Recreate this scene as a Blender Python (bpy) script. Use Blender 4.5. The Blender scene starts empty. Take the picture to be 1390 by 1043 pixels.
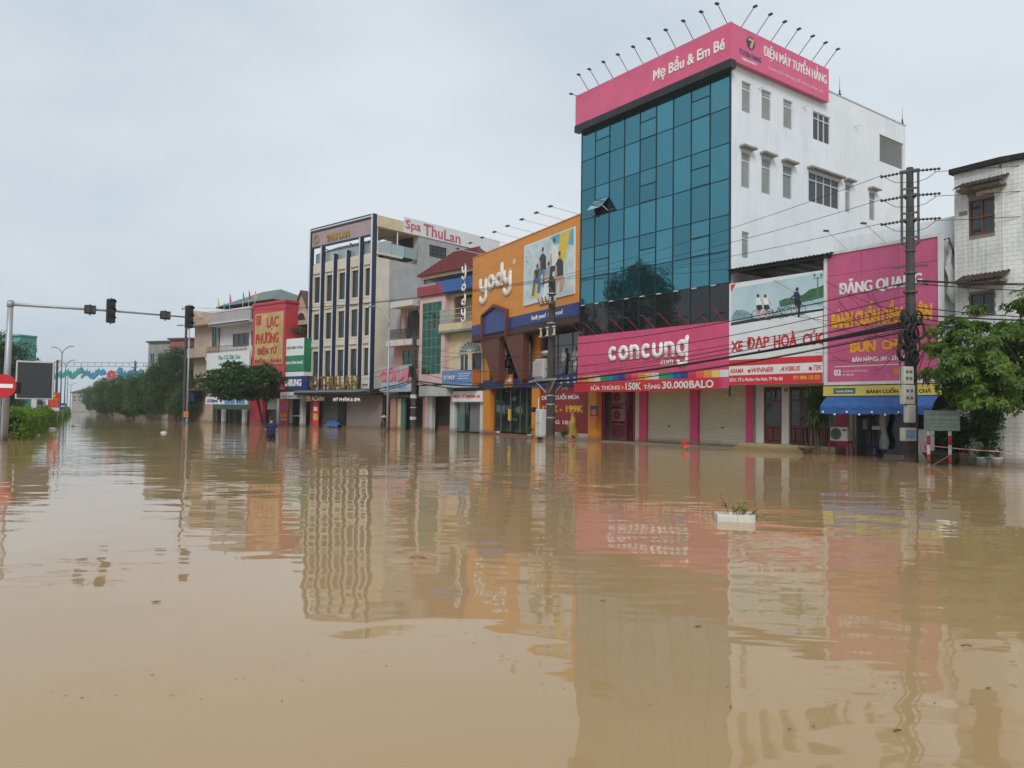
import bpy, math, random
import numpy as np
from mathutils import Matrix, Vector

# ------------------------------------------------------------------ camera, sky, sun, exposure
sc = bpy.context.scene
COL = sc.collection
FPX, CX, CY, EYE = 1060.0, 695.0, 521.5, 1.65
PITCH, ROLL = math.atan(39.5 / FPX), math.atan(0.014)
cam = bpy.data.cameras.new("camera")
cam.sensor_width = 36.0
cam.lens = FPX / 1390.0 * 36.0
cam.clip_start, cam.clip_end = 0.1, 3000
co = bpy.data.objects.new("camera", cam)
COL.objects.link(co)
RM = Matrix.Rotation(math.pi / 2 + PITCH, 3, 'X') @ Matrix.Rotation(ROLL, 3, 'Z')
co.matrix_world = Matrix.Translation((0, 0, EYE)) @ RM.to_4x4()
sc.camera = co

SUN_EL, SUN_AZ = math.radians(42), math.radians(186)      # azimuth: from +Y clockwise
world = bpy.data.worlds.new("World")
sc.world = world
world.use_nodes = True
wt = world.node_tree
wt.nodes.clear()
wo = wt.nodes.new('ShaderNodeOutputWorld')
wb = wt.nodes.new('ShaderNodeBackground')
wb.inputs['Strength'].default_value = 0.10
sky = wt.nodes.new('ShaderNodeTexSky')
sky.sky_type = 'NISHITA'
sky.sun_disc = False
sky.sun_elevation = SUN_EL
sky.sun_rotation = SUN_AZ
sky.air_density, sky.dust_density, sky.ozone_density = 1.0, 4.0, 1.0
wtc = wt.nodes.new('ShaderNodeTexCoord')
wmap = wt.nodes.new('ShaderNodeMapping')
wmap.inputs['Scale'].default_value = (1, 1, 2.2)
wn = wt.nodes.new('ShaderNodeTexNoise')
wn.inputs['Scale'].default_value = 1.6
wn.inputs['Detail'].default_value = 5
wn.inputs['Roughness'].default_value = 0.5
wr = wt.nodes.new('ShaderNodeValToRGB')                    # a closed cloud deck, a little uneven
wr.color_ramp.elements[0].position = 0.34
wr.color_ramp.elements[0].color = (3.85, 4.6, 5.3, 1)
wr.color_ramp.elements[1].position = 0.66
wr.color_ramp.elements[1].color = (5.8, 6.25, 6.6, 1)
wm = wt.nodes.new('ShaderNodeMix')
wm.data_type = 'RGBA'
wm.inputs['Factor'].default_value = 0.93
L = wt.links.new
L(wtc.outputs['Generated'], wmap.inputs['Vector'])
L(wmap.outputs['Vector'], wn.inputs['Vector'])
L(wn.outputs['Fac'], wr.inputs['Fac'])
L(sky.outputs['Color'], wm.inputs[6])
L(wr.outputs['Color'], wm.inputs[7])
L(wm.outputs[2], wb.inputs['Color'])
L(wb.outputs['Background'], wo.inputs['Surface'])

sl = bpy.data.lights.new("sun", 'SUN')
sl.energy, sl.angle, sl.color = 1.5, math.radians(25), (1.0, 0.97, 0.93)
so = bpy.data.objects.new("sun", sl)
COL.objects.link(so)
sd = Vector((math.sin(SUN_AZ) * math.cos(SUN_EL), math.cos(SUN_AZ) * math.cos(SUN_EL), math.sin(SUN_EL)))
so.rotation_euler = sd.to_track_quat('Z', 'Y').to_euler()
so.location = (0, 0, 60)

sc.view_settings.view_transform = 'Standard'
sc.view_settings.look = 'None'
sc.view_settings.gamma = 1.0
sc.view_settings.use_curve_mapping = False
sc.view_settings.exposure = 0.40
sc.cycles.use_denoising = True
sc.cycles.max_bounces = 6
sc.cycles.transparent_max_bounces = 8
sc.cycles.volume_bounces = 0

# ------------------------------------------------------------------ helpers
rnd = random.Random(7)


def ray(x, y):
    return RM @ Vector(((x - CX) / FPX, -(y - CY) / FPX, -1.0))


def hor(x):
    return 561.0 + 0.014 * (x - CX)


def at(x, y, Y):
    """point in the place that lies Y metres ahead of the tripod, in the direction measured in the photograph"""
    d = ray(x, y)
    t = Y / d.y
    return Vector((d.x * t, Y, EYE + d.z * t))


def ground(x, y):
    d = ray(x, y)
    t = -EYE / d.z
    return Vector((d.x * t, d.y * t, 0))


def thing(name, label, cat, loc=(0, 0, 0), rz=0.0, group=None):
    o = bpy.data.objects.new(name, None)
    o.empty_display_size = 0.3
    COL.objects.link(o)
    o.location = loc
    o.rotation_euler = (0, 0, rz)
    return tag(o, label, cat, group)


def tag(o, label=None, cat=None, group=None, kind=None):
    if label: o['label'] = label
    if cat: o['category'] = cat
    if group: o['group'] = group
    if kind: o['kind'] = kind
    return o


class MB:
    def __init__(s):
        s.v, s.f = [], []

    def box(s, x0, x1, y0, y1, z0, z1):
        x0, x1 = min(x0, x1), max(x0, x1)
        y0, y1 = min(y0, y1), max(y0, y1)
        z0, z1 = min(z0, z1), max(z0, z1)
        b = len(s.v)
        s.v += [(x0, y0, z0), (x1, y0, z0), (x1, y1, z0), (x0, y1, z0), (x0, y0, z1), (x1, y0, z1), (x1, y1, z1), (x0, y1, z1)]
        s.f += [tuple(b + i for i in q) for q in ((0, 3, 2, 1), (4, 5, 6, 7), (0, 1, 5, 4), (1, 2, 6, 5), (2, 3, 7, 6), (3, 0, 4, 7))]
        return s

    def cbox(s, x0, x1, y0, y1, z0, z1, c=0.02):
        """box with its edges taken off"""
        x0, x1 = min(x0, x1), max(x0, x1)
        y0, y1 = min(y0, y1), max(y0, y1)
        z0, z1 = min(z0, z1), max(z0, z1)
        c = min(c, (x1 - x0) * .45, (y1 - y0) * .45, (z1 - z0) * .45)
        lo, hi = (x0, y0, z0), (x1, y1, z1)
        idx = {}
        b = len(s.v)
        for sx in (0, 1):
            for sy in (0, 1):
                for sz in (0, 1):
                    sg = (sx, sy, sz)
                    for ax in range(3):
                        p = []
                        for k in range(3):
                            e = hi[k] if sg[k] else lo[k]
                            p.append(e if k == ax else (e - c if sg[k] else e + c))
                        idx[(sg, ax)] = len(s.v)
                        s.v.append(tuple(p))
        def f(*q): s.f.append(tuple(q))
        for ax in range(3):
            a1, a2 = (ax + 1) % 3, (ax + 2) % 3
            for e in (0, 1):
                q = []
                for (i, j) in ((0, 0), (1, 0), (1, 1), (0, 1)):
                    g = [0, 0, 0]
                    g[ax], g[a1], g[a2] = e, i, j
                    q.append(idx[(tuple(g), ax)])
                f(*(q if e else q[::-1]))
            for i in (0, 1):
                for j in (0, 1):
                    g0, g1 = [0, 0, 0], [0, 0, 0]
                    g0[ax], g1[ax] = 0, 1
                    g0[a1] = g1[a1] = i
                    g0[a2] = g1[a2] = j
                    q = [idx[(tuple(g0), a1)], idx[(tuple(g1), a1)], idx[(tuple(g1), a2)], idx[(tuple(g0), a2)]]
                    f(*(q if i == j else q[::-1]))
        for sx in (0, 1):
            for sy in (0, 1):
                for sz in (0, 1):
                    g = (sx, sy, sz)
                    q = [idx[(g, 0)], idx[(g, 1)], idx[(g, 2)]]
                    f(*(q if (sx + sy + sz) % 2 else q[::-1]))
        return s

    def prism(s, pts, d0, d1, axis='y'):
        """polygon in (x,z) [axis y], (y,z) [axis x] or (x,y) [axis z], swept from d0 to d1"""
        b, n = len(s.v), len(pts)
        for d in (d0, d1):
            for (p, q) in pts:
                s.v.append((p, d, q) if axis == 'y' else (d, p, q) if axis == 'x' else (p, q, d))
        s.f.append(tuple(b + i for i in range(n))[::-1])
        s.f.append(tuple(b + n + i for i in range(n)))
        for i in range(n):
            j = (i + 1) % n
            s.f.append((b + i, b + j, b + n + j, b + n + i))
        return s

    def tube(s, pts, r, n=8, cap=True):
        pts = [Vector(p) for p in pts]
        rs = r if isinstance(r, (list, tuple)) else [r] * len(pts)
        b = len(s.v)
        up = Vector((0, 0, 1))
        prev = None
        for i, p in enumerate(pts):
            t = (pts[min(i + 1, len(pts) - 1)] - pts[max(i - 1, 0)]).normalized()
            if prev is None:
                a = t.cross(up)
                if a.length < 1e-3: a = t.cross(Vector((1, 0, 0)))
            else:
                a = prev - t * prev.dot(t)
                if a.length < 1e-6: a = t.cross(up)
            a.normalize()
            prev = a
            c = t.cross(a)
            for k in range(n):
                w = 2 * math.pi * k / n
                s.v.append(tuple(p + (a * math.cos(w) + c * math.sin(w)) * rs[i]))
        for i in range(len(pts) - 1):
            for k in range(n):
                k2 = (k + 1) % n
                s.f.append((b + i * n + k, b + i * n + k2, b + (i + 1) * n + k2, b + (i + 1) * n + k))
        if cap:
            s.f.append(tuple(b + k for k in range(n))[::-1])
            e = b + (len(pts) - 1) * n
            s.f.append(tuple(e + k for k in range(n)))
        return s

    def bar(s, p, q, w=0.05, h=None):
        """square bar from p to q"""
        h = h or w
        p, q = Vector(p), Vector(q)
        t = (q - p).normalized()
        a = t.cross(Vector((0, 0, 1)))
        if a.length < 1e-3: a = Vector((1, 0, 0))
        a.normalize()
        c = a.cross(t)
        b = len(s.v)
        for e in (p, q):
            for (i, j) in ((-1, -1), (1, -1), (1, 1), (-1, 1)):
                s.v.append(tuple(e + a * (i * w / 2) + c * (j * h / 2)))
        s.f += [tuple(b + i for i in g) for g in ((0, 3, 2, 1), (4, 5, 6, 7), (0, 1, 5, 4), (1, 2, 6, 5), (2, 3, 7, 6), (3, 0, 4, 7))]
        return s

    def lathe(s, prof, n=16, c=(0, 0, 0)):
        b = len(s.v)
        for (r, z) in prof:
            for k in range(n):
                w = 2 * math.pi * k / n
                s.v.append((c[0] + r * math.cos(w), c[1] + r * math.sin(w), c[2] + z))
        for i in range(len(prof) - 1):
            for k in range(n):
                k2 = (k + 1) % n
                s.f.append((b + i * n + k, b + i * n + k2, b + (i + 1) * n + k2, b + (i + 1) * n + k))
        s.f.append(tuple(b + k for k in range(n))[::-1])
        e = b + (len(prof) - 1) * n
        s.f.append(tuple(e + k for k in range(n)))
        return s

    def ball(s, c, r, n=10, m=6, sq=(1, 1, 1)):
        prof = [(max(1e-4, math.sin(math.pi * i / m)) * r, -math.cos(math.pi * i / m) * r) for i in range(m + 1)]
        b = len(s.v)
        s.lathe(prof, n)
        for i in range(b, len(s.v)):
            v = s.v[i]
            s.v[i] = (c[0] + v[0] * sq[0], c[1] + v[1] * sq[1], c[2] + v[2] * sq[2])
        return s

    def ring(s, c, r0, r1, d0, d1, n=28, a0=0, a1=2 * math.pi):
        """flat ring in the (x,z) plane"""
        full = abs(a1 - a0 - 2 * math.pi) < 1e-6
        for k in range(n):
            w0, w1 = a0 + (a1 - a0) * k / n, a0 + (a1 - a0) * (k + 1) / n
            s.prism([(c[0] + r * math.cos(w), c[1] + r * math.sin(w)) for r, w in ((r0, w0), (r1, w0), (r1, w1), (r0, w1))], d0, d1)
        return s

    def disc(s, c, r, d0, d1, n=24, sx=1.0):
        return s.prism([(c[0] + sx * r * math.cos(2 * math.pi * k / n), c[1] + r * math.sin(2 * math.pi * k / n)) for k in range(n)], d0, d1)

    def mesh(s, name):
        me = bpy.data.meshes.new(name)
        me.from_pydata(s.v, [], s.f)
        me.update()
        return me

    def build(s, name, mat, parent=None, smooth=False):
        me = s.mesh(name)
        return link(name, me, mat, parent, smooth)


def link(name, me, mat, parent=None, smooth=False):
    if mat is not None and not me.materials:
        me.materials.append(mat)
    if smooth:
        me.polygons.foreach_set('use_smooth', [True] * len(me.polygons))
    o = bpy.data.objects.new(name, me)
    COL.objects.link(o)
    if parent is not None: o.parent = parent
    return o


def box(name, mat, parent, x0, x1, y0, y1, z0, z1, c=0):
    m = MB()
    if c: m.cbox(x0, x1, y0, y1, z0, z1, c)
    else: m.box(x0, x1, y0, y1, z0, z1)
    return m.build(name, mat, parent)


def copy_tree(o, parent=None):
    c = o.copy()
    COL.objects.link(c)
    c.parent = parent
    for ch in list(o.children):
        copy_tree(ch, c)
    return c


# ------------------------------------------------------------------ materials
MATS = {}


def M(name, col=(.5, .5, .5), rough=.65, var=.12, scale=2.5, streak=0.0, dirt=(.10, .09, .075), bump=0.0, metal=0.0, spec=.4, fine=30.0, mud=.68):
    if name in MATS: return MATS[name]
    m = bpy.data.materials.new(name)
    m.use_nodes = True
    nt = m.node_tree
    N, K = nt.nodes.new, nt.links.new
    bs = nt.nodes['Principled BSDF']
    bs.inputs['Roughness'].default_value = rough
    bs.inputs['Metallic'].default_value = metal
    bs.inputs['Specular IOR Level'].default_value = spec
    tc = N('ShaderNodeTexCoord')
    n1 = N('ShaderNodeTexNoise')
    n1.inputs['Scale'].default_value = scale
    n1.inputs['Detail'].default_value = 6
    n1.inputs['Roughness'].default_value = .6
    K(tc.outputs['Object'], n1.inputs['Vector'])
    mr = N('ShaderNodeMapRange')
    mr.inputs[1].default_value, mr.inputs[2].default_value = .3, .7
    mr.inputs[3].default_value, mr.inputs[4].default_value = 1 - var, 1 + var * .6
    K(n1.outputs['Fac'], mr.inputs[0])
    mx = N('ShaderNodeVectorMath')
    mx.operation = 'SCALE'
    mx.inputs[0].default_value = col
    K(mr.outputs[0], mx.inputs['Scale'])
    out = mx.outputs[0]
    if streak > 0:
        mp = N('ShaderNodeMapping')
        mp.inputs['Scale'].default_value = (2.6, 2.6, .22)
        n2 = N('ShaderNodeTexNoise')
        n2.inputs['Scale'].default_value = 1.6
        n2.inputs['Detail'].default_value = 7
        n2.inputs['Roughness'].default_value = .65
        K(tc.outputs['Object'], mp.inputs['Vector'])
        K(mp.outputs[0], n2.inputs['Vector'])
        m2 = N('ShaderNodeMapRange')
        m2.inputs[1].default_value, m2.inputs[2].default_value = .48, .78
        m2.inputs[3].default_value, m2.inputs[4].default_value = 0, streak
        K(n2.outputs['Fac'], m2.inputs[0])
        mi = N('ShaderNodeMix')
        mi.data_type = 'RGBA'
        K(m2.outputs[0], mi.inputs['Factor'])
        K(out, mi.inputs[6])
        mi.inputs[7].default_value = (*dirt, 1)
        out = mi.outputs[2]
    gp_ = N('ShaderNodeNewGeometry')
    sx_ = N('ShaderNodeSeparateXYZ')
    K(gp_.outputs['Position'], sx_.inputs[0])
    az_ = N('ShaderNodeMath')                      # flood mud left on whatever stands in the water
    az_.operation = 'MULTIPLY_ADD'
    az_.inputs[1].default_value = .55
    K(n1.outputs['Fac'], az_.inputs[0])
    mz_ = N('ShaderNodeMath')
    mz_.operation = 'MULTIPLY'
    mz_.inputs[1].default_value = -1.0
    K(sx_.outputs['Z'], mz_.inputs[0])
    K(mz_.outputs[0], az_.inputs[2])
    mm_ = N('ShaderNodeMapRange')
    mm_.inputs[1].default_value, mm_.inputs[2].default_value = -.12, .16
    mm_.inputs[3].default_value, mm_.inputs[4].default_value = 0.0, mud
    K(az_.outputs[0], mm_.inputs[0])
    mu_ = N('ShaderNodeMix')
    mu_.data_type = 'RGBA'
    K(mm_.outputs[0], mu_.inputs['Factor'])
    K(out, mu_.inputs[6])
    mu_.inputs[7].default_value = (.17, .115, .065, 1)
    out = mu_.outputs[2]
    K(out, bs.inputs['Base Color'])
    if bump > 0:
        n3 = N('ShaderNodeTexNoise')
        n3.inputs['Scale'].default_value = fine
        n3.inputs['Detail'].default_value = 4
        K(tc.outputs['Object'], n3.inputs['Vector'])
        bp = N('ShaderNodeBump')
        bp.inputs['Strength'].default_value = bump
        bp.inputs['Distance'].default_value = .02
        K(n3.outputs['Fac'], bp.inputs['Height'])
        K(bp.outputs['Normal'], bs.inputs['Normal'])
    MATS[name] = m
    return m


def glass(name, col, metal=.9, rough=.03, wob=.02, spec=.5, scale=.55):
    """mirror-coated or dark window glass, with the slight warp of real panes"""
    if name in MATS: return MATS[name]
    m = bpy.data.materials.new(name)
    m.use_nodes = True
    nt = m.node_tree
    N, K = nt.nodes.new, nt.links.new
    bs = nt.nodes['Principled BSDF']
    bs.inputs['Metallic'].default_value = metal
    bs.inputs['Specular IOR Level'].default_value = spec
    tc = N('ShaderNodeTexCoord')
    n1 = N('ShaderNodeTexNoise')
    n1.inputs['Scale'].default_value = scale
    n1.inputs['Detail'].default_value = 2
    K(tc.outputs['Object'], n1.inputs['Vector'])
    bp = N('ShaderNodeBump')
    bp.inputs['Strength'].default_value = 1
    bp.inputs['Distance'].default_value = wob
    K(n1.outputs['Fac'], bp.inputs['Height'])
    K(bp.outputs['Normal'], bs.inputs['Normal'])
    oi = N('ShaderNodeObjectInfo')
    mr = N('ShaderNodeMapRange')
    mr.inputs[3].default_value, mr.inputs[4].default_value = .80, 1.16
    K(oi.outputs['Random'], mr.inputs[0])
    mx = N('ShaderNodeVectorMath')
    mx.operation = 'SCALE'
    mx.inputs[0].default_value = col
    K(mr.outputs[0], mx.inputs['Scale'])
    K(mx.outputs[0], bs.inputs['Base Color'])
    n2 = N('ShaderNodeTexNoise')
    n2.inputs['Scale'].default_value = 4
    n2.inputs['Detail'].default_value = 6
    mp = N('ShaderNodeMapping')
    mp.inputs['Scale'].default_value = (1.5, 1.5, .3)
    K(tc.outputs['Object'], mp.inputs['Vector'])
    K(mp.outputs[0], n2.inputs['Vector'])
    m3 = N('ShaderNodeMapRange')
    m3.inputs[1].default_value, m3.inputs[2].default_value = .4, .8
    m3.inputs[3].default_value, m3.inputs[4].default_value = rough * .3, rough * .3 + .05
    K(n2.outputs['Fac'], m3.inputs[0])
    K(m3.outputs[0], bs.inputs['Roughness'])
    MATS[name] = m
    return m


def leafmat(name, c1, c2, trans=.35, rough=.45):
    if name in MATS: return MATS[name]
    m = bpy.data.materials.new(name)
    m.use_nodes = True
    nt = m.node_tree
    N, K = nt.nodes.new, nt.links.new
    bs = nt.nodes['Principled BSDF']
    bs.inputs['Roughness'].default_value = rough
    bs.inputs['Specular IOR Level'].default_value = .35
    ge = N('ShaderNodeNewGeometry')
    mi = N('ShaderNodeMix')
    mi.data_type = 'RGBA'
    mi.inputs[6].default_value = (*c1, 1)
    mi.inputs[7].default_value = (*c2, 1)
    tc = N('ShaderNodeTexCoord')
    nz = N('ShaderNodeTexNoise')
    nz.inputs['Scale'].default_value = .9
    nz.inputs['Detail'].default_value = 3
    K(tc.outputs['Object'], nz.inputs['Vector'])
    ad = N('ShaderNodeMath')
    ad.operation = 'MULTIPLY_ADD'
    ad.inputs[1].default_value = .55
    K(ge.outputs['Random Per Island'], ad.inputs[0])
    mr = N('ShaderNodeMapRange')
    mr.inputs[1].default_value, mr.inputs[2].default_value = .3, .7
    mr.inputs[3].default_value, mr.inputs[4].default_value = 0, .5
    K(nz.outputs['Fac'], mr.inputs[0])
    K(mr.outputs[0], ad.inputs[2])
    K(ad.outputs[0], mi.inputs['Factor'])
    K(mi.outputs[2], bs.inputs['Base Color'])
    tr = N('ShaderNodeBsdfTranslucent')
    K(mi.outputs[2], tr.inputs['Color'])
    ms = N('ShaderNodeMixShader')
    ms.inputs[0].default_value = trans
    K(bs.outputs[0], ms.inputs[1])
    K(tr.outputs[0], ms.inputs[2])
    K(ms.outputs[0], nt.nodes['Material Output'].inputs['Surface'])
    MATS[name] = m
    return m


# ------------------------------------------------------------------ lettering
def text_mesh(s, bold=0.0, shear=0.0, spacing=1.0):
    cu = bpy.data.curves.new("lettering", 'FONT')
    cu.body = s
    cu.align_x = 'LEFT'
    cu.resolution_u = 3
    cu.offset = min(bold, .010) if 'Đ' in s else bold
    cu.shear = shear
    cu.space_character = spacing
    cu.space_line = 1.0
    cu.extrude = 0.02
    o = bpy.data.objects.new("lettering", cu)
    COL.objects.link(o)
    dg = bpy.context.evaluated_depsgraph_get()
    me = bpy.data.meshes.new_from_object(o.evaluated_get(dg))
    bpy.data.objects.remove(o)
    bpy.data.curves.remove(cu)
    return me


def text(parent, s, x0, x1, z0, z1, y, mat, depth=0.01, bold=0.02, shear=0.0, spacing=1.0, name="lettering", axis='y', flip=False):
    """letters filling the rectangle x0..x1, z0..z1, standing on the plane y and proud of it by depth (towards -y)"""
    me = text_mesh(s, bold, shear, spacing)
    n = len(me.vertices)
    a = np.zeros(n * 3)
    me.vertices.foreach_get('co', a)
    a = a.reshape(n, 3)
    lo, hi = a.min(0), a.max(0)
    sx, sz = (x1 - x0) / (hi[0] - lo[0]), (z1 - z0) / (hi[1] - lo[1])
    X = x0 + (a[:, 0] - lo[0]) * sx
    Z = z0 + (a[:, 1] - lo[1]) * sz
    D = (a[:, 2] - lo[2]) / max(1e-6, hi[2] - lo[2])
    b = np.zeros_like(a)
    if axis == 'y':
        b[:, 0], b[:, 1], b[:, 2] = X, y - D * depth, Z
    else:                       # wall whose face looks along +x: reading direction is +y
        b[:, 0], b[:, 1], b[:, 2] = y + D * depth, X, Z
    if 'Đ' in s and bold > .015:            # heavy face: the outline laid three times, a hair apart
        fs = [tuple(p_.vertices) for p_ in me.polygons]
        V_, F2_ = [], []
        for k_ in (0, -1, 1):
            c_ = b.copy()
            c_[:, 0 if axis == 'y' else 1] += k_ * bold * .8 * sx
            c_[:, 1 if axis == 'y' else 0] += abs(k_ + .5 * (k_ > 0)) * .0008 * (1 if axis == 'y' else -1)
            F2_ += [tuple(v_ + len(V_) for v_ in f_) for f_ in fs]
            V_ += [tuple(r_) for r_ in c_]
        me = bpy.data.meshes.new('lettering')
        me.from_pydata(V_, [], F2_)
    else:
        me.vertices.foreach_set('co', b.ravel())
    me.update()
    me.materials.clear()
    return link(name, me, mat, parent)


# ------------------------------------------------------------------ a facade's own frame: x along it, y into the building, z up
class Frame:
    def __init__(s, xa, Ya, xb, Yb):
        a, b = at(xa, hor(xa), Ya), at(xb, hor(xb), Yb)
        s.o = Vector((a.x, a.y, 0))
        d = Vector((b.x - a.x, b.y - a.y, 0))
        s.W = d.length
        s.u = d.normalized()
        s.n = Vector((-s.u.y, s.u.x, 0))
        s.rz = math.atan2(s.u.y, s.u.x)

    def px(s, x, y, d=0.0):
        r = ray(x, y)
        c = Vector((0, 0, EYE))
        t = ((s.o + s.n * d - c).dot(s.n)) / r.dot(s.n)
        p = c + r * t
        return (p - s.o).dot(s.u), p.z

    def rect(s, xa, ya, xb, yb, d=0.0):
        """x0, x1, z0, z1 of a rectangle given by its top-left and bottom-right corner"""
        u0, w1 = s.px(xa, ya, d)
        u1, w0 = s.px(xb, yb, d)
        return min(u0, u1), max(u0, u1), min(w0, w1), max(w0, w1)

    def side(s, x, y, xs):
        """(depth, height) on the wall at local x = xs"""
        r = ray(x, y)
        c = Vector((0, 0, EYE))
        t = ((s.o + s.u * xs - c).dot(s.u)) / r.dot(s.u)
        p = c + r * t
        return (p - s.o).dot(s.n), p.z

    def srect(s, xa, ya, xb, yb, xs):
        a, w1 = s.side(xa, ya, xs)
        b, w0 = s.side(xb, yb, xs)
        return min(a, b), max(a, b), min(w0, w1), max(w0, w1)

    def thing(s, name, label, cat, group=None):
        return thing(name, label, cat, s.o, s.rz, group)

    def w(s, u, d, z):
        return s.o + s.u * u + s.n * d + Vector((0, 0, z))


DEEP = -0.6      # street surface under the flood
white = M('white_paint', (.74, .76, .77), .6, .06, 1.2, .12)


def wall_holes(x0, x1, z0, z1, y0, y1, holes, axis='y'):
    """slab from y0 (face) to y1 with rectangular openings (xa, xb, za, zb); axis 'x' swaps x and y"""
    xs = sorted({x0, x1, *[min(max(h[i], x0), x1) for h in holes for i in (0, 1)]})
    zs = sorted({z0, z1, *[min(max(h[i], z0), z1) for h in holes for i in (2, 3)]})
    nx, nz = len(xs) - 1, len(zs) - 1
    solid = [[not any(h[0] - 1e-6 < (xs[i] + xs[i + 1]) / 2 < h[1] + 1e-6 and h[2] - 1e-6 < (zs[j] + zs[j + 1]) / 2 < h[3] + 1e-6 for h in holes)
              for j in range(nz)] for i in range(nx)]
    m = MB()
    def P(x, y, z): return (x, y, z) if axis == 'y' else (y, x, z)
    def quad(*p):
        b = len(m.v)
        m.v.extend(p)
        m.f.append((b, b + 1, b + 2, b + 3))
    def S(i, j): return 0 <= i < nx and 0 <= j < nz and solid[i][j]
    for i in range(nx):
        for j in range(nz):
            if not solid[i][j]: continue
            a, b, c, d = xs[i], xs[i + 1], zs[j], zs[j + 1]
            quad(P(a, y0, c), P(b, y0, c), P(b, y0, d), P(a, y0, d))
            quad(P(a, y1, c), P(a, y1, d), P(b, y1, d), P(b, y1, c))
            if not S(i - 1, j): quad(P(a, y0, c), P(a, y0, d), P(a, y1, d), P(a, y1, c))
            if not S(i + 1, j): quad(P(b, y0, c), P(b, y1, c), P(b, y1, d), P(b, y0, d))
            if not S(i, j - 1): quad(P(a, y0, c), P(a, y1, c), P(b, y1, c), P(b, y0, c))
            if not S(i, j + 1): quad(P(a, y0, d), P(b, y0, d), P(b, y1, d), P(a, y1, d))
    return m


def window(root, x0, x1, z0, z1, y, cols=1, rows=(), fm=None, pm=None, fw=.05, ft=.05, axis='y', name='window', louvre=None, inward=1):
    """frame bars with a pane in every light; rows: heights (0..1) of the transoms; y: plane of the panes' face"""
    m = MB()
    def B(mb, a, b, c, d, e, f):
        if axis == 'y': mb.box(a, b, c, d, e, f)
        else: mb.box(c, d, a, b, e, f)
    ya, yb = y - ft * inward, y + .02 * inward
    B(m, x0, x0 + fw, ya, yb, z0, z1)
    B(m, x1 - fw, x1, ya, yb, z0, z1)
    B(m, x0 + fw, x1 - fw, ya, yb, z0, z0 + fw)
    B(m, x0 + fw, x1 - fw, ya, yb, z1 - fw, z1)
    zz = [z0 + fw] + [z0 + (z1 - z0) * r for r in rows] + [z1 - fw]
    for r in zz[1:-1]: B(m, x0 + fw, x1 - fw, ya + .004 * inward, yb, r - fw / 2, r + fw / 2)
    xx = [x0 + fw + (x1 - x0 - 2 * fw) * i / cols for i in range(cols + 1)]
    for c in xx[1:-1]: B(m, c - fw / 2, c + fw / 2, ya + .008 * inward, yb, z0 + fw, z1 - fw)
    w = m.build(name, fm, root)
    for i in range(cols):
        for j in range(len(zz) - 1):
            p = MB()
            B(p, xx[i] + .004, xx[i + 1] - .004, y, y + .012 * inward, zz[j] + .004, zz[j + 1] - .004)
            p.build('pane', pm, w)
            if louvre and louvre[1] > 0:
                q = MB()
                k = zz[j] + .03
                while k < zz[j + 1] - .05:
                    B(q, xx[i] + .02, xx[i + 1] - .02, y - .022 * inward, y - .002 * inward, k, k + louvre[1] * .72)
                    k += louvre[1]
                tag(q.build('louvre', louvre[0], w), kind='stuff')
    return w


def shutter(root, x0, x1, z0, z1, y, mat, pitch=.11, name='roller_shutter'):
    """corrugated roller shutter: rows of rounded slats in one curtain"""
    m = MB()
    n = max(3, int((z1 - z0) / pitch))
    p = (z1 - z0) / n
    prof = []
    for i in range(n):
        for (a, d) in ((0, .012), (.1, -.004), (.35, -.012), (.65, -.012), (.9, -.004)):
            prof.append((y + d, z0 + (i + a) * p))
    prof.append((y + .012, z1))
    for (d, z) in prof: m.v += [(x0, d, z), (x1, d, z)]
    for i in range(len(prof) - 1): m.f.append((2 * i, 2 * i + 1, 2 * i + 3, 2 * i + 2))
    return m.build(name, mat, root)


def lamp(root, base, head, mat=None, name='lamp_arm', hw=.085, aim=(0, 0, -1)):
    mat = mat or M('lamp_steel', (.10, .09, .09), .5, .1, metal=.3)
    b, h = Vector(base), Vector(head)
    a = MB().tube([b, b + (h - b) * .5, h], .020, 6).build(name, mat, root)
    d = (h - b)
    d.z = 0
    d = d.normalized() if d.length > .01 else Vector((1, 0, 0))
    s = Vector((-d.y, d.x, 0))
    m = MB()
    k = len(m.v)
    for (i, j, z) in ((-1, -1, -.03), (1, -1, -.03), (1, 1, -.01), (-1, 1, -.01), (-1, -1, .02), (1, -1, .02), (1, 1, .035), (-1, 1, .035)):
        m.v.append(tuple(h + s * (i * hw) + d * (j * .10 + .05) + Vector((0, 0, z))))
    m.f += [(0, 3, 2, 1), (4, 5, 6, 7), (0, 1, 5, 4), (1, 2, 6, 5), (2, 3, 7, 6), (3, 0, 4, 7)]
    m.build('lamp_head', M('lamp_head_dark', (.05, .055, .06), .4, .1), a)
    return a


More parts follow.
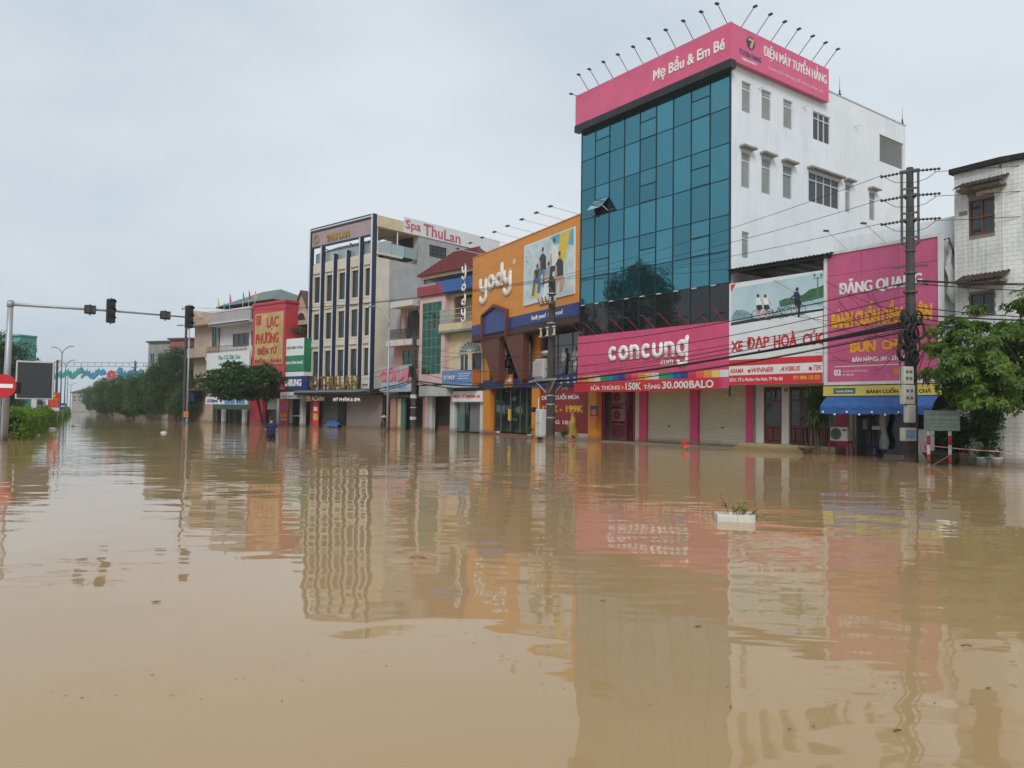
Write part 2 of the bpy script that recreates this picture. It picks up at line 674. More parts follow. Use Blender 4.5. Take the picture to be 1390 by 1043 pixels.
def stroke_letter(par, ch, x0, x1, z0, z1, y, mt, r, name='sign_letter'):
    """rounded channel letter bent from one or two thick strokes; x0..x1, z0..z1 is its x-height box"""
    w, h = x1 - x0 - 2 * r, z1 - z0 - 2 * r
    cx_, cz_ = (x0 + x1) / 2, (z0 + z1) / 2
    def arc(c, rx, rz, a0, a1, n=14): return [(c[0] + rx * math.cos(a0 + (a1 - a0) * k / n), c[1] + rz * math.sin(a0 + (a1 - a0) * k / n)) for k in range(n + 1)]
    L_, R_x = x0 + r, x1 - r
    if ch == 'y':
        rx = w / 2
        zb2 = z0 + r + rx * .9
        P1 = [(L_, z1 - r)] + arc((cx_, zb2), rx, rx * .9, math.pi, 2 * math.pi) + [(R_x, z1 - r)]
        zd = z0 - h * .42
        P2 = [(R_x, z1 - r), (R_x, zd)] + arc((cx_, zd), rx, rx * .75, 0, -math.pi * .92)
        strokes = [P1, P2]
    elif ch == 'c':
        strokes = [arc((cx_ + w * .06, cz_), w / 2, h / 2, .95, 2 * math.pi - .95, 20)]
    elif ch == 'n':
        strokes = [[(L_, z0 + r), (L_, z1 - r)], [(L_, z1 - r - w * .5)] + arc((cx_, z1 - r - w * .5), w / 2, w * .5, math.pi, 0) + [(R_x, z0 + r)]]
    elif ch == 'u':
        strokes = [[(L_, z1 - r)] + arc((cx_, z0 + r + w * .5), w / 2, w * .5, math.pi, 2 * math.pi) + [(R_x, z1 - r)]]
    elif ch == 'g':
        zd = z0 - h * .30
        strokes = [arc((cx_, cz_), w / 2, h / 2, 0, 2 * math.pi, 24), [(R_x + r * .5, z1 + r * .6), (R_x, z1 - r), (R_x, zd)] + arc((cx_, zd), w / 2, w * .36, 0, -math.pi * .9)]
    elif ch == 'o':
        strokes = [arc((cx_, cz_), w / 2, h / 2, 0, 2 * math.pi, 24)]
    else:
        strokes = [arc((cx_, cz_), w / 2, h / 2, 0, 2 * math.pi, 24), [(R_x, z0 + r), (R_x, z1 + h * .62)]]
    m = MB()
    for k, P_ in enumerate(strokes):
        b0 = len(m.v)
        m.tube([(p_, 0, q_) for p_, q_ in P_], r * (1 - .004 * k), 10)
        for i_ in range(b0, len(m.v)): m.v[i_] = (m.v[i_][0], y - .05 + m.v[i_][1] * .45, m.v[i_][2])
        for e_ in (P_[0], P_[-1]): m.ball((e_[0], y - .05, e_[1]), r * .985, 10, 6, (1, .45, 1))
    return m.build(name, mt, par, True)


pink = M('pink_panel', (.62, .085, .20), .42, .10, 1.1, .10, (.45, .25, .30))
pinkc = M('pink_crown', (.66, .115, .23), .45, .12, .7, .22, (.60, .20, .31))
pinkd = M('pink_column', (.58, .06, .17), .5, .10, 1.5, .08)
lw = M('letter_white', (.80, .80, .79), .5, .05)
blk = M('black_panel', (.018, .019, .021), .35, .15)
teal = glass('teal_mirror_glass', (.085, .275, .335), .92, .02, .016)
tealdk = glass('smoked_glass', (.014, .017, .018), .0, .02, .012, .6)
dglass = glass('dark_window_glass', (.030, .036, .040), .0, .05, .02, .6)
mull = M('mullion_dark', (.02, .045, .055), .4, .1, metal=.3)
alu = M('aluminium_white', (.62, .64, .64), .45, .08)
conc = M('bare_concrete', (.36, .37, .37), .85, .15, .8, .45, (.17, .17, .165), .4)
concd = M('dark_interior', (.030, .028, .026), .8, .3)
red = M('red_print', (.62, .035, .045), .5, .10, 1.2, .08)
yel = M('yellow_print', (.80, .52, .03), .5, .08)

# ================================================================== the setting
mwat = bpy.data.materials.new('flood_water')
mwat.use_nodes = True
nt = mwat.node_tree
N, K = nt.nodes.new, nt.links.new
bs = nt.nodes['Principled BSDF']
bs.inputs['Roughness'].default_value = .03
bs.inputs['IOR'].default_value = 1.333
tc = N('ShaderNodeTexCoord')
nz = N('ShaderNodeTexNoise')
nz.inputs['Scale'].default_value = .09
nz.inputs['Detail'].default_value = 5
K(tc.outputs['Object'], nz.inputs['Vector'])
cr = N('ShaderNodeValToRGB')
cr.color_ramp.elements[0].position, cr.color_ramp.elements[1].position = .3, .7
cr.color_ramp.elements[0].color = (.372, .240, .114, 1)
cr.color_ramp.elements[1].color = (.425, .288, .148, 1)
nz2 = N('ShaderNodeTexNoise')                      # silt carried in streaks along the current
mpz = N('ShaderNodeMapping')
mpz.inputs['Scale'].default_value = (.22, .05, 1)
mpz.inputs['Rotation'].default_value = (0, 0, .9)
nz2.inputs['Scale'].default_value = 1.0
nz2.inputs['Detail'].default_value = 6
nz2.inputs['Distortion'].default_value = 1.2
K(tc.outputs['Object'], mpz.inputs['Vector'])
K(mpz.outputs[0], nz2.inputs['Vector'])
av = N('ShaderNodeMath')
av.operation = 'MULTIPLY_ADD'
av.inputs[1].default_value = .6
K(nz2.outputs['Fac'], av.inputs[0])
am = N('ShaderNodeMath')
am.operation = 'MULTIPLY'
am.inputs[1].default_value = .4
K(nz.outputs['Fac'], am.inputs[0])
K(am.outputs[0], av.inputs[2])
K(av.outputs[0], cr.inputs['Fac'])
K(cr.outputs[0], bs.inputs['Base Color'])
def wave(scale, sx, sy, rot, dist, detail=2, dis=0.0):
    mp = N('ShaderNodeMapping')
    mp.inputs['Scale'].default_value = (sx, sy, 1)
    mp.inputs['Rotation'].default_value = (0, 0, rot)
    n = N('ShaderNodeTexNoise')
    n.inputs['Scale'].default_value = scale
    n.inputs['Detail'].default_value = detail
    n.inputs['Roughness'].default_value = .45
    n.inputs['Distortion'].default_value = dis
    K(tc.outputs['Object'], mp.inputs['Vector'])
    K(mp.outputs[0], n.inputs['Vector'])
    mu = N('ShaderNodeMath')
    mu.operation = 'MULTIPLY'
    mu.inputs[1].default_value = dist
    K(n.outputs['Fac'], mu.inputs[0])
    return mu.outputs[0]
def addn(a, b, op='ADD'):
    m_ = N('ShaderNodeMath')
    m_.operation = op
    K(a, m_.inputs[0])
    K(b, m_.inputs[1])
    return m_.outputs[0]
big = wave(.32, 1.0, 1.3, .3, .030, 1)            # slow swell
mid = wave(1.5, .7, 1.2, -.25, .0088, 1)          # ripples about half a metre long
fin = wave(5.0, .55, 1.2, .15, .0026, 1)
patch = N('ShaderNodeTexNoise')                   # cat's paws: patches of ruffled and of slick water
patch.inputs['Scale'].default_value = .11
patch.inputs['Detail'].default_value = 3
K(tc.outputs['Object'], patch.inputs['Vector'])
pr = N('ShaderNodeMapRange')
pr.inputs[1].default_value, pr.inputs[2].default_value = .42, .62
pr.inputs[3].default_value, pr.inputs[4].default_value = .12, 1.0
K(patch.outputs['Fac'], pr.inputs[0])
# water is ruffled in the open street and slick in the near lee: distance from the dry spot the photographer stands on
hsum = addn(addn(big, mid), addn(fin, pr.outputs[0], 'MULTIPLY'))
bp = N('ShaderNodeBump')
bp.inputs['Strength'].default_value = 1
bp.inputs['Distance'].default_value = 1
K(hsum, bp.inputs['Height'])
K(bp.outputs['Normal'], bs.inputs['Normal'])
m = MB()
m.v += [(-450, -450, 0), (450, -450, 0), (450, 450, 0), (-450, 450, 0)]
m.f.append((0, 1, 2, 3))
tag(m.build('water', mwat), kind='structure')
m = MB()
m.v += [(-452, -452, DEEP), (452, -452, DEEP), (452, 452, DEEP), (-452, 452, DEEP)]
m.f.append((0, 1, 2, 3))
tag(m.build('street', M('asphalt', (.05, .05, .05), .9, .2)), kind='structure')

# ================================================================== glass-fronted five-storey shop building
FG = Frame(785.5, 47.3, 991, 38.3)
W = FG.W
ROOF = (FG.side(1125, 128, W)[1] + FG.side(1228, 168, W)[1]) / 2
ZT = (FG.px(790, 133)[1] + FG.px(998, 33)[1]) / 2
ZB = (FG.px(790, 174)[1] + FG.px(998, 82)[1]) / 2
ZG = (FG.px(791, 182.6)[1] + FG.px(998, 92)[1]) / 2
ROWH = 1.80
DEP = FG.side(1229, 200, W)[0]
g = FG.thing('shop_building', 'tall white building with teal mirror glass front and pink sign crown', 'building')
wallw = M('white_render', (.74, .79, .83), .75, .08, .5, .36, (.46, .47, .45), .15)
# side wall with its windows
SW = []
def sw(xa, ya, xb, yb): return FG.srect(960 + xa / 2.98, ya / 2.98, 960 + xb / 2.98, yb / 2.98, W)
side_defs = [((140, 325, 178, 465), 1, (.76,)), ((220, 358, 260, 495), 1, (.76,)), ((308, 398, 346, 530), 1, (.76,)), ((428, 447, 498, 590), 3, (.76,)),
             ((138, 608, 175, 768), 1, (.74,)), ((220, 635, 258, 793), 1, (.74,)), ((306, 665, 345, 812), 1, (.74,)), ((410, 692, 535, 852), 4, (.74,)),
             ((558, 742, 580, 865), 1, (.74,)), ((655, 775, 680, 897), 1, (.74,)), ((140, 935, 170, 1050), 1, (.74,))]
holes = [sw(*d[0]) for d in side_defs]
lou = sw(697, 542, 794, 690)
m = wall_holes(.02, DEP, DEEP, ROOF, W, W - .24, holes + [lou, (-.1, 2.1, DEEP - .1, 4.0)], 'x')
m.build('wall', wallw, g)
m = MB()
m.box(.3, W - .25, DEP - .24, DEP - .002, DEEP, ROOF)
m.box(.0, .24, .26, DEP, 4.0, ROOF - .03)
m.box(.0, .24, 2.6, DEP, DEEP, 4.0)
m.build('wall', wallw, g)
MB().box(.25, W - .25, .3, DEP - .25, ROOF - 1.0, ROOF - .8).build('roof', conc, g)
box('parapet', M('weathered_coping', (.50, .52, .53), .8, .2, 1.5, .5, (.2, .2, .19)), g, W - .26, W + .03, 6.3, DEP + .02, ROOF, ROOF + .07)
MB().box(.3, W - .3, 1.6, 1.7, 4.2, ROOF - 1.1).build('inner_wall', concd, g)
slat = M('blind_slats', (.36, .37, .37), .6, .15)
for i, (h, d) in enumerate(zip(holes, side_defs)):
    window(g, h[0], h[1], h[2], h[3], W - .09, d[1], d[2], alu, dglass if i in (3, 7) else M('blind_behind', (.20, .21, .22), .35, .15, spec=.7), .055, .05, 'x', inward=-1,
           louvre=(slat, .085) if i not in (3, 6, 7) else None)
    if 4 <= i <= 9:
        box('window_canopy', M('grimy_canopy', (.33, .33, .31), .85, .3, 3, .6, (.08, .08, .07)), g, W - .01, W + .34, h[0] - .16, h[1] + .16, h[3] + .12, h[3] + .23, .01)
for i in (3, 7):
    h = holes[i]
    m = MB()
    n = 14 if i == 7 else 8
    for k in range(n + 1):      # curtain folds behind the glass line
        a = h[0] + .06 + (h[1] - h[0] - .12) * k / n
        m.box(W - .12, W - .101, a - .045, a + .045, h[2] + .06, h[3] - .08)
    m.build('curtain', M('pale_curtain', (.42, .43, .43), .8, .1), g)
# louvred service opening near the back
m = MB()
k = lou[2] + .06
while k < lou[3]:
    m.box(W - .16, W - .08, lou[0], lou[1], k, k + .03)
    k += .125
for t in range(7):
    a = lou[0] + (lou[1] - lou[0]) * t / 6
    m.box(W - .19, W - .165, a - .02, a + .02, lou[2], lou[3])
tag(m.build('grille', M('grille_grey', (.48, .50, .51), .5, .1), g), kind='stuff')
for (px_, py_) in ((1142, 122), (1227, 165)):
    v, z = FG.side(px_, py_, W)
    MB().lathe([(.09, 0), (.09, .12), (.04, .2), (.05, .32), (.015, .42), (.006, 1.15)], 8, (W - .1, min(v, DEP - .1), ROOF + .07)).build('lightning_rod', M('iron_dark', (.03, .03, .03), .5), g)
# pipe stubs on the wall
for (px_, py_) in ((1030, 120), (1090, 145), (1160, 172)):
    v, z = FG.side(px_, py_, W)
    MB().tube([(W, v, z), (W + .25, v + .15, z + .06)], .03, 6).build('pipe_stub', alu, g)
# curtain wall: 9 columns; every third light is split
CW = (W - .12) / 9
zlow = FG.px(791, 414.5)[1]
edges = [ZG - ROWH * k for k in range(6)] + [zlow]
m = MB()
for i in range(10):
    m.box(i * CW + .03, i * CW + .075, -.045, .10, zlow - 2.2, ZG)
for z in edges:
    m.box(.076, W - .05, -.032, .09, z - .022, z + .022)
m.box(W - .055, W + .006, -.055, .019, DEEP + 3.2, ZG)
m.build('mullion', mull, g)
frost = M('sash_gasket', (.03, .04, .045), .4)
for c in range(9):
    for r in range(6):
        z1, z0 = edges[r], edges[r + 1]
        x0, x1 = c * CW + .080, (c + 1) * CW + .025
        if c in (1, 4, 7) and r in (0, 2, 4):
            zm = (z0 + z1) / 2 + .08
            box('pane', teal, g, x0, x1, -.012, .012, zm + .03, z1 - .03)
            box('sash_bar', mull, g, x0, x1, -.030, .05, zm - .025, zm + .025)
            if (c, r) == (1, 2):      # top-hung light standing open
                mm = MB()
                hgt, ang = zm - z0 - .04, math.radians(42)
                oy, oz = -math.sin(ang) * hgt, -math.cos(ang) * hgt
                b = len(mm.v)
                top = zm - .03
                for (yy, zz) in ((0, 0), (.03, .01)):
                    mm.v += [(x0, -.05 + yy, top + zz), (x1, -.05 + yy, top + zz), (x1, -.05 + oy + yy, top + oz + zz), (x0, -.05 + oy + yy, top + oz + zz)]
                mm.f += [(0, 3, 2, 1), (4, 5, 6, 7), (0, 1, 5, 4), (1, 2, 6, 5), (2, 3, 7, 6), (3, 0, 4, 7)]
                mm.build('open_pane', glass('flap_sky_tint_glass', (.30, .47, .53), .8, .05, .01), g)  # paler than the other panes: mirrored zenith sky put into the tint
                for xx_ in (x0 + .05, x1 - .05):
                    MB().bar((xx_, -.05, z0 + .15), (xx_, -.05 + oy * .8, top + oz * .8), .03).build('stay_arm', alu, g)
                box('dark_opening', concd, g, x0, x1, .3, .32, z0, zm)
            else:
                box('pane', teal, g, x0 + .02, x1 - .02, -.024, .012, z0 + .05, zm - .05)
        else:
            box('pane', teal, g, x0, x1, -.012, .012, z0 + .03, z1 - .03)
for c in range(0, 9):
    x0, x1 = c * CW + .080, (c + 1) * CW + .025
    box('smoked_pane', tealdk, g, x0, x1, -.012, .012, zlow - 2.1, zlow - .03)
for k in range(9):
    box('drip_clip', alu, g, k * CW + .2, k * CW + .5, -.11, -.046, zlow - .06, zlow - .01)
# floor slab over the recessed ground floor and the shop front under it
RG = 2.1
ZF = FG.px(888, 531, RG)[1] + .35
MB().box(.02, W, .11, RG + 1.0, ZF, ZF + .25).build('soffit', white, g)
gx = lambda x, y=590: FG.px(x, y, RG)[0]
box('step', M('step_concrete', (.42, .41, .38), .8, .2, 2, .2), g, gx(800), gx(1026), RG - .55, RG + 2.0, DEEP, .07)
for (a, b) in ((810.5, 819), (868, 878), (937, 948), (1013, 1025)):
    box('column', pinkd, g, gx(a), gx(b), RG - .06, RG + .25, DEEP, ZF, .01)
box('column', M('cream_paint', (.58, .53, .42), .7, .08, 2, .1), g, gx(862), gx(868) - .005, RG, RG + .2, DEEP, ZF)
cream_sh = M('cream_shutter', (.50, .47, .35), .45, .06, 1.2, .12, (.3, .27, .2))
for (a, b) in ((878, 937), (948, 1013)):
    s = shutter(g, gx(a), gx(b), .09, ZF, RG + .10, cream_sh)
    box('bottom_rail', M('rail_dark', (.12, .12, .12), .5), s, gx(a), gx(b), RG + .05, RG + .11, .07, .15)
    box('lock', M('iron_dark'), s, (gx(a) + gx(b)) / 2 - .06, (gx(a) + gx(b)) / 2 + .06, RG + .05, RG + .09, 1.0, 1.07)
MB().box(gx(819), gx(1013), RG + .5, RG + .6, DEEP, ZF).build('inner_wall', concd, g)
# maroon glazed side door with the machines behind it
x0, x1 = gx(829), gx(861)
maroon = M('maroon_door', (.13, .022, .03), .4, .15)
xm = x0 + (x1 - x0) * .66
d_ = MB()
d_.box(x0, x0 + .07, RG - .02, RG + .05, .07, ZF).box(xm - .06, xm, RG - .02, RG + .05, .07, ZF).box(x1 - .06, x1, RG - .02, RG + .05, .07, ZF)
d_.box(x0 + .07, xm - .06, RG - .018, RG + .05, 1.05, 1.12).box(x0 + .07, xm - .06, RG - .018, RG + .05, 2.2, 2.27)
dd = d_.build('door', M('pink_door_frame', (.42, .05, .12), .5), g)
box('door_panel', maroon, dd, x0 + .07, xm - .06, RG + .0, RG + .03, .1, 1.05)
box('pane', glass('maroon_glass', (.075, .012, .018), .0, .04, .01, .5), dd, x0 + .07, xm - .06, RG + .02, RG + .03, 1.12, 2.2)
box('pane', MATS['maroon_glass'], dd, xm, x1 - .06, RG + .02, RG + .03, .1, ZF)
for z in (1.25, 2.32):
    e = MB().cbox(x0 + .12, xm - .1, RG - .03, RG + .015, z, z + .75, .02).build('fan_unit', M('unit_red_grey', (.30, .15, .17), .5, .15), dd)
    c_ = ((x0 + xm) / 2 - .12, z + .38)
    MB().ring(c_, .05, .30, RG - .045, RG - .031, 20).build('fan_grille', maroon, e)
box('wall', M('dark_grey_pier', (.10, .10, .10), .7), g, gx(819), x0 - .01, RG + .1, RG + .3, .07, ZF)

# crown sign
s = FG.thing('crown_sign', 'pink rooftop sign band reading Mẹ Bầu & Em Bé round the corner', 'sign')
LS = FG.side(1125, 108, W + .3)[0]
box('panel', pinkc, s, -.12, W + .30, -.42, -.20, ZB, ZT)
box('panel', pinkc, s, W + .08, W + .30, -.198, LS, ZB - .03, ZT - .03)
m = MB()
m.box(-.16, W + .33, -.46, -.05, ZG - .02, ZB)
m.build('black_band', blk, s)
for k in range(1, 8):
    box('band_joint', M('joint_grey', (.10, .10, .10), .5), s, W * k / 8 - .012, W * k / 8 + .012, -.468, -.461, ZG, ZB)
u0, z1 = FG.px(887, 91, -.42); u1, z0 = FG.px(984, 76, -.42)
zc = (FG.px(887, 101, -.42)[1] + FG.px(984, 63, -.42)[1]) / 2
text(s, 'Mẹ Bầu & Em Bé', u0, u1, zc - .42, zc + .5, -.42, lw, .03, .022)
def crown(xa, ya, xb, yb): return FG.srect(960 + xa / 2.98, ya / 2.98, 960 + xb / 2.98, yb / 2.98, W + .3)
c = crown(150, 138, 200, 212)
cc = ((c[0] + c[1]) / 2, (c[2] + c[3]) / 2)
R_ = (c[3] - c[2]) / 2
m = MB()
m.prism([(cc[0] + R_ * math.cos(k * .2618), cc[1] + R_ * math.sin(k * .2618)) for k in range(24)], W + .302, W + .33, 'x')
m.build('emblem_disc', M('emblem_blue', (.03, .05, .17), .4), s)
m = MB()
m.prism([(cc[0] - R_ * .7, cc[1] + R_ * .25), (cc[0] - R_ * .5, cc[1] + R_ * .7), (cc[0] + R_ * .8, cc[1] + R_ * .55), (cc[0] + R_ * .15, cc[1] - R_ * .95), (cc[0] - R_ * .35, cc[1] - R_ * .9), (cc[0] + R_ * .15, cc[1] + R_ * .3)], W + .331, W + .345, 'x')
m.build('emblem_mark', M('emblem_gold', (.70, .42, .10), .4), s)
def ctext(t, xa, ya, xb, yb, mt, hh, dp=.03, bd=.02):
    """line of letters on the side face between two baseline points, hh = height"""
    v0, w0 = FG.side(960 + xa / 2.98, ya / 2.98, W + .3)
    v1, w1 = FG.side(960 + xb / 2.98, yb / 2.98, W + .3)
    zz = (w0 + w1) / 2
    text(s, t, v0, v1, zz, zz + hh, W + .301, mt, dp, bd, axis='x')
ctext('ĐIỆN MÁY TUYỂN HẰNG', 228, 244, 482, 345, lw, .92, .02, .016)
ctext('Luôn tiên phong sứ mệnh phục vụ', 250, 290, 466, 378, M('letter_pale_pink', (.72, .50, .54), .5), .26, .012, .0)
ctext('TUYEN HANG', 130, 222, 218, 252, M('emblem_blue'), .26, .012, .02)
ctext('ĐIỆN MÁY', 140, 245, 200, 272, lw, .2, .012, .02)
bz = [(128, 420), (175, 397), (238, 367), (302, 333), (370, 300), (440, 265), (515, 228), (593, 188), (672, 150), (742, 113)]
pinkarm = M('lamp_arm_maroon', (.14, .04, .06), .5)
for (x, y) in bz:
    u = FG.px(760 + x / 3.258, y / 3.258, -.3)[0]
    lamp(s, (u, -.3, ZT), (u, -1.08, ZT + .78), pinkarm)
u = FG.px(788, 128, -.3)[0]
lamp(s, (u, -.3, ZT - .1), (u - .12, -.9, ZT - .05), pinkarm)
for k, (x, y) in enumerate([(135, 98), (197, 128), (255, 157), (312, 183), (368, 210), (420, 235), (470, 257)]):
    v = FG.side(960 + x / 2.98, y / 2.98, W + .2)[0]
    lamp(s, (W + .2, v, ZT - .03), (W + 1.02, v, ZT + .72), None)

# main shop sign under the glass
s = FG.thing('shop_sign', 'wide pink sign with white lower-case lettering concung and red lamp arms', 'sign')
D = -.12
z1 = (FG.px(785, 457.4, D)[1] + FG.px(991.6, 435, D)[1]) / 2
z0 = (FG.px(785, 513, D)[1] + FG.px(991.6, 499, D)[1]) / 2
zbot = FG.px(985, 527, D)[1]
box('panel', pink, s, -.02, W - .01, D, D + .16, z0, z1)
box('lower_panel', pink, s, -.02, W - .01, D + .01, D + .16, zbot, z0 - .36)
mm = MB()
for k in range(1, 12): mm.box(W * k / 12 - .006, W * k / 12 + .006, D - .004, D - .0005, z0 + .01, z1 - .01)
tag(mm.build('panel_seam', M('pink_seam', (.46, .05, .14), .5), s), kind='stuff')
stripe = [(.80, .12, .10), (.75, .32, .06), (.78, .60, .18), (.72, .73, .72), (.03, .36, .12), (.02, .30, .28), (.03, .12, .42), (.04, .06, .30), (.62, .04, .10)]
n = 22
for k in range(n):
    cidx = k % len(stripe)
    box('colour_block', M('stripe_%d' % cidx, stripe[cidx], .5, .06), s, -.02 + W * k / n, -.02 + W * (k + 1) / n - .004, D + .002, D + .16, z0 - .357, z0 - .003)
lx0, lz1 = FG.px(826, 475, D); lx1, _ = FG.px(935, 470, D)
zb_ = FG.px(880, 487.5, D)[1]
zt_ = FG.px(880, 466, D)[1]
gx1 = lx0 + (lx1 - lx0) * .82
adv = [('c', .92), ('o', 1.0), ('n', .92), ('c', .92), ('u', .95), ('n', .92), ('g', 1.0)]
tot = sum(a for _, a in adv) + .12 * 6
xx = lx0
for ch, a in adv:
    wl_ = (lx1 - lx0) * a / tot
    stroke_letter(s, ch, xx, xx + wl_, zb_, zt_ + (.05 if ch == 'g' else 0), D, lw, .128, 'sign_letter')
    xx += wl_ + (lx1 - lx0) * .12 / tot
gx1 = lx1 - (lx1 - lx0) * 1.0 / tot
text(s, '.com', gx1 - 1.2, gx1 - .25, zb_ - .38, zb_ - .10, D, lw, .02, .01)
for (x, y) in ((62, 395), (118, 385), (175, 378), (240, 370), (305, 360), (378, 350), (450, 340), (528, 330), (612, 318), (685, 310)):
    u = FG.px(760 + (x + 45) / 3.26, 320 + (y + 50) / 3.26, -.05)[0]
    lamp(s, (u, D + .05, z1), (u, D - .9, z1 + .62), M('lamp_arm_red', (.40, .03, .05), .5), hw=.10)

s = FG.thing('banner', 'red cloth banner SỮA THÙNG tied under the pink concung sign', 'banner')
D = -.30
bt = [FG.px(785, 522, D), FG.px(975, 510, D), FG.px(975, 526.5, D), FG.px(785, 533.5, D)]
bx0, bx1 = -.10, bt[1][0]
bz1, bz0 = (bt[0][1] + bt[1][1]) / 2, (bt[2][1] + bt[3][1]) / 2
m = MB()
nn = 40
for i in range(nn + 1):
    u = bx0 + (bx1 - bx0) * i / nn
    wv = .03 * math.sin(i * .9) + .02 * math.sin(i * 2.1)
    sag = .05 * math.sin(i / nn * math.pi)
    m.v += [(u, D + wv * .4, bz1 - sag * .4), (u, D - .02 + wv, (bz0 + bz1) / 2 - sag), (u, D - .01 + wv * 1.2, bz0 - sag)]
for i in range(nn):
    for j in (0, 1): m.f.append((3 * i + j, 3 * i + j + 1, 3 * i + j + 4, 3 * i + j + 3))
m.build('cloth', red, s, True)
def bt_(t, xa, xb, ka, kb, mt):
    u0, u1 = FG.px(xa, 520, D)[0], FG.px(xb, 520, D)[0]
    h = bz1 - bz0
    text(s, t, u0, u1, bz0 + h * ka - .05, bz0 + h * kb - .05, D - .075, mt, .004, .03)
bt_('SỮA THÙNG', 803, 843, .20, .78, lw)
bt_('≥', 845, 849, .25, .6, yel)
bt_('150K', 850.5, 872, .16, .90, lw)
bt_('TẶNG', 875, 897.5, .12, .76, lw)
bt_('30.000', 900.5, 936, .20, .90, lw)
bt_('BALO', 937, 970, .20, .92, lw)

# ================================================================== low shop house with the bicycle billboard
FB = Frame(991, 38.3, 1121, 34.3)
WB = FB.W
RB = 1.85
b_ = FB.thing('shop_house', 'low white shop house with brown wooden doors behind the bicycle billboard', 'house')
ZBB = (FB.px(992, 522.5)[1] + FB.px(1119, 521)[1]) / 2
ZBT = (FB.px(992, 386)[1] + FB.px(1119, 367)[1]) / 2
bx = lambda x, y=590: FB.px(x, y, RB)[0]
offw = M('offwhite_plaster', (.58, .57, .53), .75, .10, 1.5, .25, (.25, .23, .19), .2)
ZBF = ZBB - .02
wx0, wx1 = bx(1026.5), bx(1140)
d1, d2 = bx(1036.5), bx(1061)
d3, d4 = bx(1071), bx(1137)
m = wall_holes(wx0, wx1 + .1, DEEP, ZBF + .8, RB, RB + .2, [(d1, d2, .33, ZBF - .02), (d3, d4, .33, ZBF - .02)])
m.build('wall', offw, b_)
wood = M('brown_wood', (.115, .036, .024), .45, .28, 4, .15, (.05, .02, .015), .3, fine=60)
for (a, b, leaves_) in ((d1, d2, 1), (d3, d4, 4)):
    n = leaves_
    MB().box(a, b, RB + .04, RB + .12, ZBF - .12, ZBF - .021).build('door_head', wood, b_)
    for k in range(n):
        x0 = a + (b - a) * k / n + .01
        x1 = a + (b - a) * (k + 1) / n - .01
        zt = ZBF - .14
        zr = zt - .55
        m = MB()
        m.box(x0, x0 + .09, RB + .03, RB + .09, .35, zt).box(x1 - .09, x1, RB + .03, RB + .09, .35, zt)
        for (za, zb) in ((.35, .47), (1.13, 1.25), (zr - .05, zr + .05), (zt - .08, zt)):
            m.box(x0 + .09, x1 - .09, RB + .034, RB + .088, za, zb)
        dr = m.build('door', wood, b_)
        MB().cbox(x0 + .11, (x0 + x1) / 2 - .02, RB + .045, RB + .08, .49, 1.11, .02).build('door_panel', wood, dr)
        MB().cbox((x0 + x1) / 2 + .02, x1 - .11, RB + .045, RB + .08, .49, 1.11, .02).build('door_panel', wood, dr)
        box('pane', dglass, dr, x0 + .09, x1 - .09, RB + .06, RB + .07, 1.25, zr - .05)
        box('pane', dglass, dr, x0 + .09, x1 - .09, RB + .06, RB + .07, zr + .05, zt - .08)
        if n == 1:
            q = MB()
            for i in range(9):
                for j in range(14):
                    cx_ = x0 + .13 + (x1 - x0 - .26) * i / 8
                    cz_ = 1.30 + (zr - 1.42) * j / 13
                    q.ring((cx_, cz_), .028, .040, RB + .050, RB + .058, 6)
            tag(q.build('lattice', M('lattice_iron', (.16, .19, .20), .5, .2), dr), kind='stuff')
        else:
            box('crossbar', M('lattice_iron'), dr, x0 + .09, x1 - .09, RB + .045, RB + .058, 2.0, 2.03)
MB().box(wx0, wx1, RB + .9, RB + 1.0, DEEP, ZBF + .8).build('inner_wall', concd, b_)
p = box('number_plate', blk, b_, bx(1064.5, 528), bx(1068.8, 528), RB - .02, RB - .002, FB.px(1066, 531.5, RB)[1], FB.px(1066, 527, RB)[1])
pz = FB.px(1066, 531, RB)[1]
text(p, '1', bx(1066.1), bx(1067.1), pz + .03, pz + .14, RB - .021, lw, .003)
box('drain_pipe', M('lattice_iron'), b_, wx0 - .1, wx0 - .03, RB - .1, RB - .03, .2, ZBF)
# ledge with a sloped end
yl = M('ledge_yellow', (.47, .38, .20), .75, .18, 1.5, .35, (.2, .16, .1), .2)
lx0, lx1 = FB.px(1000, 612, 1.0)[0], FB.px(1134, 612, 1.0)[0]
m = MB()
m.prism([(lx0 - .3, DEEP), (lx1, DEEP), (lx1, .33), (lx0 + .25, .33), (lx0 - .3, .02)], .95, RB + .3)
m.build('ledge', yl, b_)
# loft behind and over the billboard, with its tin roof edge
MB().box(.1, WB + .05, 1.55, 1.65, ZBF + .8, ZBT + .35).build('loft_wall', concd, b_)
MB().box(.02, WB + .1, .3, 4.2, ZBF + .6, ZBF + .75).build('loft_floor', concd, b_)
tin = M('green_tin', (.05, .085, .075), .55, .25, 2, .4)
ra, rb = FB.px(985, 369, -.35), FB.px(1124, 341, -.35)
zr0 = (ra[1] + rb[1]) / 2
m = MB()
n = 60
for i in range(n + 1):
    u = ra[0] + (rb[0] + .15 - ra[0]) * i / n
    dz = .035 * math.cos(i * math.pi * .9)
    m.v += [(u, -.38, zr0 + dz), (u, 4.0, zr0 + .02 + dz), (u, -.38, zr0 + dz - .012), (u, 4.0, zr0 + .008 + dz)]
for i in range(n):
    k = 4 * i
    m.f += [(k, k + 4, k + 5, k + 1), (k + 2, k + 3, k + 7, k + 6), (k, k + 2, k + 6, k + 4)]
m.build('roof', tin, b_)
box('roof_beam', M('iron_dark'), b_, ra[0] + .1, rb[0], -.2, -.1, zr0 - .16, zr0 - .05)

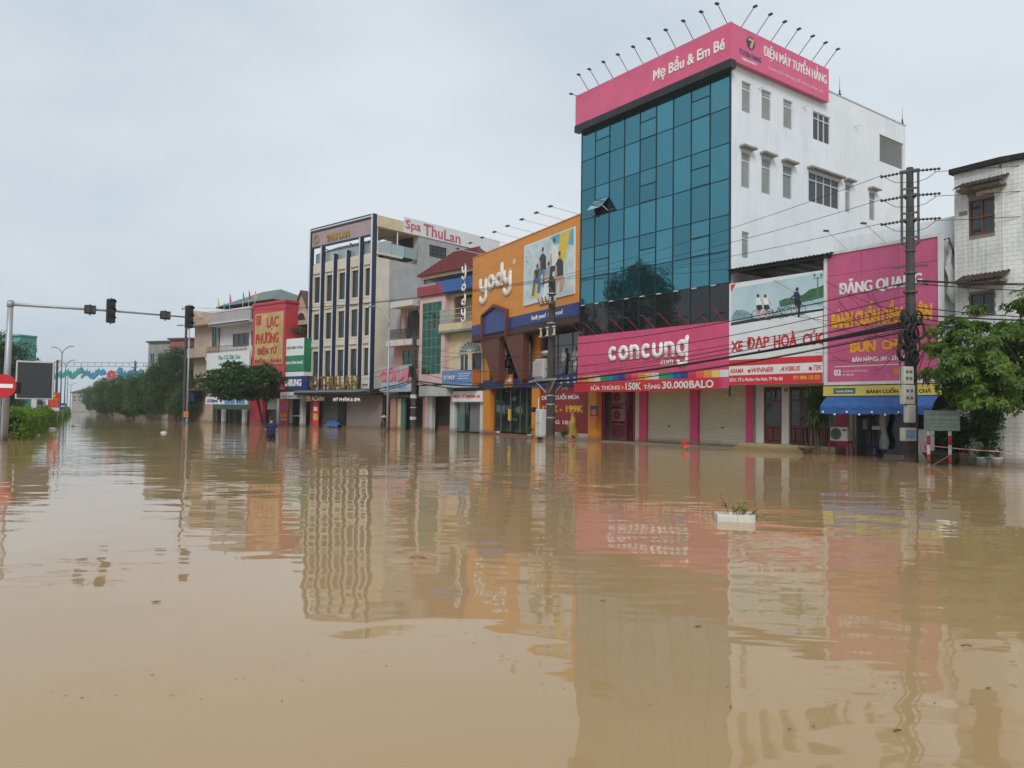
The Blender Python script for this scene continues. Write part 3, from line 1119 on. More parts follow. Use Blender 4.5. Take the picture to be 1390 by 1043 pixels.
s = FB.thing('billboard', 'bicycle shop billboard XE ĐẠP HOÀ CÚC with cyclists by a railing', 'billboard')
box('board', M('poster_pale', (.70, .74, .76), .35, .05, .8, .05), s, .0, WB - .08, -.10, .04, ZBB, ZBT)
bw = WB - .08
bp_ = lambda x, y: FB.px(980 + x / 5.794, 350 + y / 5.794, -.10)
def poly(pts, mt, name, d=-.1, th=.004, conv=bp_, par=None):
    return MB().prism([conv(*p) for p in pts], d - th, d - .0005).build(name, mt, par or s)
psky = M('print_sky', (.44, .60, .66), .35, .10, 1.2)
ppale = M('print_pale', (.66, .74, .76), .35, .10, .9)
proad = M('print_road', (.035, .04, .045), .4, .2)
pleaf = M('print_leaf', (.06, .15, .05), .4, .6, 9)
prail = M('print_rail', (.06, .20, .20), .4, .2)
pred = M('print_red', (.60, .035, .05), .4, .08)
pnavy = M('print_navy', (.02, .03, .08), .4, .2)
pskin = M('print_skin', (.55, .33, .24), .5, .1)
phair = M('print_hair', (.02, .015, .015), .5, .1)
pgreen = M('print_lime', (.30, .42, .04), .5, .1)
poly([(75, 245), (815, 110), (815, 385), (75, 520)], psky, 'print_sky', th=.002)
poly([(450, 340), (500, 320), (560, 318), (640, 290), (690, 250), (750, 235), (800, 215), (818, 215), (818, 310), (460, 390)], pleaf, 'print_foliage', th=.003)
poly([(75, 470), (110, 415), (160, 410), (200, 425), (250, 450), (250, 480), (75, 500)], M('print_far', (.20, .33, .38), .4, .5, 8), 'print_far_bank', th=.003)
poly([(70, 512), (250, 478), (818, 395), (818, 412), (250, 505), (70, 535)], proad, 'print_kerb', th=.0035)
poly([(70, 67 + 175), (70, 213), (110, 206), (72, 272)], pred, 'print_corner', th=.004)
# railing
m = MB()
for k in range(26):
    x = 450 + k * 14.2
    y = 352 - k * 1.9
    a, b = bp_(x, y), bp_(x, y + 70)
    m.box(a[0] - .008, a[0] + .008, -.105, -.1036, b[1], a[1])
tag(m.build('print_railing', prail, s), kind='stuff')
for (ya, yb) in ((350, 303), (400, 352)):
    poly([(450, ya), (816, yb), (816, yb + 5), (450, ya + 5)], prail, 'print_rail', th=.0052)
poly([(749, 150), (757, 150), (760, 312), (748, 312)], prail, 'print_lamp_post', th=.0056)
for x in (727, 782):
    poly([(x - 10, 128), (x + 12, 126), (x + 7, 150), (x - 5, 150)], prail, 'print_lantern', th=.0056)
poly([(722, 160), (790, 155), (790, 161), (722, 166)], prail, 'print_lamp_arm', th=.0058)
def cyc(x, y, r, frame, d):
    c1, c2 = bp_(x, y), bp_(x + r * 2.7, y - r * .35)
    rr = abs(bp_(x, y - r)[1] - c1[1])
    for c in (c1, c2):
        MB().ring(c, rr * .9, rr, -.1 - d - .002, -.1 - d, 26).build('print_wheel', proad, s)
    m = MB()
    pk = [(c1, (c1[0] + (c2[0] - c1[0]) * .35, c1[1] + rr * 1.1)), ((c1[0] + (c2[0] - c1[0]) * .45, c1[1]), (c1[0] + (c2[0] - c1[0]) * .8, c1[1] + rr * 1.5)),
          (c2, (c1[0] + (c2[0] - c1[0]) * .78, c1[1] + rr * 1.6))]
    for k_, (a, b) in enumerate(pk):
        m = MB()
        dx, dz = b[0] - a[0], b[1] - a[1]
        l = math.hypot(dx, dz)
        nx, nz = -dz / l * .018, dx / l * .018
        m.prism([(a[0] + nx, a[1] + nz), (b[0] + nx, b[1] + nz), (b[0] - nx, b[1] - nz), (a[0] - nx, a[1] - nz)], -.1 - d - .004 - k_ * .0006, -.1 - d - .0025)
        m.build('print_bike_frame', frame, s)
cyc(265, 455, 40, pred, .006)
cyc(370, 455, 36, proad, .0062)
cyc(510, 425, 42, pgreen, .006)
pw = M('print_white', (.74, .76, .76), .4, .08)
for (ox, oy, k, top, bot, face) in ((288, 300, 1.0, pw, proad, 1), (345, 302, .95, pw, proad, 1), (588, 250, 1.15, pnavy, phair, -1)):
    P_ = lambda pts: [(ox + x * k, oy + y * k) for (x, y) in pts]
    poly(P_([(-18, 18), (12, 14), (26, 50), (22, 72), (-16, 74)]), top, 'print_shirt', th=.012)
    poly(P_([(-16, 74), (22, 70), (34, 98), (10, 118), (-14, 108)]), bot, 'print_skirt', th=.013)
    poly(P_([(10, 112), (24, 104), (20, 190), (8, 190)] if face < 0 else [(10, 112), (22, 104), (6, 180), (-6, 178)]), bot if face < 0 else pskin, 'print_leg', th=.0125)
    poly(P_([(12, 30), (22, 28), (46, 66), (40, 72)] if face > 0 else [(-14, 30), (-4, 34), (-40, 66), (-46, 60)]), pskin if face > 0 else top, 'print_arm', th=.0128)
    c = bp_(ox, oy + 4 * k)
    r = abs(bp_(ox, oy - 9 * k)[1] - c[1])
    MB().disc(c, r, -.1135, -.1005, 14, .85).build('print_head', pskin, s)
    c = bp_(ox - 4 * face, oy - 1 * k)
    MB().disc(c, r * 1.05, -.1145, -.1136, 14, .8).build('print_hair', phair, s)
def btext(t, xa, ya, xb, yb, h, mt, bd=.02, sh=0., dp=.004, d=-.1):
    """baseline from (xa,ya) to (xb,yb), cap height h metres"""
    a, b = bp_(xa, ya), bp_(xb, yb)
    z = (a[1] + b[1]) / 2
    return text(s, t, a[0], b[0], z, z + h, d - .0005, mt, dp, bd, sh)
btext('XE', 70, 745, 163, 735, .53, pred, .045)
btext('ĐẠP', 196, 750, 370, 727, .72, pred, .045)
btext('HOÀ', 407, 720, 592, 692, .75, pred, .045)
btext('CÚC', 634, 697, 838 - 25, 680, .68, pred, .045)
z_ = bp_(440, 822)[1]
zs = [bp_(440, 850)[1], bp_(440, 912 - 18)[1], bp_(440, 940 - 22)[1]]
H_ = ZBT - ZBB
box('print_band', pred, s, .01, bw - .01, -.106, -.1005, ZBB + H_ * .185, ZBB + H_ * .245)
box('print_band', pw, s, .01, bw - .01, -.104, -.1005, ZBB + H_ * .095, ZBB + H_ * .184)
box('print_band', pred, s, .01, bw - .01, -.106, -.1005, ZBB + .005, ZBB + H_ * .094)
u = bw / 100
zl = ZBB + H_ * .115
for (t, a, b) in (('ASAMA', 1, 17), ('WINNER', 26, 50), ('AVIBUS', 57, 78), ('TEK', 91, 99.5)):
    text(s, t, u * a, u * b, zl, zl + H_ * .045, -.1045, pred, .003, .03, .25)
MB().disc((u * 23.5, zl + .08), .09, -.107, -.1045, 14).build('print_roundel', pred, s)
MB().disc((u * 88, zl + .08), .09, -.107, -.1045, 14).build('print_roundel', pred, s)
text(s, 'Số 01, Tổ 2, Phường Yên Ninh, TP Yên Bái', u * 1, u * 60, ZBB + H_ * .025, ZBB + H_ * .075, -.1065, lw, .003, .02)
text(s, 'ĐT: 0986 132 323', u * 71, u * 97, ZBB + H_ * .035, ZBB + H_ * .072, -.1065, yel, .003, .02)

# ================================================================== eatery with the big pink board
FC = Frame(1121, 34.3, 1281, 30.2)
WC = FC.W
RC = 1.7
e_ = FC.thing('eatery_building', 'flat-roofed white eatery with open dark front under a pink billboard', 'building')
CZB = (FC.px(1120, 524.6)[1] + FC.px(1276.5, 518.5)[1]) / 2
CZT = (FC.px(1120, 344.6)[1] + FC.px(1277.7, 316.5)[1]) / 2
cx_ = lambda x, y=590: FC.px(x, y, RC)[0]
PT = (FC.px(1126, 325, .6)[1] + FC.px(1283, 297, .6)[1]) / 2
box('parapet', M('white_render'), e_, .02, WC + .35, .55, .8, CZB + 1, PT, .01)
box('roof', conc, e_, .02, WC + .1, .8, 9, CZT - .9, CZT - .7)
box('soffit', M('offwhite_plaster'), e_, .0, WC + .15, .1, RC + 1.5, CZB - .02, CZB + .2)
xa, xb = cx_(1137), cx_(1153)
box('column', pinkd, e_, xa, xb, RC - .1, RC + .2, DEEP, CZB)
box('column', offw, e_, xb + .004, cx_(1158), RC - .05, RC + .2, DEEP, CZB)
gt = M('grey_tile_wall', (.20, .22, .22), .4, .15, 2, .1)
MB().box(cx_(1158), cx_(1200), RC + .9, RC + 1.0, DEEP, CZB).box(cx_(1158), cx_(1158) + .06, RC + .21, RC + .9, DEEP, CZB).build('side_wall', gt, e_)
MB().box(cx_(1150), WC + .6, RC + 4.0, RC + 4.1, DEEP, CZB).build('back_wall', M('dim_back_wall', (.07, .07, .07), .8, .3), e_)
box('wall', offw, e_, WC + .02, WC + .2, RC - .1, 9, DEEP, CZT - .8)
box('door_sill', offw, e_, cx_(1200), WC, RC - .05, RC + .25, DEEP, .1)
m = MB()
for x in (1199, 1228, 1246):
    a = cx_(x)
    box('door_frame', M('iron_dark'), e_, a - .03, a + .03, RC + .05, RC + .11, .1, CZB)
for (a, b) in ((1200, 1227), (1229, 1245)):
    box('door_pane', glass('dark_shop_glass', (.012, .013, .014), .0, .05, .01, .45), e_, cx_(a) + .03, cx_(b) - .03, RC + .075, RC + .085, .12, CZB)

s = FC.thing('billboard', 'large faded pink billboard ĐĂNG QUANG BÁNH CUỐN in a white frame', 'billboard')
m = MB()
fr = .13
m.box(-.02, WC + .02, -.12, .06, CZT - fr, CZT).box(-.02, WC + .02, -.12, .06, CZB, CZB + fr).box(-.02, fr, -.12, .06, CZB + fr, CZT - fr).box(WC - fr, WC + .02, -.12, .06, CZB + fr, CZT - fr)
m.build('frame', M('frame_white', (.66, .67, .67), .5, .1, 2, .25), s)
fade = M('faded_pink', (.55, .105, .235), .42, .14, .8, .22, (.62, .24, .36))
nxp, nzp = 3, 6
for i in range(nxp):
    for j in range(nzp):
        x0, x1 = fr + (WC - 2 * fr) * i / nxp, fr + (WC - 2 * fr) * (i + 1) / nxp
        z0, z1 = CZB + fr + (CZT - CZB - 2 * fr) * j / nzp, CZB + fr + (CZT - CZB - 2 * fr) * (j + 1) / nzp
        box('panel', fade, s, x0 + .006, x1 - .006, -.07 - .004 * ((i + j) % 2), .0, z0 + .006, z1 - .006)
box('backing', M('joint_grey'), s, fr, WC - fr, .001, .03, CZB + fr, CZT - fr)
cp = lambda x, y: FC.px(1120 + x / 4.74, 310 + y / 4.74, -.075)
def ctxt(t, xa, ya, xb, yb, h, mt, bd=.02, dp=.012):
    a, b = cp(xa, ya), cp(xb, yb)
    z = (a[1] + b[1]) / 2
    return text(s, t, a[0], b[0], z, z + h, -.0755, mt, dp, bd)
ctxt('ĐĂNG QUANG', 90, 440, 622, 378, .72, lw, .05)
orng = M('letter_amber', (.80, .38, .02), .5, .1)
ctxt('BÁNH CUỐN', 42, 655, 352, 615, 1.02, orng, .06)
ctxt('DẦM TRÂN', 365, 620, 690, 588, 1.0, orng, .06)
ctxt('BÚN', 162, 805, 328, 790, .58, orng, .05)
ctxt('CHẢ', 365, 788, 520, 772, .55, orng, .05)
ctxt('BÁN HÀNG: 5H - 21H20', 175, 862, 520, 845, .24, lw, .03, .006)
ctxt('02', 57, 952, 104, 948, .27, lw, .04, .006)
ctxt('ĐẠI LỘ NGUYỄN THÁI HỌC', 114, 930, 272, 922, .10, lw, .015, .005)
ctxt('TP YÊN BÁI', 114, 952, 186, 948, .10, lw, .015, .005)
ctxt('ĐT: 0216 381 525', 440, 938, 668, 932, .22, orng, .02, .005)
a, b = cp(62, 895), cp(505, 877)
box('print_rule', lw, s, a[0], b[0], -.082, -.0755, a[1], a[1] + .03)
for x in (1129, 1180):
    u = FC.px(x + 10, 335, 0)[0]
    lamp(s, (u + .45, -.1, CZT), (u, -.9, CZT + .75), alu)

s = FC.thing('awning', 'blue tarpaulin awning with a yellow sign strip over the eatery front', 'awning')
D = -.10
ya_, yb_ = FC.px(1123, 527, D), FC.px(1279, 521.5, D)
h1 = .42
zt = CZB - .05
box('sign_strip', M('yellow_strip', (.62, .52, .10), .5, .12, 1.5, .2), s, -.05, WC - .05, D - .02, D + .05, zt - h1, zt)
text(s, 'BÁNH CUỐN NHÂN CHẢ', WC * .39, WC * .92, zt - .33, zt - .10, D - .021, M('letter_brown', (.10, .05, .02), .5), .01, .03)
box('print_patch', M('patch_green', (.03, .13, .14), .5), s, WC * .09, WC * .29, D - .026, D - .021, zt - .33, zt - .09)
text(s, 'TƯNG BỪNG', WC * .11, WC * .27, zt - .27, zt - .16, D - .0265, lw, .004)
m = MB()
nn, mm_ = 30, 5
blue = M('blue_tarp', (.03, .11, .34), .5, .2, 2, .1)
for i in range(nn + 1):
    for j in range(mm_ + 1):
        u = .12 + (WC - .25) * i / nn
        f = j / mm_
        m.v.append((u, D + .02 - .55 * f + .02 * math.sin(i * 1.7) * f, zt - h1 - .02 - .40 * f - (.12 if j == mm_ else 0) + .015 * math.sin(i * 2.3 + j)))
for i in range(nn):
    for j in range(mm_):
        k = i * (mm_ + 1) + j
        m.f.append((k, k + 1, k + mm_ + 2, k + mm_ + 1))
m.build('tarpaulin', blue, s, True)
q = MB()
q.v += [(.12 + (WC - .25) * i / nn, D - .52, zt - h1 - .45) for i in range(nn + 1)] + [(.12 + (WC - .25) * i / nn, D - .50 + .02 * math.sin(i * 1.3), zt - h1 - .78 + .03 * math.sin(i * 2.9)) for i in range(nn + 1)]
for i in range(nn): q.f.append((i, i + 1, i + nn + 2, i + nn + 1))
q.build('valance', blue, s, True)
for k in range(9):
    u = .3 + (WC - .6) * k / 8
    MB().ball((u, D - .58, zt - h1 - .70 - .1 * (k % 2)), .045, 8, 6).build('light_bulb', M('bulb_white', (.8, .8, .78), .3), s)

# things at the eatery
def local(fr_, name, label, cat, u, d, z=0, rz=0, group=None):
    p = fr_.w(u, d, z)
    return thing(name, label, cat, p, fr_.rz + rz, group)
u = FC.px(1141, 600, .9)[0]
t = local(FC, 'air_conditioner', 'white air conditioner outdoor unit on a red stool', 'air conditioner', u, .9, .62)
MB().cbox(-.42, .42, -.16, .16, 0, .62, .02).build('casing', M('unit_white', (.62, .62, .59), .45, .08, 3, .15), t)
MB().disc((-.12, .31), .25, -.168, -.161, 24).build('fan_opening', M('fan_dark', (.05, .05, .05), .5), t)
m = MB()
for r in (.06, .11, .16, .21, .255): m.ring((-.12, .31), r - .006, r + .006, -.18, -.169, 24)
tag(m.build('fan_guard', M('guard_grey', (.28, .28, .27), .5), t), kind='stuff')
box('badge', M('badge_blue', (.05, .12, .32), .4), t, .18, .38, -.166, -.161, .44, .52)
t = local(FC, 'stool', 'red plastic stool standing in the water under the air conditioner', 'stool', u, .9, DEEP)
mred = M('stool_red', (.35, .03, .06), .5)
box('seat', mred, t, -.46, .46, -.22, .22, 1.15, 1.21, .01)
for (a, b) in ((-.42, -.18), (.42, -.18), (-.42, .18), (.42, .18)):
    MB().bar((a * 1.12, b * 1.1, 0), (a, b, 1.15), .06).build('leg', mred, t)
u = FC.px(1188, 620, RC + .4)[0]
t = local(FC, 'water_bottle', 'blue plastic water cooler bottle in the dark eatery doorway', 'bottle', u, RC + .4, .02)
MB().lathe([(.13, 0), (.14, .03), (.14, .12), (.13, .14), (.14, .16), (.14, .30), (.12, .36), (.05, .42), (.035, .44), (.035, .50)], 14).build('body', M('bottle_blue', (.01, .06, .22), .15, .1, spec=.6), t, True)
MB().lathe([(.04, .50), (.04, .54)], 10).build('cap', M('cap_pink', (.5, .2, .2), .5), t)
u0 = FC.px(1172, 600, RC + .6)[0]
t = local(FC, 'shelf_rack', 'black metal rack with boxes inside the eatery', 'rack', u0, RC + .55, DEEP)
for x in (-.5, .5):
    for y in (-.15, .15): box('upright', blk, t, x - .02, x + .02, y - .02, y + .02, 0, 2.9)
for z in (1.0, 1.7, 2.3): box('shelf', blk, t, -.52, .52, -.17, .17, z, z + .03)
box('carton', M('carton_grey', (.14, .15, .15), .7), t, -.2, .3, -.12, .12, 2.334, 2.8)
box('carton', M('carton_pale', (.30, .32, .31), .7), t, .05, .28, -.12, .12, 1.734, 2.2)
box('carton', M('carton_grey'), t, -.4, -.05, -.1, .12, 1.034, 1.4)
u = FC.px(1200, 590, RC - .15)[0]
t = local(FC, 'raincoat', 'grey plastic raincoat hanging at the eatery door', 'raincoat', u, RC - .15, .32)
m = MB()
for i in range(9):
    z = 1.75 * i / 8
    wv = .16 + .05 * math.sin(i * 1.3) - .10 * (i == 8)
    for k in range(14):
        w_ = 2 * math.pi * k / 14
        rr = wv * (1 + .25 * math.sin(k * 2.6 + i * .3))
        m.v.append((rr * math.cos(w_) + .03 * math.sin(i), .5 * rr * math.sin(w_), z))
for i in range(8):
    for k in range(14): m.f.append((i * 14 + k, i * 14 + (k + 1) % 14, i * 14 + 14 + (k + 1) % 14, i * 14 + 14 + k))
m.build('cloth', M('raincoat_grey', (.36, .38, .39), .4, .2, 4), t, True)
MB().bar((0, .05, 1.7), (0, .2, 1.85), .02).build('hook', blk, t)
u = FC.px(1190, 581, RC - .02)[0]
p = FC.w(u, RC - .02, FC.px(1190, 583.5, RC - .02)[1])
t = thing('notice', 'small white paper notice taped to the eatery glass', 'notice', p, FC.rz)
box('sheet', M('paper_pink', (.66, .55, .57), .6), t, -.22, .22, 0, .006, 0, .16)
u0, u1 = FC.px(1244, 600, .6)[0], FC.px(1268, 600, .6)[0]
t = local(FC, 'counter_panel', 'grey white panel with a red round mark beside the eatery door', 'panel', (u0 + u1) / 2, .6, DEEP)
hz = FC.px(1256, 583, .6)[1] - DEEP
box('board', M('panel_grey', (.46, .48, .49), .6, .15, 3, .2), t, (u0 - u1) / 2, (u1 - u0) / 2, 0, .05, 0, hz, .01)
MB().ring((.02, hz - .75), .20, .23, -.008, -.001, 24, .4, 6.0).build('round_mark', pred, t)
text(t, 'S', -.07, .11, hz - .86, hz - .62, -.001, pred, .006, .03)

# ================================================================== white tiled corner house on the right
FT = Frame(1297.5, 30.0, 1362.5, 28.55)
WT = FT.W
h_ = FT.thing('corner_house', 'weathered white tiled corner house with brown windows and mossy canopies', 'house')
ZTT = (FT.px(1299, 231)[1] + FT.px(1366.8, 215.6)[1]) / 2
mort = M('mortar_dark', (.24, .23, .21), .9, .3, 2)
tile = M('white_tile', (.68, .70, .69), .30, .14, 1.2, .55, (.22, .18, .12), .1)
tp = lambda x, y: (1250 + x / 4.964, 210 + y / 4.964)
w1 = FT.rect(*tp(322, 315), *tp(498, 525))
w2 = FT.rect(*tp(325, 940), *tp(500, 1075))
w3 = FT.rect(*(1250 + 262 / 4.014, 380 + 655 / 4.014), *(1250 + 400 / 4.014, 380 + 850 / 4.014))
HL = [w1, w2, w3]
wall_holes(0, WT, DEEP, ZTT - .12, 0, .2, HL).build('wall', mort, h_)
ang = math.radians(14.5)                     # the second face turns a little more towards the street
fx, fy = math.cos(ang), math.sin(ang)
L2 = 7.0
m = MB()
m.prism([(WT, .0), (WT + fx * L2, fy * L2), (WT + fx * L2 - .2 * fy, fy * L2 + .2), (WT - .001, .2)], DEEP, ZTT - .12, 'z')
m.prism([(.0, .2), (.2, .2), (.2, 8), (.0, 8)], DEEP, ZTT - .12, 'z')
m.build('wall', mort, h_)
MB().prism([(.2, .3), (WT, .3), (WT + fx * L2, fy * L2 + .3), (WT + fx * L2, 8), (.2, 8)], ZTT - .5, ZTT - .3, 'z').build('roof_slab', conc, h_)
MB().prism([(.2, .6), (WT + 3, .6), (WT + 3, .7), (.2, .7)], DEEP, ZTT - .6, 'z').build('inner_wall', concd, h_)
def tiles(x0, x1, z0, z1, holes, tw=.33, th=.165, gap=.007):
    m = MB()
    j = 0
    z = z0
    while z < z1 - .02:
        zt_ = min(z + th - gap, z1)
        x = x0 - (tw / 2 if j % 2 else 0)
        while x < x1:
            a, b = max(x, x0), min(x + tw - gap, x1)
            if b - a > .03:
                segs = [(a, b)]
                for h in holes:
                    if zt_ > h[2] and z < h[3]:
                        ns = []
                        for (p, q) in segs:
                            if q <= h[0] or p >= h[1]: ns.append((p, q)); continue
                            if h[0] - p > .03: ns.append((p, h[0]))
                            if q - h[1] > .03: ns.append((h[1], q))
                        segs = ns
                for (p, q) in segs:
                    d = rnd.uniform(.006, .013)
                    if rnd.random() < .012: continue
                    m.box(p, q, -d, -.0005, z, zt_)
            x += tw
        z += th
        j += 1
    return m
tm = tiles(0.005, WT - .004, DEEP, ZTT - .12, HL)
tag(tm.build('wall_tile', tile, h_), kind='stuff')
tm = tiles(0.01, L2, DEEP, ZTT - .12, [])
for i, v in enumerate(tm.v):
    x, y, z = v
    tm.v[i] = (WT + x * fx - y * fy, x * fy + y * fx, z)
tag(tm.build('wall_tile', tile, h_), kind='stuff')
cop = M('roof_edge_dark', (.016, .014, .014), .8, .3, 2, .3)
m = MB()
m.prism([(-.12, -.18), (WT + .02, -.18), (WT + fx * L2, fy * L2 - .18), (WT + fx * L2, fy * L2 + .3), (WT, .3), (-.12, .3)], ZTT - .14, ZTT + .06, 'z')
m.build('roof_edge', cop, h_)
wbr = M('window_brown', (.16, .062, .036), .55, .25, 5, .2)
window(h_, w1[0], w1[1], w1[2], w1[3], .08, 2, (.5,), wbr, dglass, .06, .07)
window(h_, w2[0], w2[1], w2[2], w2[3], .08, 2, (), M('window_grey_brown', (.15, .125, .10), .6), dglass, .06, .07)
window(h_, w3[0], w3[1], w3[2], w3[3], .08, 2, (.78,), M('window_tan', (.22, .14, .08), .6), dglass, .06, .07)
moss = M('mossy_tile', (.045, .030, .024), .9, .6, 6, .5, (.045, .055, .015), .6)
for (xa, ya, xb, yb, k) in ((232, 165, 556, 255, 0), (236, 810, 562, 895, 1)):
    r = FT.rect(*tp(xa, ya + (40 if k == 0 else 40)), *tp(xb, yb - 20))
    zb = (FT.px(*tp(xa, yb - 10), -.5)[1] + FT.px(*tp(xb, 205 if k == 0 else 850), -.5)[1]) / 2
    u0, u1 = FT.px(*tp(xa + 20, yb), -.4)[0], FT.px(*tp(xb - 12, yb), -.4)[0]
    c_ = MB()
    c_.prism([(-.55, zb), (-.55, zb + .10), (-.014, zb + .10), (-.014, zb)], u0, u1, 'x')
    cn = c_.build('canopy', M('grimy_plaster', (.20, .18, .15), .8, .4, 4, .85, (.03, .028, .024)), h_)
    nt_ = 11
    for i in range(nt_):
        for j in range(3):
            x = u0 - .08 + (u1 - u0 + .16) * (i + .5) / nt_
            wd = (u1 - u0 + .16) / nt_
            y0, y1 = -.66 + j * .22, -.40 + j * .22
            za, zc = zb + .10 + j * .10, zb + .22 + j * .10
            q = MB()
            pr_ = [(-.5, 0), (-.3, .05), (0, .07), (.3, .05), (.5, 0)]
            for (yy, zz) in ((y0, za), (y1, zc)):
                for (px_, pz_) in pr_: q.v.append((x + px_ * wd, yy, zz + pz_ + rnd.uniform(-.008, .008)))
            for a in range(4): q.f.append((a, a + 1, a + 6, a + 5))
            q.v += [(v[0], v[1], v[2] - .035) for v in q.v[:10]]
            for a in range(4): q.f += [(a, a + 10, a + 11, a + 1)]
            q.build('roof_tile', moss, cn)
# narrow gap building with torn cloth between eatery and corner house
gp = FC.thing('passage_house', 'narrow grey house squeezed between the eatery and the tiled house', 'house')
box('wall', M('white_render'), gp, WC + .36, WC + 1.6, .9, 7, DEEP, FC.px(1290, 311, 1.0)[1])
box('coping', M('weathered_coping'), gp, WC + .34, WC + 1.62, .86, 7, FC.px(1290, 311, 1.0)[1] + .002, FC.px(1290, 309, 1.0)[1] + .08)
r = FC.rect(1283.5, 342, 1299, 400, .9)
window(gp, WC + .45, WC + 1.1, r[2] - .6, r[3], .885, 2, (.5,), M('iron_dark'), dglass, .04, .04)
box('ladder_rail', M('lattice_iron'), gp, WC + .38, WC + .42, .4, .44, 3.0, CZT)
p0 = FC.px(1286, 325, .3)
t = local(FC, 'torn_banner', 'torn white cloth strip dangling from a wire bracket beside the pink billboard', 'cloth', p0[0], .3, 0)
m = MB()
zt0, zb0 = p0[1] - .1, FC.px(1294, 412, .3)[1]
for i in range(13):
    f = i / 12
    wd = .06 + .16 * f * (1 - .6 * (f > .9))
    ox = .22 * f + .07 * math.sin(i * 1.1)
    for j in range(3): m.v.append((ox + (j - 1) * wd, .06 * math.sin(j * 2 + i * .8), zt0 + (zb0 - zt0) * f))
for i in range(12):
    for j in range(2): m.f.append((3 * i + j, 3 * i + j + 1, 3 * i + j + 4, 3 * i + j + 3))
m.build('cloth', M('dirty_cloth', (.55, .55, .53), .8, .2, 3, .3), t, True)
MB().tube([(-.2, .05, zt0 + .1), (.05, 0, zt0 + .15), (.55, .05, zt0 - 1.7)], .03, 6).build('bracket', M('iron_dark'), t)

# ================================================================== orange clothes shop
FY = Frame(639, 61.7, 785, 47.5)
WY = FY.W
RY = 1.2
y_ = FY.thing('clothes_shop', 'orange clad clothes shop with blue band and brown house-shaped portal', 'shop')
YT = (FY.px(642.8, 350.3)[1] + FY.px(790.9, 292)[1]) / 2
YB1 = (FY.px(640.6, 442.3)[1] + FY.px(789, 410.4)[1]) / 2       # top of the blue band
YB0 = (FY.px(640.6, 455.6)[1] + FY.px(788, 427.8)[1]) / 2       # bottom of the blue band
YB = (FY.px(640.6, 463)[1] + FY.px(788, 438.5)[1]) / 2          # bottom of the ribbed brown strip
orange = M('orange_panel', (.66, .255, .025), .4, .07, .9, .16, (.42, .15, .02))
blueb = M('royal_blue', (.025, .045, .20), .4, .08, 1, .05)
brown = M('portal_brown', (.125, .038, .022), .5, .15, 1.5, .15)
ribm = M('ribbed_brown', (.085, .05, .038), .6, .2)
def ip(fr_, xa, ya, xb, yb, d=0.0):
    """mean height of a line seen from (xa,ya) to (xb,yb)"""
    return (fr_.px(xa, ya, d)[1] + fr_.px(xb, yb, d)[1]) / 2
nx_, nz_ = 9, 4
for i in range(nx_):
    for j in range(nz_):
        x0, x1 = WY * i / nx_, WY * (i + 1) / nx_
        z0, z1 = YB1 + (YT - YB1) * j / nz_, YB1 + (YT - YB1) * (j + 1) / nz_
        box('cladding_panel', orange, y_, x0 + .005, x1 - .005, -.02 - .004 * ((i * 3 + j) % 2), .1, z0 + .005, z1 - .005)
MB().box(.003, WY - .003, .101, .5, YB, YT - .01).box(.003, .25, .5, 8, YB, YT - .05).build('wall', M('orange_panel'), y_)
box('roof', conc, y_, .2, WY - .1, .5, 14, YT - 1.2, YT - 1.0)
box('parapet_cap', M('orange_panel'), y_, -.03, WY + .0, -.06, .5, YT, YT + .07)
MB().box(0, WY, -.03, .1, YB0, YB1 - .002).build('blue_band', blueb, y_)
m = MB()
n = 120
for k in range(n):
    m.box(WY * k / n, WY * (k + .55) / n, -.02, .1, YB, YB0 - .002)
tag(m.build('ribbed_strip', ribm, y_), kind='stuff')
MB().box(0, WY, .02, .1, YB + .001, YB0 - .003).build('strip_back', M('ribbed_dark', (.04, .025, .02), .7), y_)
box('soffit', M('soffit_dark', (.08, .06, .05), .8), y_, 0.003, WY - .003, .1, RY + .5, YB - .08, YB - .002)
# portal: pentagon frame and two tapering legs that lean down to the fascia
zp = lambda x, y, zx=640, zy=290, k=5.794, d=-.12: FY.px(zx + x / k, zy + y / k, d)
A = [zp(85, 800), zp(182, 712), zp(285, 755)]
pl, pr_ = A[0][0], A[2][0]
apx, apz = zp(182, 715)
ez = (A[0][1] + A[2][1]) / 2
pb = YB - .05
MB().prism([(pl + .18, pb + .4), (pr_ - .18, pb + .4), (pr_ - .18, ez - .1), (apx, apz - .25), (pl + .18, ez - .1)], -.10, -.035).build('portal_panel', M('portal_blue', (.035, .065, .24), .4, .1), y_)
m = MB()
t_ = .2
m.prism([(pl, pb), (pl + t_, pb), (pl + t_, ez - .08), (pl, ez)], -.28, -.036)
m.prism([(pr_ - t_, pb), (pr_, pb), (pr_, ez), (pr_ - t_, ez - .08)], -.28, -.036)
m.prism([(pl, ez), (pl + t_, ez - .08), (apx, apz - .22), (apx, apz)], -.282, -.036)
m.prism([(apx, apz), (apx, apz - .22), (pr_ - t_, ez - .08), (pr_, ez)], -.282, -.036)
m.build('portal_frame', brown, y_)
lp = lambda x, y: FY.px(620 + x / 3.16, 280 + y / 3.16, .2)
for pts in ([(107, 570), (190, 570), (188, 750), (165, 755)], [(210, 550), (292, 560), (292, 740), (282, 765)]):
    q = [lp(*p) for p in pts]
    MB().prism([(q[0][0], YB - .01), (q[1][0], YB - .01), (q[2][0], q[2][1]), (q[3][0], q[3][1])], .05, .55).build('portal_leg', brown, y_)
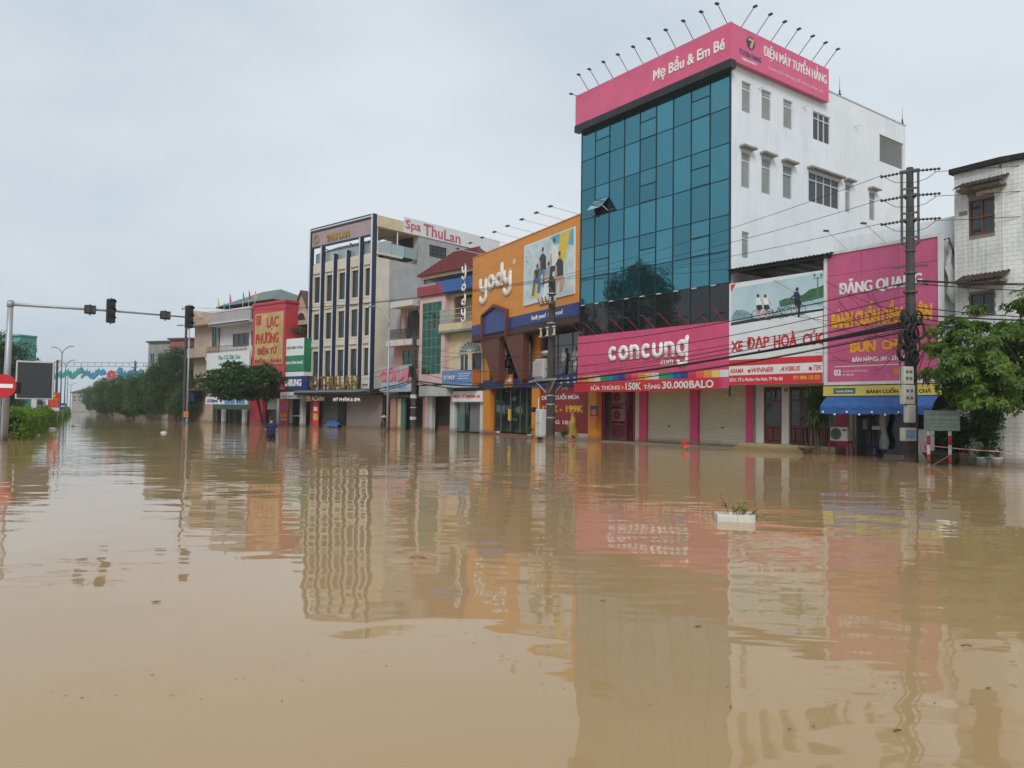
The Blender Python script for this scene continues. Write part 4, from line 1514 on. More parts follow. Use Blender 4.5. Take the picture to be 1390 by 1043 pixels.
# upper glazing behind
yx = lambda x, y=590, d=RY: FY.px(x, y, d)[0]
F1 = ip(FY, 660, 514, 785, 511, RY - .1)
F0 = ip(FY, 660, 526, 785, 526, RY - .1)
gl_x0, gl_x1 = yx(657), WY + .9
shopg = glass('shop_glass', (.020, .026, .026), .0, .04, .012, .7)
cols = 9
for k in range(cols):
    a, b = gl_x0 + (gl_x1 - gl_x0) * k / cols, gl_x0 + (gl_x1 - gl_x0) * (k + 1) / cols
    box('pane', shopg, y_, a + .03, b - .03, RY + .1, RY + .115, F1, YB - .09)
    box('mullion', M('mullion_grey', (.13, .13, .13), .4), y_, a - .03, a + .03, RY + .06, RY + .15, F1, YB - .09)
MB().box(gl_x0, gl_x1, RY + 1.4, RY + 1.5, DEEP, YB).build('inner_wall', concd, y_)
for (a, b) in ((657, 666), (723, 733), (800, 811)):
    box('column', orange, y_, yx(a), yx(b), RY - .12, RY + .3, DEEP, F0 if a != 723 else YB, .01)
box('column', orange, y_, yx(657), yx(664), RY - .05, RY + .05, F1, YB)
box('fascia', blueb, y_, gl_x0 + .02, gl_x1 - .02, RY - .2, RY + .05, F0, F1)
text(y_, 'yody.vn', yx(708, 520, RY - .2), yx(723, 520, RY - .2), F0 + .22, F0 + .52, RY - .2, lw, .02, .03)
for x in (762, 771, 780):
    u = yx(x, 517, RY - .2)
    MB().disc((u, F0 + .42), .12, RY - .21, RY - .2, 14).build('fascia_badge', M('badge_pale', (.45, .5, .6), .5), y_)
    box('fascia_caption', lw, y_, u - .16, u + .16, RY - .208, RY - .2005, F0 + .15, F0 + .22)
box('plaque', orange, y_, yx(684, 520, RY - .25), yx(695.5, 520, RY - .25), RY - .26, RY - .202, F0 + .02, F1 + .32)
text(y_, 'ydi', yx(685.5, 520, RY - .26), yx(694, 520, RY - .26), F0 + .3, F0 + .75, RY - .261, lw, .02, .04)
# ground floor: glass doors and the red poster wall
for k, (a, b) in enumerate(((668, 677), (678, 690), (691, 703), (704, 712), (713, 722))):
    box('door_pane', shopg, y_, yx(a), yx(b), RY + .16, RY + .18, .22, F0)
    box('door_frame', M('mullion_grey'), y_, yx(b) , yx(b) + .06, RY + .12, RY + .2, .2, F0)
box('door_notice', yel, y_, yx(687), yx(691), RY + .14, RY + .155, FY.px(689, 571, RY + .15)[1], FY.px(689, 555.5, RY + .15)[1])
box('step', M('step_red', (.33, .05, .045), .8, .2), y_, yx(664), yx(722), RY - .5, RY + .3, DEEP, .12)
box('step', M('step_concrete'), y_, yx(657), yx(664) - .01, RY - .35, RY + .3, DEEP, .1)
box('plinth', offw, y_, yx(733), yx(800), RY - .02, RY + .3, DEEP, .42)
rx0, rx1 = yx(733), yx(800)
box('red_poster', M('poster_red', (.30, .022, .028), .4, .12), y_, rx0, rx1, RY - .0, RY + .05, .424, F0 - .02)
text(y_, 'DEAL CUỐI MÙA', rx0 + .2, yx(786.5, 545), 2.6, 3.0, RY - .0005, lw, .006, .03)
text(y_, '129K - 199K', rx0 + .3, yx(792, 560), 1.75, 2.2, RY - .0005, yel, .006, .04)
text(y_, 'yody', yx(762, 533), yx(771, 533), 3.2, 3.45, RY - .0005, lw, .006, .0)
text(y_, 'TẶNG 10', rx0 + .3, yx(771, 580), .9, 1.3, RY - .0005, lw, .006, .03)
# raised letters
def ytext(t, xa, xb, ya, yb, mt, bd, dp):
    pass
ylet = M('letter_offwhite', (.72, .70, .66), .45, .08)
lp2 = lambda x, y: FY.px(640 + x / 5.794, 290 + y / 5.794, -.03)
for (t, xa, xb, zt_, zb_) in (('y', 66, 128, 505, 625), ('o', 130, 188, 478, 606), ('d', 190, 254, 460, 582), ('y', 252, 320, 436, 556)):
    a0, a1 = lp2(xa, (zt_ + zb_) / 2)[0], lp2(xb, (zt_ + zb_) / 2)[0]
    stroke_letter(y_, t, a0, a1, lp2((xa + xb) / 2, zb_)[1], lp2((xa + xb) / 2, zt_)[1], -.03, ylet, .215)
c = lp2(337, 380)
MB().ring(c, .13, .19, -.06, -.03, 18).build('registered_mark', ylet, y_)
text(y_, 'R', c[0] - .07, c[0] + .07, c[1] - .09, c[1] + .09, -.03, ylet, .03)
a0, a1 = FY.px(722, 428, -.03)[0], FY.px(763.5, 422, -.03)[0]
text(y_, 'look good', a0, a0 + (a1 - a0) * .47, YB0 + .15, YB1 - .22, -.03, lw, .02, .02)
text(y_, 'feel good', a0 + (a1 - a0) * .55, a1, YB0 + .15, YB1 - .22, -.03, lw, .02, .02)
for (x, y) in ((22, 290), (118, 240), (215, 210), (320, 158), (435, 105), (552, 55), (690, 8), (-80, 330)):
    u = FY.px(640 + (x + 60) / 5.794, 290 + (y + 25) / 5.794, -1.0)[0]
    u = min(max(u + .25, .2), WY - .1)
    lamp(y_, (u, .05, YT + .05), (u - .05, -2.0, YT + .28), alu, hw=.2)
# mannequins upstairs
def mannequin(x, d, z, k, cols_, lb):
    p = FY.w(yx(x, 480, d), d, z)
    t = thing('mannequin', lb, 'mannequin', p, FY.rz, 'mannequins in the upstairs window')
    sk = M('mannequin_skin', (.50, .48, .45), .4)
    MB().lathe([(.13, .78), (.17, .9), (.13, 1.05), (.19, 1.32), (.16, 1.42), (.05, 1.47), (.05, 1.53), (.09, 1.58), (.10, 1.68), (.06, 1.76)], 12).build('torso', cols_[0], t, True)
    for sx in (-1, 1):
        MB().tube([(sx * .08, 0, 0), (sx * .09, -.02, .42), (sx * .09, 0, .82)], [.045, .06, .085], 8).build('leg', cols_[1], t, True)
        MB().tube([(sx * .19, 0, 1.38), (sx * .27, -.03, 1.1), (sx * .2, -.12, .9)], [.05, .042, .032], 8).build('arm', sk, t, True)
    box('base', blk, t, -.2, .2, -.2, .2, -.03, 0)
RM_ = RY - .12
mannequin(766, RY + .0, F1 + .03, 1, (M('cloth_pale', (.50, .48, .42), .8), M('cloth_denim', (.14, .18, .24), .8)), 'mannequin in pale top and dark denim in the upstairs shop window')
mannequin(781, RY + .0, F1 + .03, 1, (M('cloth_grey', (.30, .30, .30), .8), M('cloth_pale')), 'mannequin in grey top and pale trousers in the upstairs shop window')
mannequin(688, RY + .0, F1 + .03, 1, (M('cloth_black', (.03, .03, .03), .8), M('cloth_pale')), 'mannequin in black top between the brown portal legs')

# poster of five people
s = FY.thing('poster', 'pale blue poster of five young people on the orange facade', 'poster')
r = (FY.px(711.5, 333, -.1), FY.px(780.5, 309, -.1), FY.px(779.5, 399, -.1), FY.px(711.5, 415, -.1))
x0, x1 = r[0][0], r[1][0]
z1, z0 = (r[0][1] + r[1][1]) / 2, (r[2][1] + r[3][1]) / 2
box('board', M('print_pale'), s, x0, x1, -.10, -.03, z0, z1)
pw_, ph_ = x1 - x0, z1 - z0
def pq(pts, mt, name, th): return MB().prism([(x0 + a * pw_, z0 + b * ph_) for a, b in pts], -.1 - th, -.1005).build(name, mt, s)
pq([(.02, .02), (.98, .02), (.98, .97), (.02, .97)], M('print_mist', (.55, .68, .72), .35, .25, 1.6), 'print_sky', .002)
pq([(.55, .98), (.98, .98), (.98, .72), (.8, .80), (.6, .86)], M('print_cyan', (.10, .42, .52), .35, .3, 1.5), 'print_cloud', .003)
pq([(.74, .97), (.92, .97), (.80, .42), (.66, .42)], M('print_yellow', (.72, .52, .04), .4, .1), 'print_stripe', .004)
pq([(.17, .08), (.32, .08), (.32, .32), (.17, .32)], M('print_yellow'), 'print_cube', .004)
pblack = M('print_black', (.03, .035, .045), .45, .15)
pjean = M('print_jeans', (.10, .19, .33), .5, .2)
people = [(.29, .38, .62, pblack, pjean, 1), (.40, .50, .86, pblack, pjean, 0), (.52, .30, .60, M('print_grey', (.35, .40, .42), .5, .1), pw, 1), (.63, .50, .93, pw, pblack, 0), (.73, .32, .70, pblack, pskin, 1)]
for k, (cx0, b0, t0, top, bot, sit) in enumerate(people):
    hh = t0 - b0
    th = .006 + k * .003
    lo_ = b0 - (.26 if sit else .30)
    pq([(cx0 - .07, b0 + .02), (cx0 + .07, b0), (cx0 + .065, b0 + hh * .55), (cx0 + .02, b0 + hh * .72), (cx0 - .03, b0 + hh * .72), (cx0 - .075, b0 + hh * .55)], top, 'print_shirt', th + .001)
    pq([(cx0 - .075, b0 + .03), (cx0 + .07, b0 + .03), (cx0 + .10, b0 - .08), (cx0 + .06, lo_ + .02), (cx0 + .0, lo_ + .03), (cx0 + .01, b0 - .07), (cx0 - .03, b0 - .08), (cx0 - .06, lo_), (cx0 - .11, lo_ + .01)], bot, 'print_trousers', th)
    pq([(cx0 - .075, b0 + hh * .5), (cx0 - .05, b0 + hh * .5), (cx0 - .04, b0 + .02), (cx0 - .09, b0 + .05)], pskin, 'print_arm', th + .0015)
    c = (x0 + cx0 * pw_, z0 + (t0 - .05) * ph_)
    MB().disc(c, .045 * ph_, -.1 - th - .002, -.1005, 14, .8).build('print_head', pskin, s)
    MB().disc((c[0], c[1] + .022 * ph_), .036 * ph_, -.1 - th - .003, -.1 - th - .0021, 14, .85).build('print_hair', phair, s)
for (a, b) in ((.05, .80), (.09, .86), (.13, .80), (.08, .72)):
    MB().disc((x0 + a * pw_, z0 + b * ph_), .06, -.108, -.1005, 10).build('print_dot', pred, s)

# vertical projecting letters on the neighbour's corner
s = FY.thing('projecting_sign', 'white vertical letters y o d y on a projecting bracket beside the orange facade', 'sign')
v0 = FY.px(635, 400, -.35)
u0 = -.5
ztp, zbt = FY.px(635, 357, -.6)[1], FY.px(635, 435, -.6)[1]
for k, ch in enumerate('yody'):
    h = (ztp - zbt) / 4
    zc = ztp - h * (k + .5)
    lo_ = zc - h * (.12 if ch == 'y' else .38)
    stroke_letter(s, ch, u0 - .48, u0 + .40, lo_, lo_ + h * (.55 if ch != 'd' else .5), -.5, ylet, .11)
box('bracket', M('frame_white'), s, u0 - .05, u0 + .0, -.49, -.45, zbt - .1, ztp + .1)
for z in (ztp - .3, (ztp + zbt) / 2, zbt + .3):
    box('bracket_arm', M('lattice_iron'), s, u0, .02, -.485, -.46, z, z + .05)
    box('bracket_arm', M('lattice_iron'), s, -.04, .01, -.46, .05, z + .001, z + .05)

# small hanging sign between the two shops
p = FG.w(FG.px(808, 560, .6)[0], .6, 0)
s = thing('hanging_sign', 'small dark hanging sign with a red and yellow print', 'sign', p, FG.rz)
za, zb_ = FG.px(808, 568, .6)[1], FG.px(808, 551, .6)[1]
box('board', M('board_teal', (.02, .06, .07), .5), s, -.4, .22, -.03, .03, za, zb_)
MB().disc((-.09, (za + zb_) / 2), .2, -.038, -.031, 16, 1.1).build('print_round', M('print_rust', (.45, .10, .06), .5, .4, 6), s)
box('print_strip', red, s, -.39, .21, -.036, -.031, za + .01, za + .12)
MB().bar((.2, 0, zb_ - .1), (.5, 0, zb_ - .1), .03).build('bracket', M('iron_dark'), s)
# potted plant and hung yellow raincoat at the orange shop

# ================================================================== three narrow houses left of the orange shop
G0 = at(525, hor(525), 72.0)
class Sub(Frame):
    """frame of one house on the common building line"""
    def __init__(s, base, xa, xb):
        ua, ub = base.px(xa, hor(xa))[0], base.px(xb, hor(xb))[0]
        s.u, s.n, s.rz = base.u, base.n, base.rz
        s.o = base.o + base.u * ua
        s.W = ub - ua
FN = Frame(525, 72.0, 655, 62.4)
# --- cream house with the blue balcony band
C = Sub(FN, 604, 655)
c_ = C.thing('cream_house', 'cream house with a fanlight window, blue balcony band and barred balcony', 'house')
creamw = M('cream_wall', (.60, .50, .33), .75, .12, 1.2, .28, (.26, .20, .12), .2)
zq = lambda y, x=622, d=0: C.px(x, y, d)[1]
zx = lambda x, d=0, y=520: C.px(x, y, d)[0]
Z1, Z2, Z3, Z4 = zq(524), zq(505), zq(449), zq(390)
fan = (zx(621), zx(654), zq(520), zq(471))
w_ = C.W
bal = (zx(617.5), zx(631), zq(440), zq(408))
wall_holes(0, w_ - .1, Z1, zq(399), .0, .2, [(zx(623), zx(634.5), zq(507), zq(481)), (zx(640), w_ - .2, zq(507), zq(481)), (.9, w_ - .4, zq(441), zq(402))]).build('wall', creamw, c_)
wall_holes(.2, w_ - .1, zq(441), zq(402), 1.2, 1.35, [(zx(620, 1.2), zx(628, 1.2), zq(441), zq(409))]).build('balcony_wall', creamw, c_)
window(c_, zx(623), zx(634.5), zq(507), zq(481), .1, 2, (), alu, dglass, .06, .05)
window(c_, zx(640), w_ - .2, zq(507), zq(481), .1, 1, (), M('window_green', (.05, .08, .06), .5), dglass, .06, .05)
cxm, czm, rr = (zx(623) + w_ - .25) / 2, zq(479), (w_ - .25 - zx(623)) / 2
m = MB()
m.ring((cxm, czm), rr * .95, rr * 1.1, -.05, .0 - .001, 20, 0, math.pi)
m.build('fanlight_arch', creamw, c_)
m = MB()
for k in range(20):
    a, b = math.pi * k / 20, math.pi * (k + 1) / 20
    m.prism([(cxm, czm), (cxm + rr * .93 * math.cos(a), czm + rr * .6 * math.sin(a)), (cxm + rr * .93 * math.cos(b), czm + rr * .6 * math.sin(b))], -.02, -.001)
m.build('fanlight', glass('fan_glass', (.10, .14, .12), 0, .2, .02, .6), c_)
for k in range(1, 8):
    a = math.pi * k / 8
    MB().bar((cxm, -.03, czm), (cxm + rr * .9 * math.cos(a), -.03, czm + rr * .58 * math.sin(a)), .04).build('fanlight_bar', alu, c_)
box('balcony_slab', creamw, c_, -.1, w_ - .05, -.75, .0, zq(449), zq(440))
box('balcony_edge', M('edge_green', (.20, .26, .20), .7), c_, -.12, w_ - .03, -.78, .0, zq(452), zq(449) - .004)
m = MB()
for k in range(22):
    x = (w_ * .32) * k / 21
    m.bar((x, -.7, zq(440)), (x, -.7, zq(421)), .03)
tag(m.build('balcony_bars', M('bar_pale', (.40, .42, .42), .5), c_), kind='stuff')
for z in (421, 428, 434):
    MB().bar((-.05, -.7, zq(z)), (w_ - .1, -.7, zq(z)), .05).build('balcony_rail', M('bar_pale'), c_)
box('blue_band', M('band_blue', (.03, .12, .36), .5, .12, 1, .2), c_, -.6, w_ - .15, -.8, .0, zq(397), zq(381), .01)
box('balcony_door', M('window_brown'), c_, zx(620, 1.2), zx(628, 1.2), 1.25, 1.33, zq(441), zq(409))
box('roof', conc, c_, 0, w_ - .1, .2, 6, zq(398), zq(395))
MB().box(.1, w_ - .2, 1.9, 2.0, Z1, zq(399)).build('inner_wall', concd, c_)
# ground floor
xg0, xg1 = zx(612), zx(656)
for (a, b) in ((611.5, 618), (652, 656)):
    box('column', M('column_pale', (.52, .54, .54), .6, .1, 2, .2), c_, zx(a), zx(b), .0, .3, DEEP, Z1)
box('door_frame', alu, c_, zx(619), zx(651), .22, .3, Z1 - .9, Z1)
for (a, b, mt) in ((619, 628.5, glass('door_glass_green', (.10, .17, .15), 0, .1, .02, .6)), (629, 634, dglass), (635, 651, M('door_grey', (.16, .17, .17), .5))):
    box('door_leaf', mt, c_, zx(a) + .02, zx(b) - .02, .26, .29, .1, Z1 - .92)
MB().box(0, w_, .6, .7, DEEP, Z1).build('inner_wall', concd, c_)
s = C.thing('shop_sign', 'blue lightbox sign with white SONY lettering and an orange end', 'sign')
sz0, sz1 = zq(522, 620, -1.0), zq(503, 620, -1.0)
ux0, ux1 = zx(600, -1.0), zx(640.5, -1.0)
box('box', M('sign_blue', (.12, .22, .42), .45, .1), s, ux0, ux1, -1.0, -.05, sz0, sz1)
box('end_panel', M('sign_orange', (.55, .17, .03), .5), s, ux1 + .003, ux1 + .05, -1.0, -.05, sz0, sz1)
box('lower_panel', M('sign_paleblue', (.40, .48, .56), .5), s, ux0, ux1, -.99, -.05, sz0 - .25, sz0 - .003)
text(s, 'SONY', ux0 + .15, ux0 + (ux1 - ux0) * .45, sz0 + .4, sz0 + .75, -1.0, lw, .01, .0)
for k in range(3): box('print_line', M('letter_pale_blue', (.55, .62, .70), .5), s, ux0 + (ux1 - ux0) * .55, ux1 - .2 - .15 * k, -1.006, -1.0005, sz1 - .3 - .2 * k, sz1 - .24 - .2 * k)
s = C.thing('shop_sign', 'white sign with red lettering ĐIỆN TỬ MẠNH SA under the cables', 'sign')
a0, a1 = zx(614, -.3), zx(654, -.3)
za, zb_ = zq(545, 634, -.3), zq(532, 634, -.3)
box('panel', pw, s, a0, a1, -.3, -.2, za, zb_)
box('frame', M('frame_white'), s, a0 - .05, a1 + .05, -.27, -.15, za - .06, zb_ + .06)
text(s, 'ĐIỆN TỬ MẠNH SA', a0 + .15, a1 - .15, za + .2, za + .62, -.301, pred, .02, .03)
box('dark_header', M('header_dark', (.03, .03, .03), .6), s, a0, a1, -.25, -.1, zb_ + .07, Z1 + .12)

# --- pink house with the green glass tower and the red-tiled roof pavilion
Pk = Sub(FN, 568, 604)
p_ = Pk.thing('pink_house', 'narrow pink house with a tall green mirror glass strip and red roof pavilion', 'house')
pinkw = M('pink_plaster', (.60, .43, .40), .7, .08, 1.2, .2, (.3, .2, .18))
zq = lambda y, x=586, d=0: Pk.px(x, y, d)[1]
zx = lambda x, d=0, y=500: Pk.px(x, y, d)[0]
w_ = Pk.W
D = -.55
gx0, gx1, gz0, gz1 = zx(572, D), zx(598, D), zq(508, 585, D), zq(411, 585, D)
wx0, wx1 = zx(568.5, D), zx(602.5, D)
PZ0, PZ1 = zq(522, 586, D), zq(400, 586, D)
wall_holes(wx0, wx1, PZ0, PZ1, D, D + .3, [(gx0, gx1, gz0, gz1)]).build('wall', pinkw, p_)
MB().box(wx0, wx1, D + .31, 7, DEEP + 4.6, PZ1 - .05).build('wall', pinkw, p_)
green = glass('green_mirror_glass', (.03, .15, .115), .85, .03, .02)
nc, nr = 4, 8
for i in range(nc):
    for j in range(nr):
        a, b = gx0 + (gx1 - gx0) * i / nc, gx0 + (gx1 - gx0) * (i + 1) / nc
        c, d = gz0 + (gz1 - gz0) * j / nr, gz0 + (gz1 - gz0) * (j + 1) / nr
        op = (i in (1, 2) and j == 5)
        box('pane', dglass if op else green, p_, a + .025, b - .025, D + (.10 if op else .04), D + .12, c + .02, d - .02)
for i in range(nc + 1): box('mullion', M('mullion_tan', (.24, .20, .14), .5), p_, gx0 + (gx1 - gx0) * i / nc - .025, gx0 + (gx1 - gx0) * i / nc + .025, D + .02, D + .13, gz0, gz1)
for j in range(1, nr): box('transom', M('mullion_tan'), p_, gx0, gx1, D + .032, D + .13, gz0 + (gz1 - gz0) * j / nr - .02, gz0 + (gz1 - gz0) * j / nr + .02)
box('cornice', M('cornice_red', (.30, .05, .07), .6, .1, 1, .2), p_, zx(564, -.8), zx(599, -.8), -.8, .1, zq(401, 582, -.8), zq(388, 582, -.8), .02)
# roof pavilion
rx0, rx1 = zx(566, 0), zx(640, 0)
rz0 = zq(369, 566, 0)
zed = zq(373, 585, 0) - .12
box('pavilion_floor', conc, p_, rx0 + .4, rx1 - .3, .2, 4.5, zq(389, 580, .2), zq(386, 580, .2))
for x in (rx0 + .4, rx1 - .4):
    for y in (.4, 4.2): box('pavilion_post', pinkw, p_, x - .08, x + .08, y - .08, y + .08, zq(386, 580, .2), zed)
box('pavilion_beam', creamw, p_, rx0 + .15, rx1 - .1, .15, 4.5, zed - .16, zed + .115)
redt = M('red_roof_tile', (.155, .032, .032), .7, .25, 3, .2, (.12, .03, .03), .3)
m = MB()
ex0, ex1, ey0, ey1 = rx0 - .1, rx1 + .1, -.1, 4.8
rh = zq(346, 607, 2.4) - zed
mx_, my_ = (ex0 + ex1) / 2, (ey0 + ey1) / 2
hx = (ex1 - ex0) / 2 - 2.0
m.v += [(ex0, ey0, zed + .12), (ex1, ey0, zed + .12), (ex1, ey1, zed + .12), (ex0, ey1, zed + .12), (mx_ - hx, my_, zed + rh), (mx_ + hx, my_, zed + rh)]
m.f += [(0, 1, 5, 4), (1, 2, 5), (2, 3, 4, 5), (3, 0, 4), (0, 3, 2, 1)]
rf = m.build('roof', redt, p_)
m = MB()
for k in range(34):
    f = k / 33
    xa = ex0 + (ex1 - ex0) * f
    if xa < mx_ - hx: top = (xa, ey0 + (my_ - ey0) * (xa - ex0) / (mx_ - hx - ex0), zed + .12 + (rh - .12) * (xa - ex0) / (mx_ - hx - ex0))
    elif xa > mx_ + hx: top = (xa, ey0 + (my_ - ey0) * (ex1 - xa) / (ex1 - mx_ - hx), zed + .12 + (rh - .12) * (ex1 - xa) / (ex1 - mx_ - hx))
    else: top = (xa, my_, zed + rh)
    if (Vector(top) - Vector((xa, ey0, zed + .12))).length > .1:
        m.bar((xa, ey0, zed + .13), (top[0], top[1], top[2] + .02), .06)
tag(m.build('roof_rib', redt, rf), kind='stuff')
for (a, b) in (((ex0, ey0, zed + .14), (mx_ - hx, my_, zed + rh + .03)), ((ex1, ey0, zed + .14), (mx_ + hx, my_, zed + rh + .03)), ((mx_ - hx, my_, zed + rh + .03), (mx_ + hx, my_, zed + rh + .03))):
    MB().bar(a, b, .14).build('ridge', redt, rf)
m = MB()
z0_, z1_ = zq(388, 580, .2), zed - .16
for k in range(46):
    x = rx0 + .4 + (rx1 - rx0 - .8) * k / 45
    m.bar((x, .3, z0_), (x, .3, z1_), .025)
for k in range(4): m.bar((rx0 + .4, .3, z0_ + (z1_ - z0_) * (k + .5) / 4), (rx1 - .4, .3, z0_ + (z1_ - z0_) * (k + .5) / 4), .035)
tag(m.build('cage_bars', M('iron_dark'), p_), kind='stuff')
# awning box and ground floor
box('canopy_box', M('canopy_grey', (.42, .43, .44), .6, .1, 1, .3), p_, zx(569, -1), zx(606, -1), -1.0, .1, zq(538, 586, -1), zq(524, 586, -1), .02)
for (a, b) in ((579, 584), (584.5, 589)):
    box('column', pinkw if a == 579 else M('column_pale'), p_, zx(a), zx(b) - .02, -.1, .25, DEEP, zq(536))
MB().box(zx(566), zx(612), .9, 1.0, DEEP, zq(520)).build('inner_wall', M('dim_brown', (.05, .04, .035), .7), p_)
box('low_bench', M('window_brown'), p_, zx(590), zx(610), .5, .7, DEEP, .5)
box('wall_screen', blk, p_, zx(599), zx(609), .80, .88, zq(563), zq(551))

# --- house with iron balcony
Gi = Sub(FN, 527, 568)
g_ = Gi.thing('balcony_house', 'pink and grey house with an arched loggia and black iron balcony', 'house')
zq = lambda y, x=548, d=0: Gi.px(x, y, d)[1]
zx = lambda x, d=0, y=500: Gi.px(x, y, d)[0]
w_ = Gi.W
box('roof_slab', M('offwhite_plaster'), g_, zx(528, -1), w_ + .1, -1.0, 5, zq(416, 548, -1), zq(408, 548, -1), .02)
lo = (zx(551, .5), w_ + .9, zq(462, 560, .5), zq(425, 560, .5))
pinky = M('terracotta_pink', (.46, .25, .19), .7, .12, 1, .2)
wall_holes(zx(543), w_ + .1, zq(465), zq(414), 0, .2, [(zx(547.5), w_ - .05, zq(465) + .01, zq(419))]).build('wall', pinky, g_)
m = MB().ring(((zx(547.5) + w_) / 2, zq(437)), (w_ - zx(547.5)) / 2, (w_ - zx(547.5)) / 2 + .5, .01, .12, 16, 0, math.pi)
m.build('arch', pinky, g_)
MB().box(zx(535), w_ + .1, 1.4, 1.5, zq(522), zq(412)).build('back_wall', M('dim_loggia', (.10, .085, .075), .8), g_)
box('balcony_slab', M('offwhite_plaster'), g_, zx(524, -1), w_ + .15, -1.1, 1.4, zq(469, 548, -1), zq(461, 548, -1), .02)
iron = M('iron_dark')
m = MB()
x0, x1 = zx(527, -1), w_ + .05
zb_, zt_ = zq(460, 548, -1), zq(447, 548, -1)
for k in range(26):
    x = x0 + (x1 - x0) * k / 25
    m.bar((x, -1.05, zb_), (x, -1.05, zt_), .03)
    if k < 25:
        m.ring((x + (x1 - x0) / 50, (zb_ + zt_) / 2 - .1), .07, .10, -1.06, -1.04, 10)
        m.ring((x + (x1 - x0) / 50, (zb_ + zt_) / 2 + .16), .05, .08, -1.06, -1.04, 10)
tag(m.build('balcony_scrollwork', iron, g_), kind='stuff')
MB().bar((x0, -1.05, zt_), (x1, -1.05, zt_), .06).build('handrail', iron, g_)
wall_holes(zx(534), w_ + .1, zq(524), zq(470), 0, .2, [(zx(546), w_ - .2, zq(502), zq(476))]).build('wall', pinky, g_)
window(g_, zx(546), w_ - .2, zq(502), zq(476), .1, 3, (.75,), M('window_tan'), green, .06, .05)
MB().box(zx(520), zx(534), .6, 5, DEEP, zq(412)).build('side_wall', conc, g_)
for (a, b, mt) in ((531, 538, pinky), (575, 579, pinky)):
    box('column', mt, g_, zx(a), zx(b), .0, .3, DEEP, zq(536))
box('door_leaf', M('door_teal', (.07, .17, .14), .5), g_, zx(544), zx(549.5), .1, .2, DEEP, zq(541))
box('door_leaf', M('cream_wall'), g_, zx(539), zx(543.5), .15, .25, DEEP, zq(541))
MB().box(zx(531), zx(580), 1.6, 1.7, DEEP, zq(522)).build('inner_wall', concd, g_)
box('lintel', M('header_dark'), g_, zx(531), zx(580), .0, .3, zq(541), zq(535))
text(g_, 'PHỤ TÙNG', zx(535, 0), zx(556, 0), zq(540), zq(536.5), -.0005, M('letter_grey', (.35, .35, .34), .5), .02, .02)
s = Gi.thing('shop_sign', 'grey sign with pink raised lettering GIỚI LAN and pale blue line', 'sign')
D = -.9
x0, x1, z0, z1 = zx(516, D), zx(562, D), zq(532, 540, D), zq(496, 540, D)
box('panel', M('sign_grey', (.36, .38, .40), .5, .1, 1, .2), s, x0, x1, D, D + .2, z0, z1)
h = z1 - z0
text(s, 'GIỚI LAN', x0 + .15, x1 - .1, z0 + h * .42, z0 + h * .98, D, M('letter_pink', (.66, .18, .24), .5), .10, .05)
box('strip', M('sign_paleblue'), s, x0 + .4, x1 - .3, D - .01, D - .001, z0 + h * .06, z0 + h * .32)
text(s, 'VÀNG BẠC', x0 + .6, x1 - .9, z0 + h * .08, z0 + h * .27, D - .0105, M('letter_blue', (.04, .22, .42), .5), .02, .02)

# ================================================================== spa building with the dark blue fins
FL = Frame(419, 80, 506.5, 73)
WL = FL.W
l_ = FL.thing('spa_building', 'tall cream spa building with dark blue vertical fins and portal frame', 'building')
navy = M('navy_fin', (.018, .026, .065), .45, .12)
navyw = M('fin_edge_white', (.62, .63, .63), .5, .08)
creamp = M('cream_panel', (.62, .57, .47), .65, .10, 1.0, .32, (.30, .24, .16), .15)
zq = lambda y, x=466, d=0: FL.px(x, y, d)[1]
zx = lambda x, d=0, y=450: FL.px(x, y, d)[0]
LT = (FL.px(425, 311, -.5)[1] + FL.px(513, 286, -.5)[1]) / 2
LB = (FL.px(420, 530, -.5)[1] + FL.px(507, 526, -.5)[1]) / 2
kz = lambda zy, x: FL.px(x, 270 + zy / 3.16)[1]
# fins: outer portal + four inner ones
FD = -.38
def fin(u, zt, w=.30, wall_d=.02):
    f = MB().box(u, u + w, FD, wall_d, LB, zt).build('fin', navy, l_)
    box('fin_edge', navyw, f, u + .03, u + w * .62, FD - .012, FD - .001, LB, zt - .02)
fz = [FL.px(400 + x / 3.16, 270 + y / 3.16, FD) for (x, y) in ((112, 195), (165, 232), (217, 218), (272, 150))]
WF = WL
fin(0, LT - .01)
fin(WF - .42, LT - .01, .42)
signb = FL.px(466, 270 + 180 / 3.16, FD)[1]
tops = [signb, FL.px(457, 343.5, FD)[1], FL.px(473, 339, FD)[1], signb]
for k in range(4):
    fin(WF * (k + 1) / 5 - .1, tops[k], .28)
pt = MB().box(.36 + .001, WF - .421, FD, .02, LT - .42, LT).build('portal_top', navy, l_)
box('fin_edge', navyw, pt, .15, WF - .15, FD - .014, FD - .001, LT - .26, LT - .14)
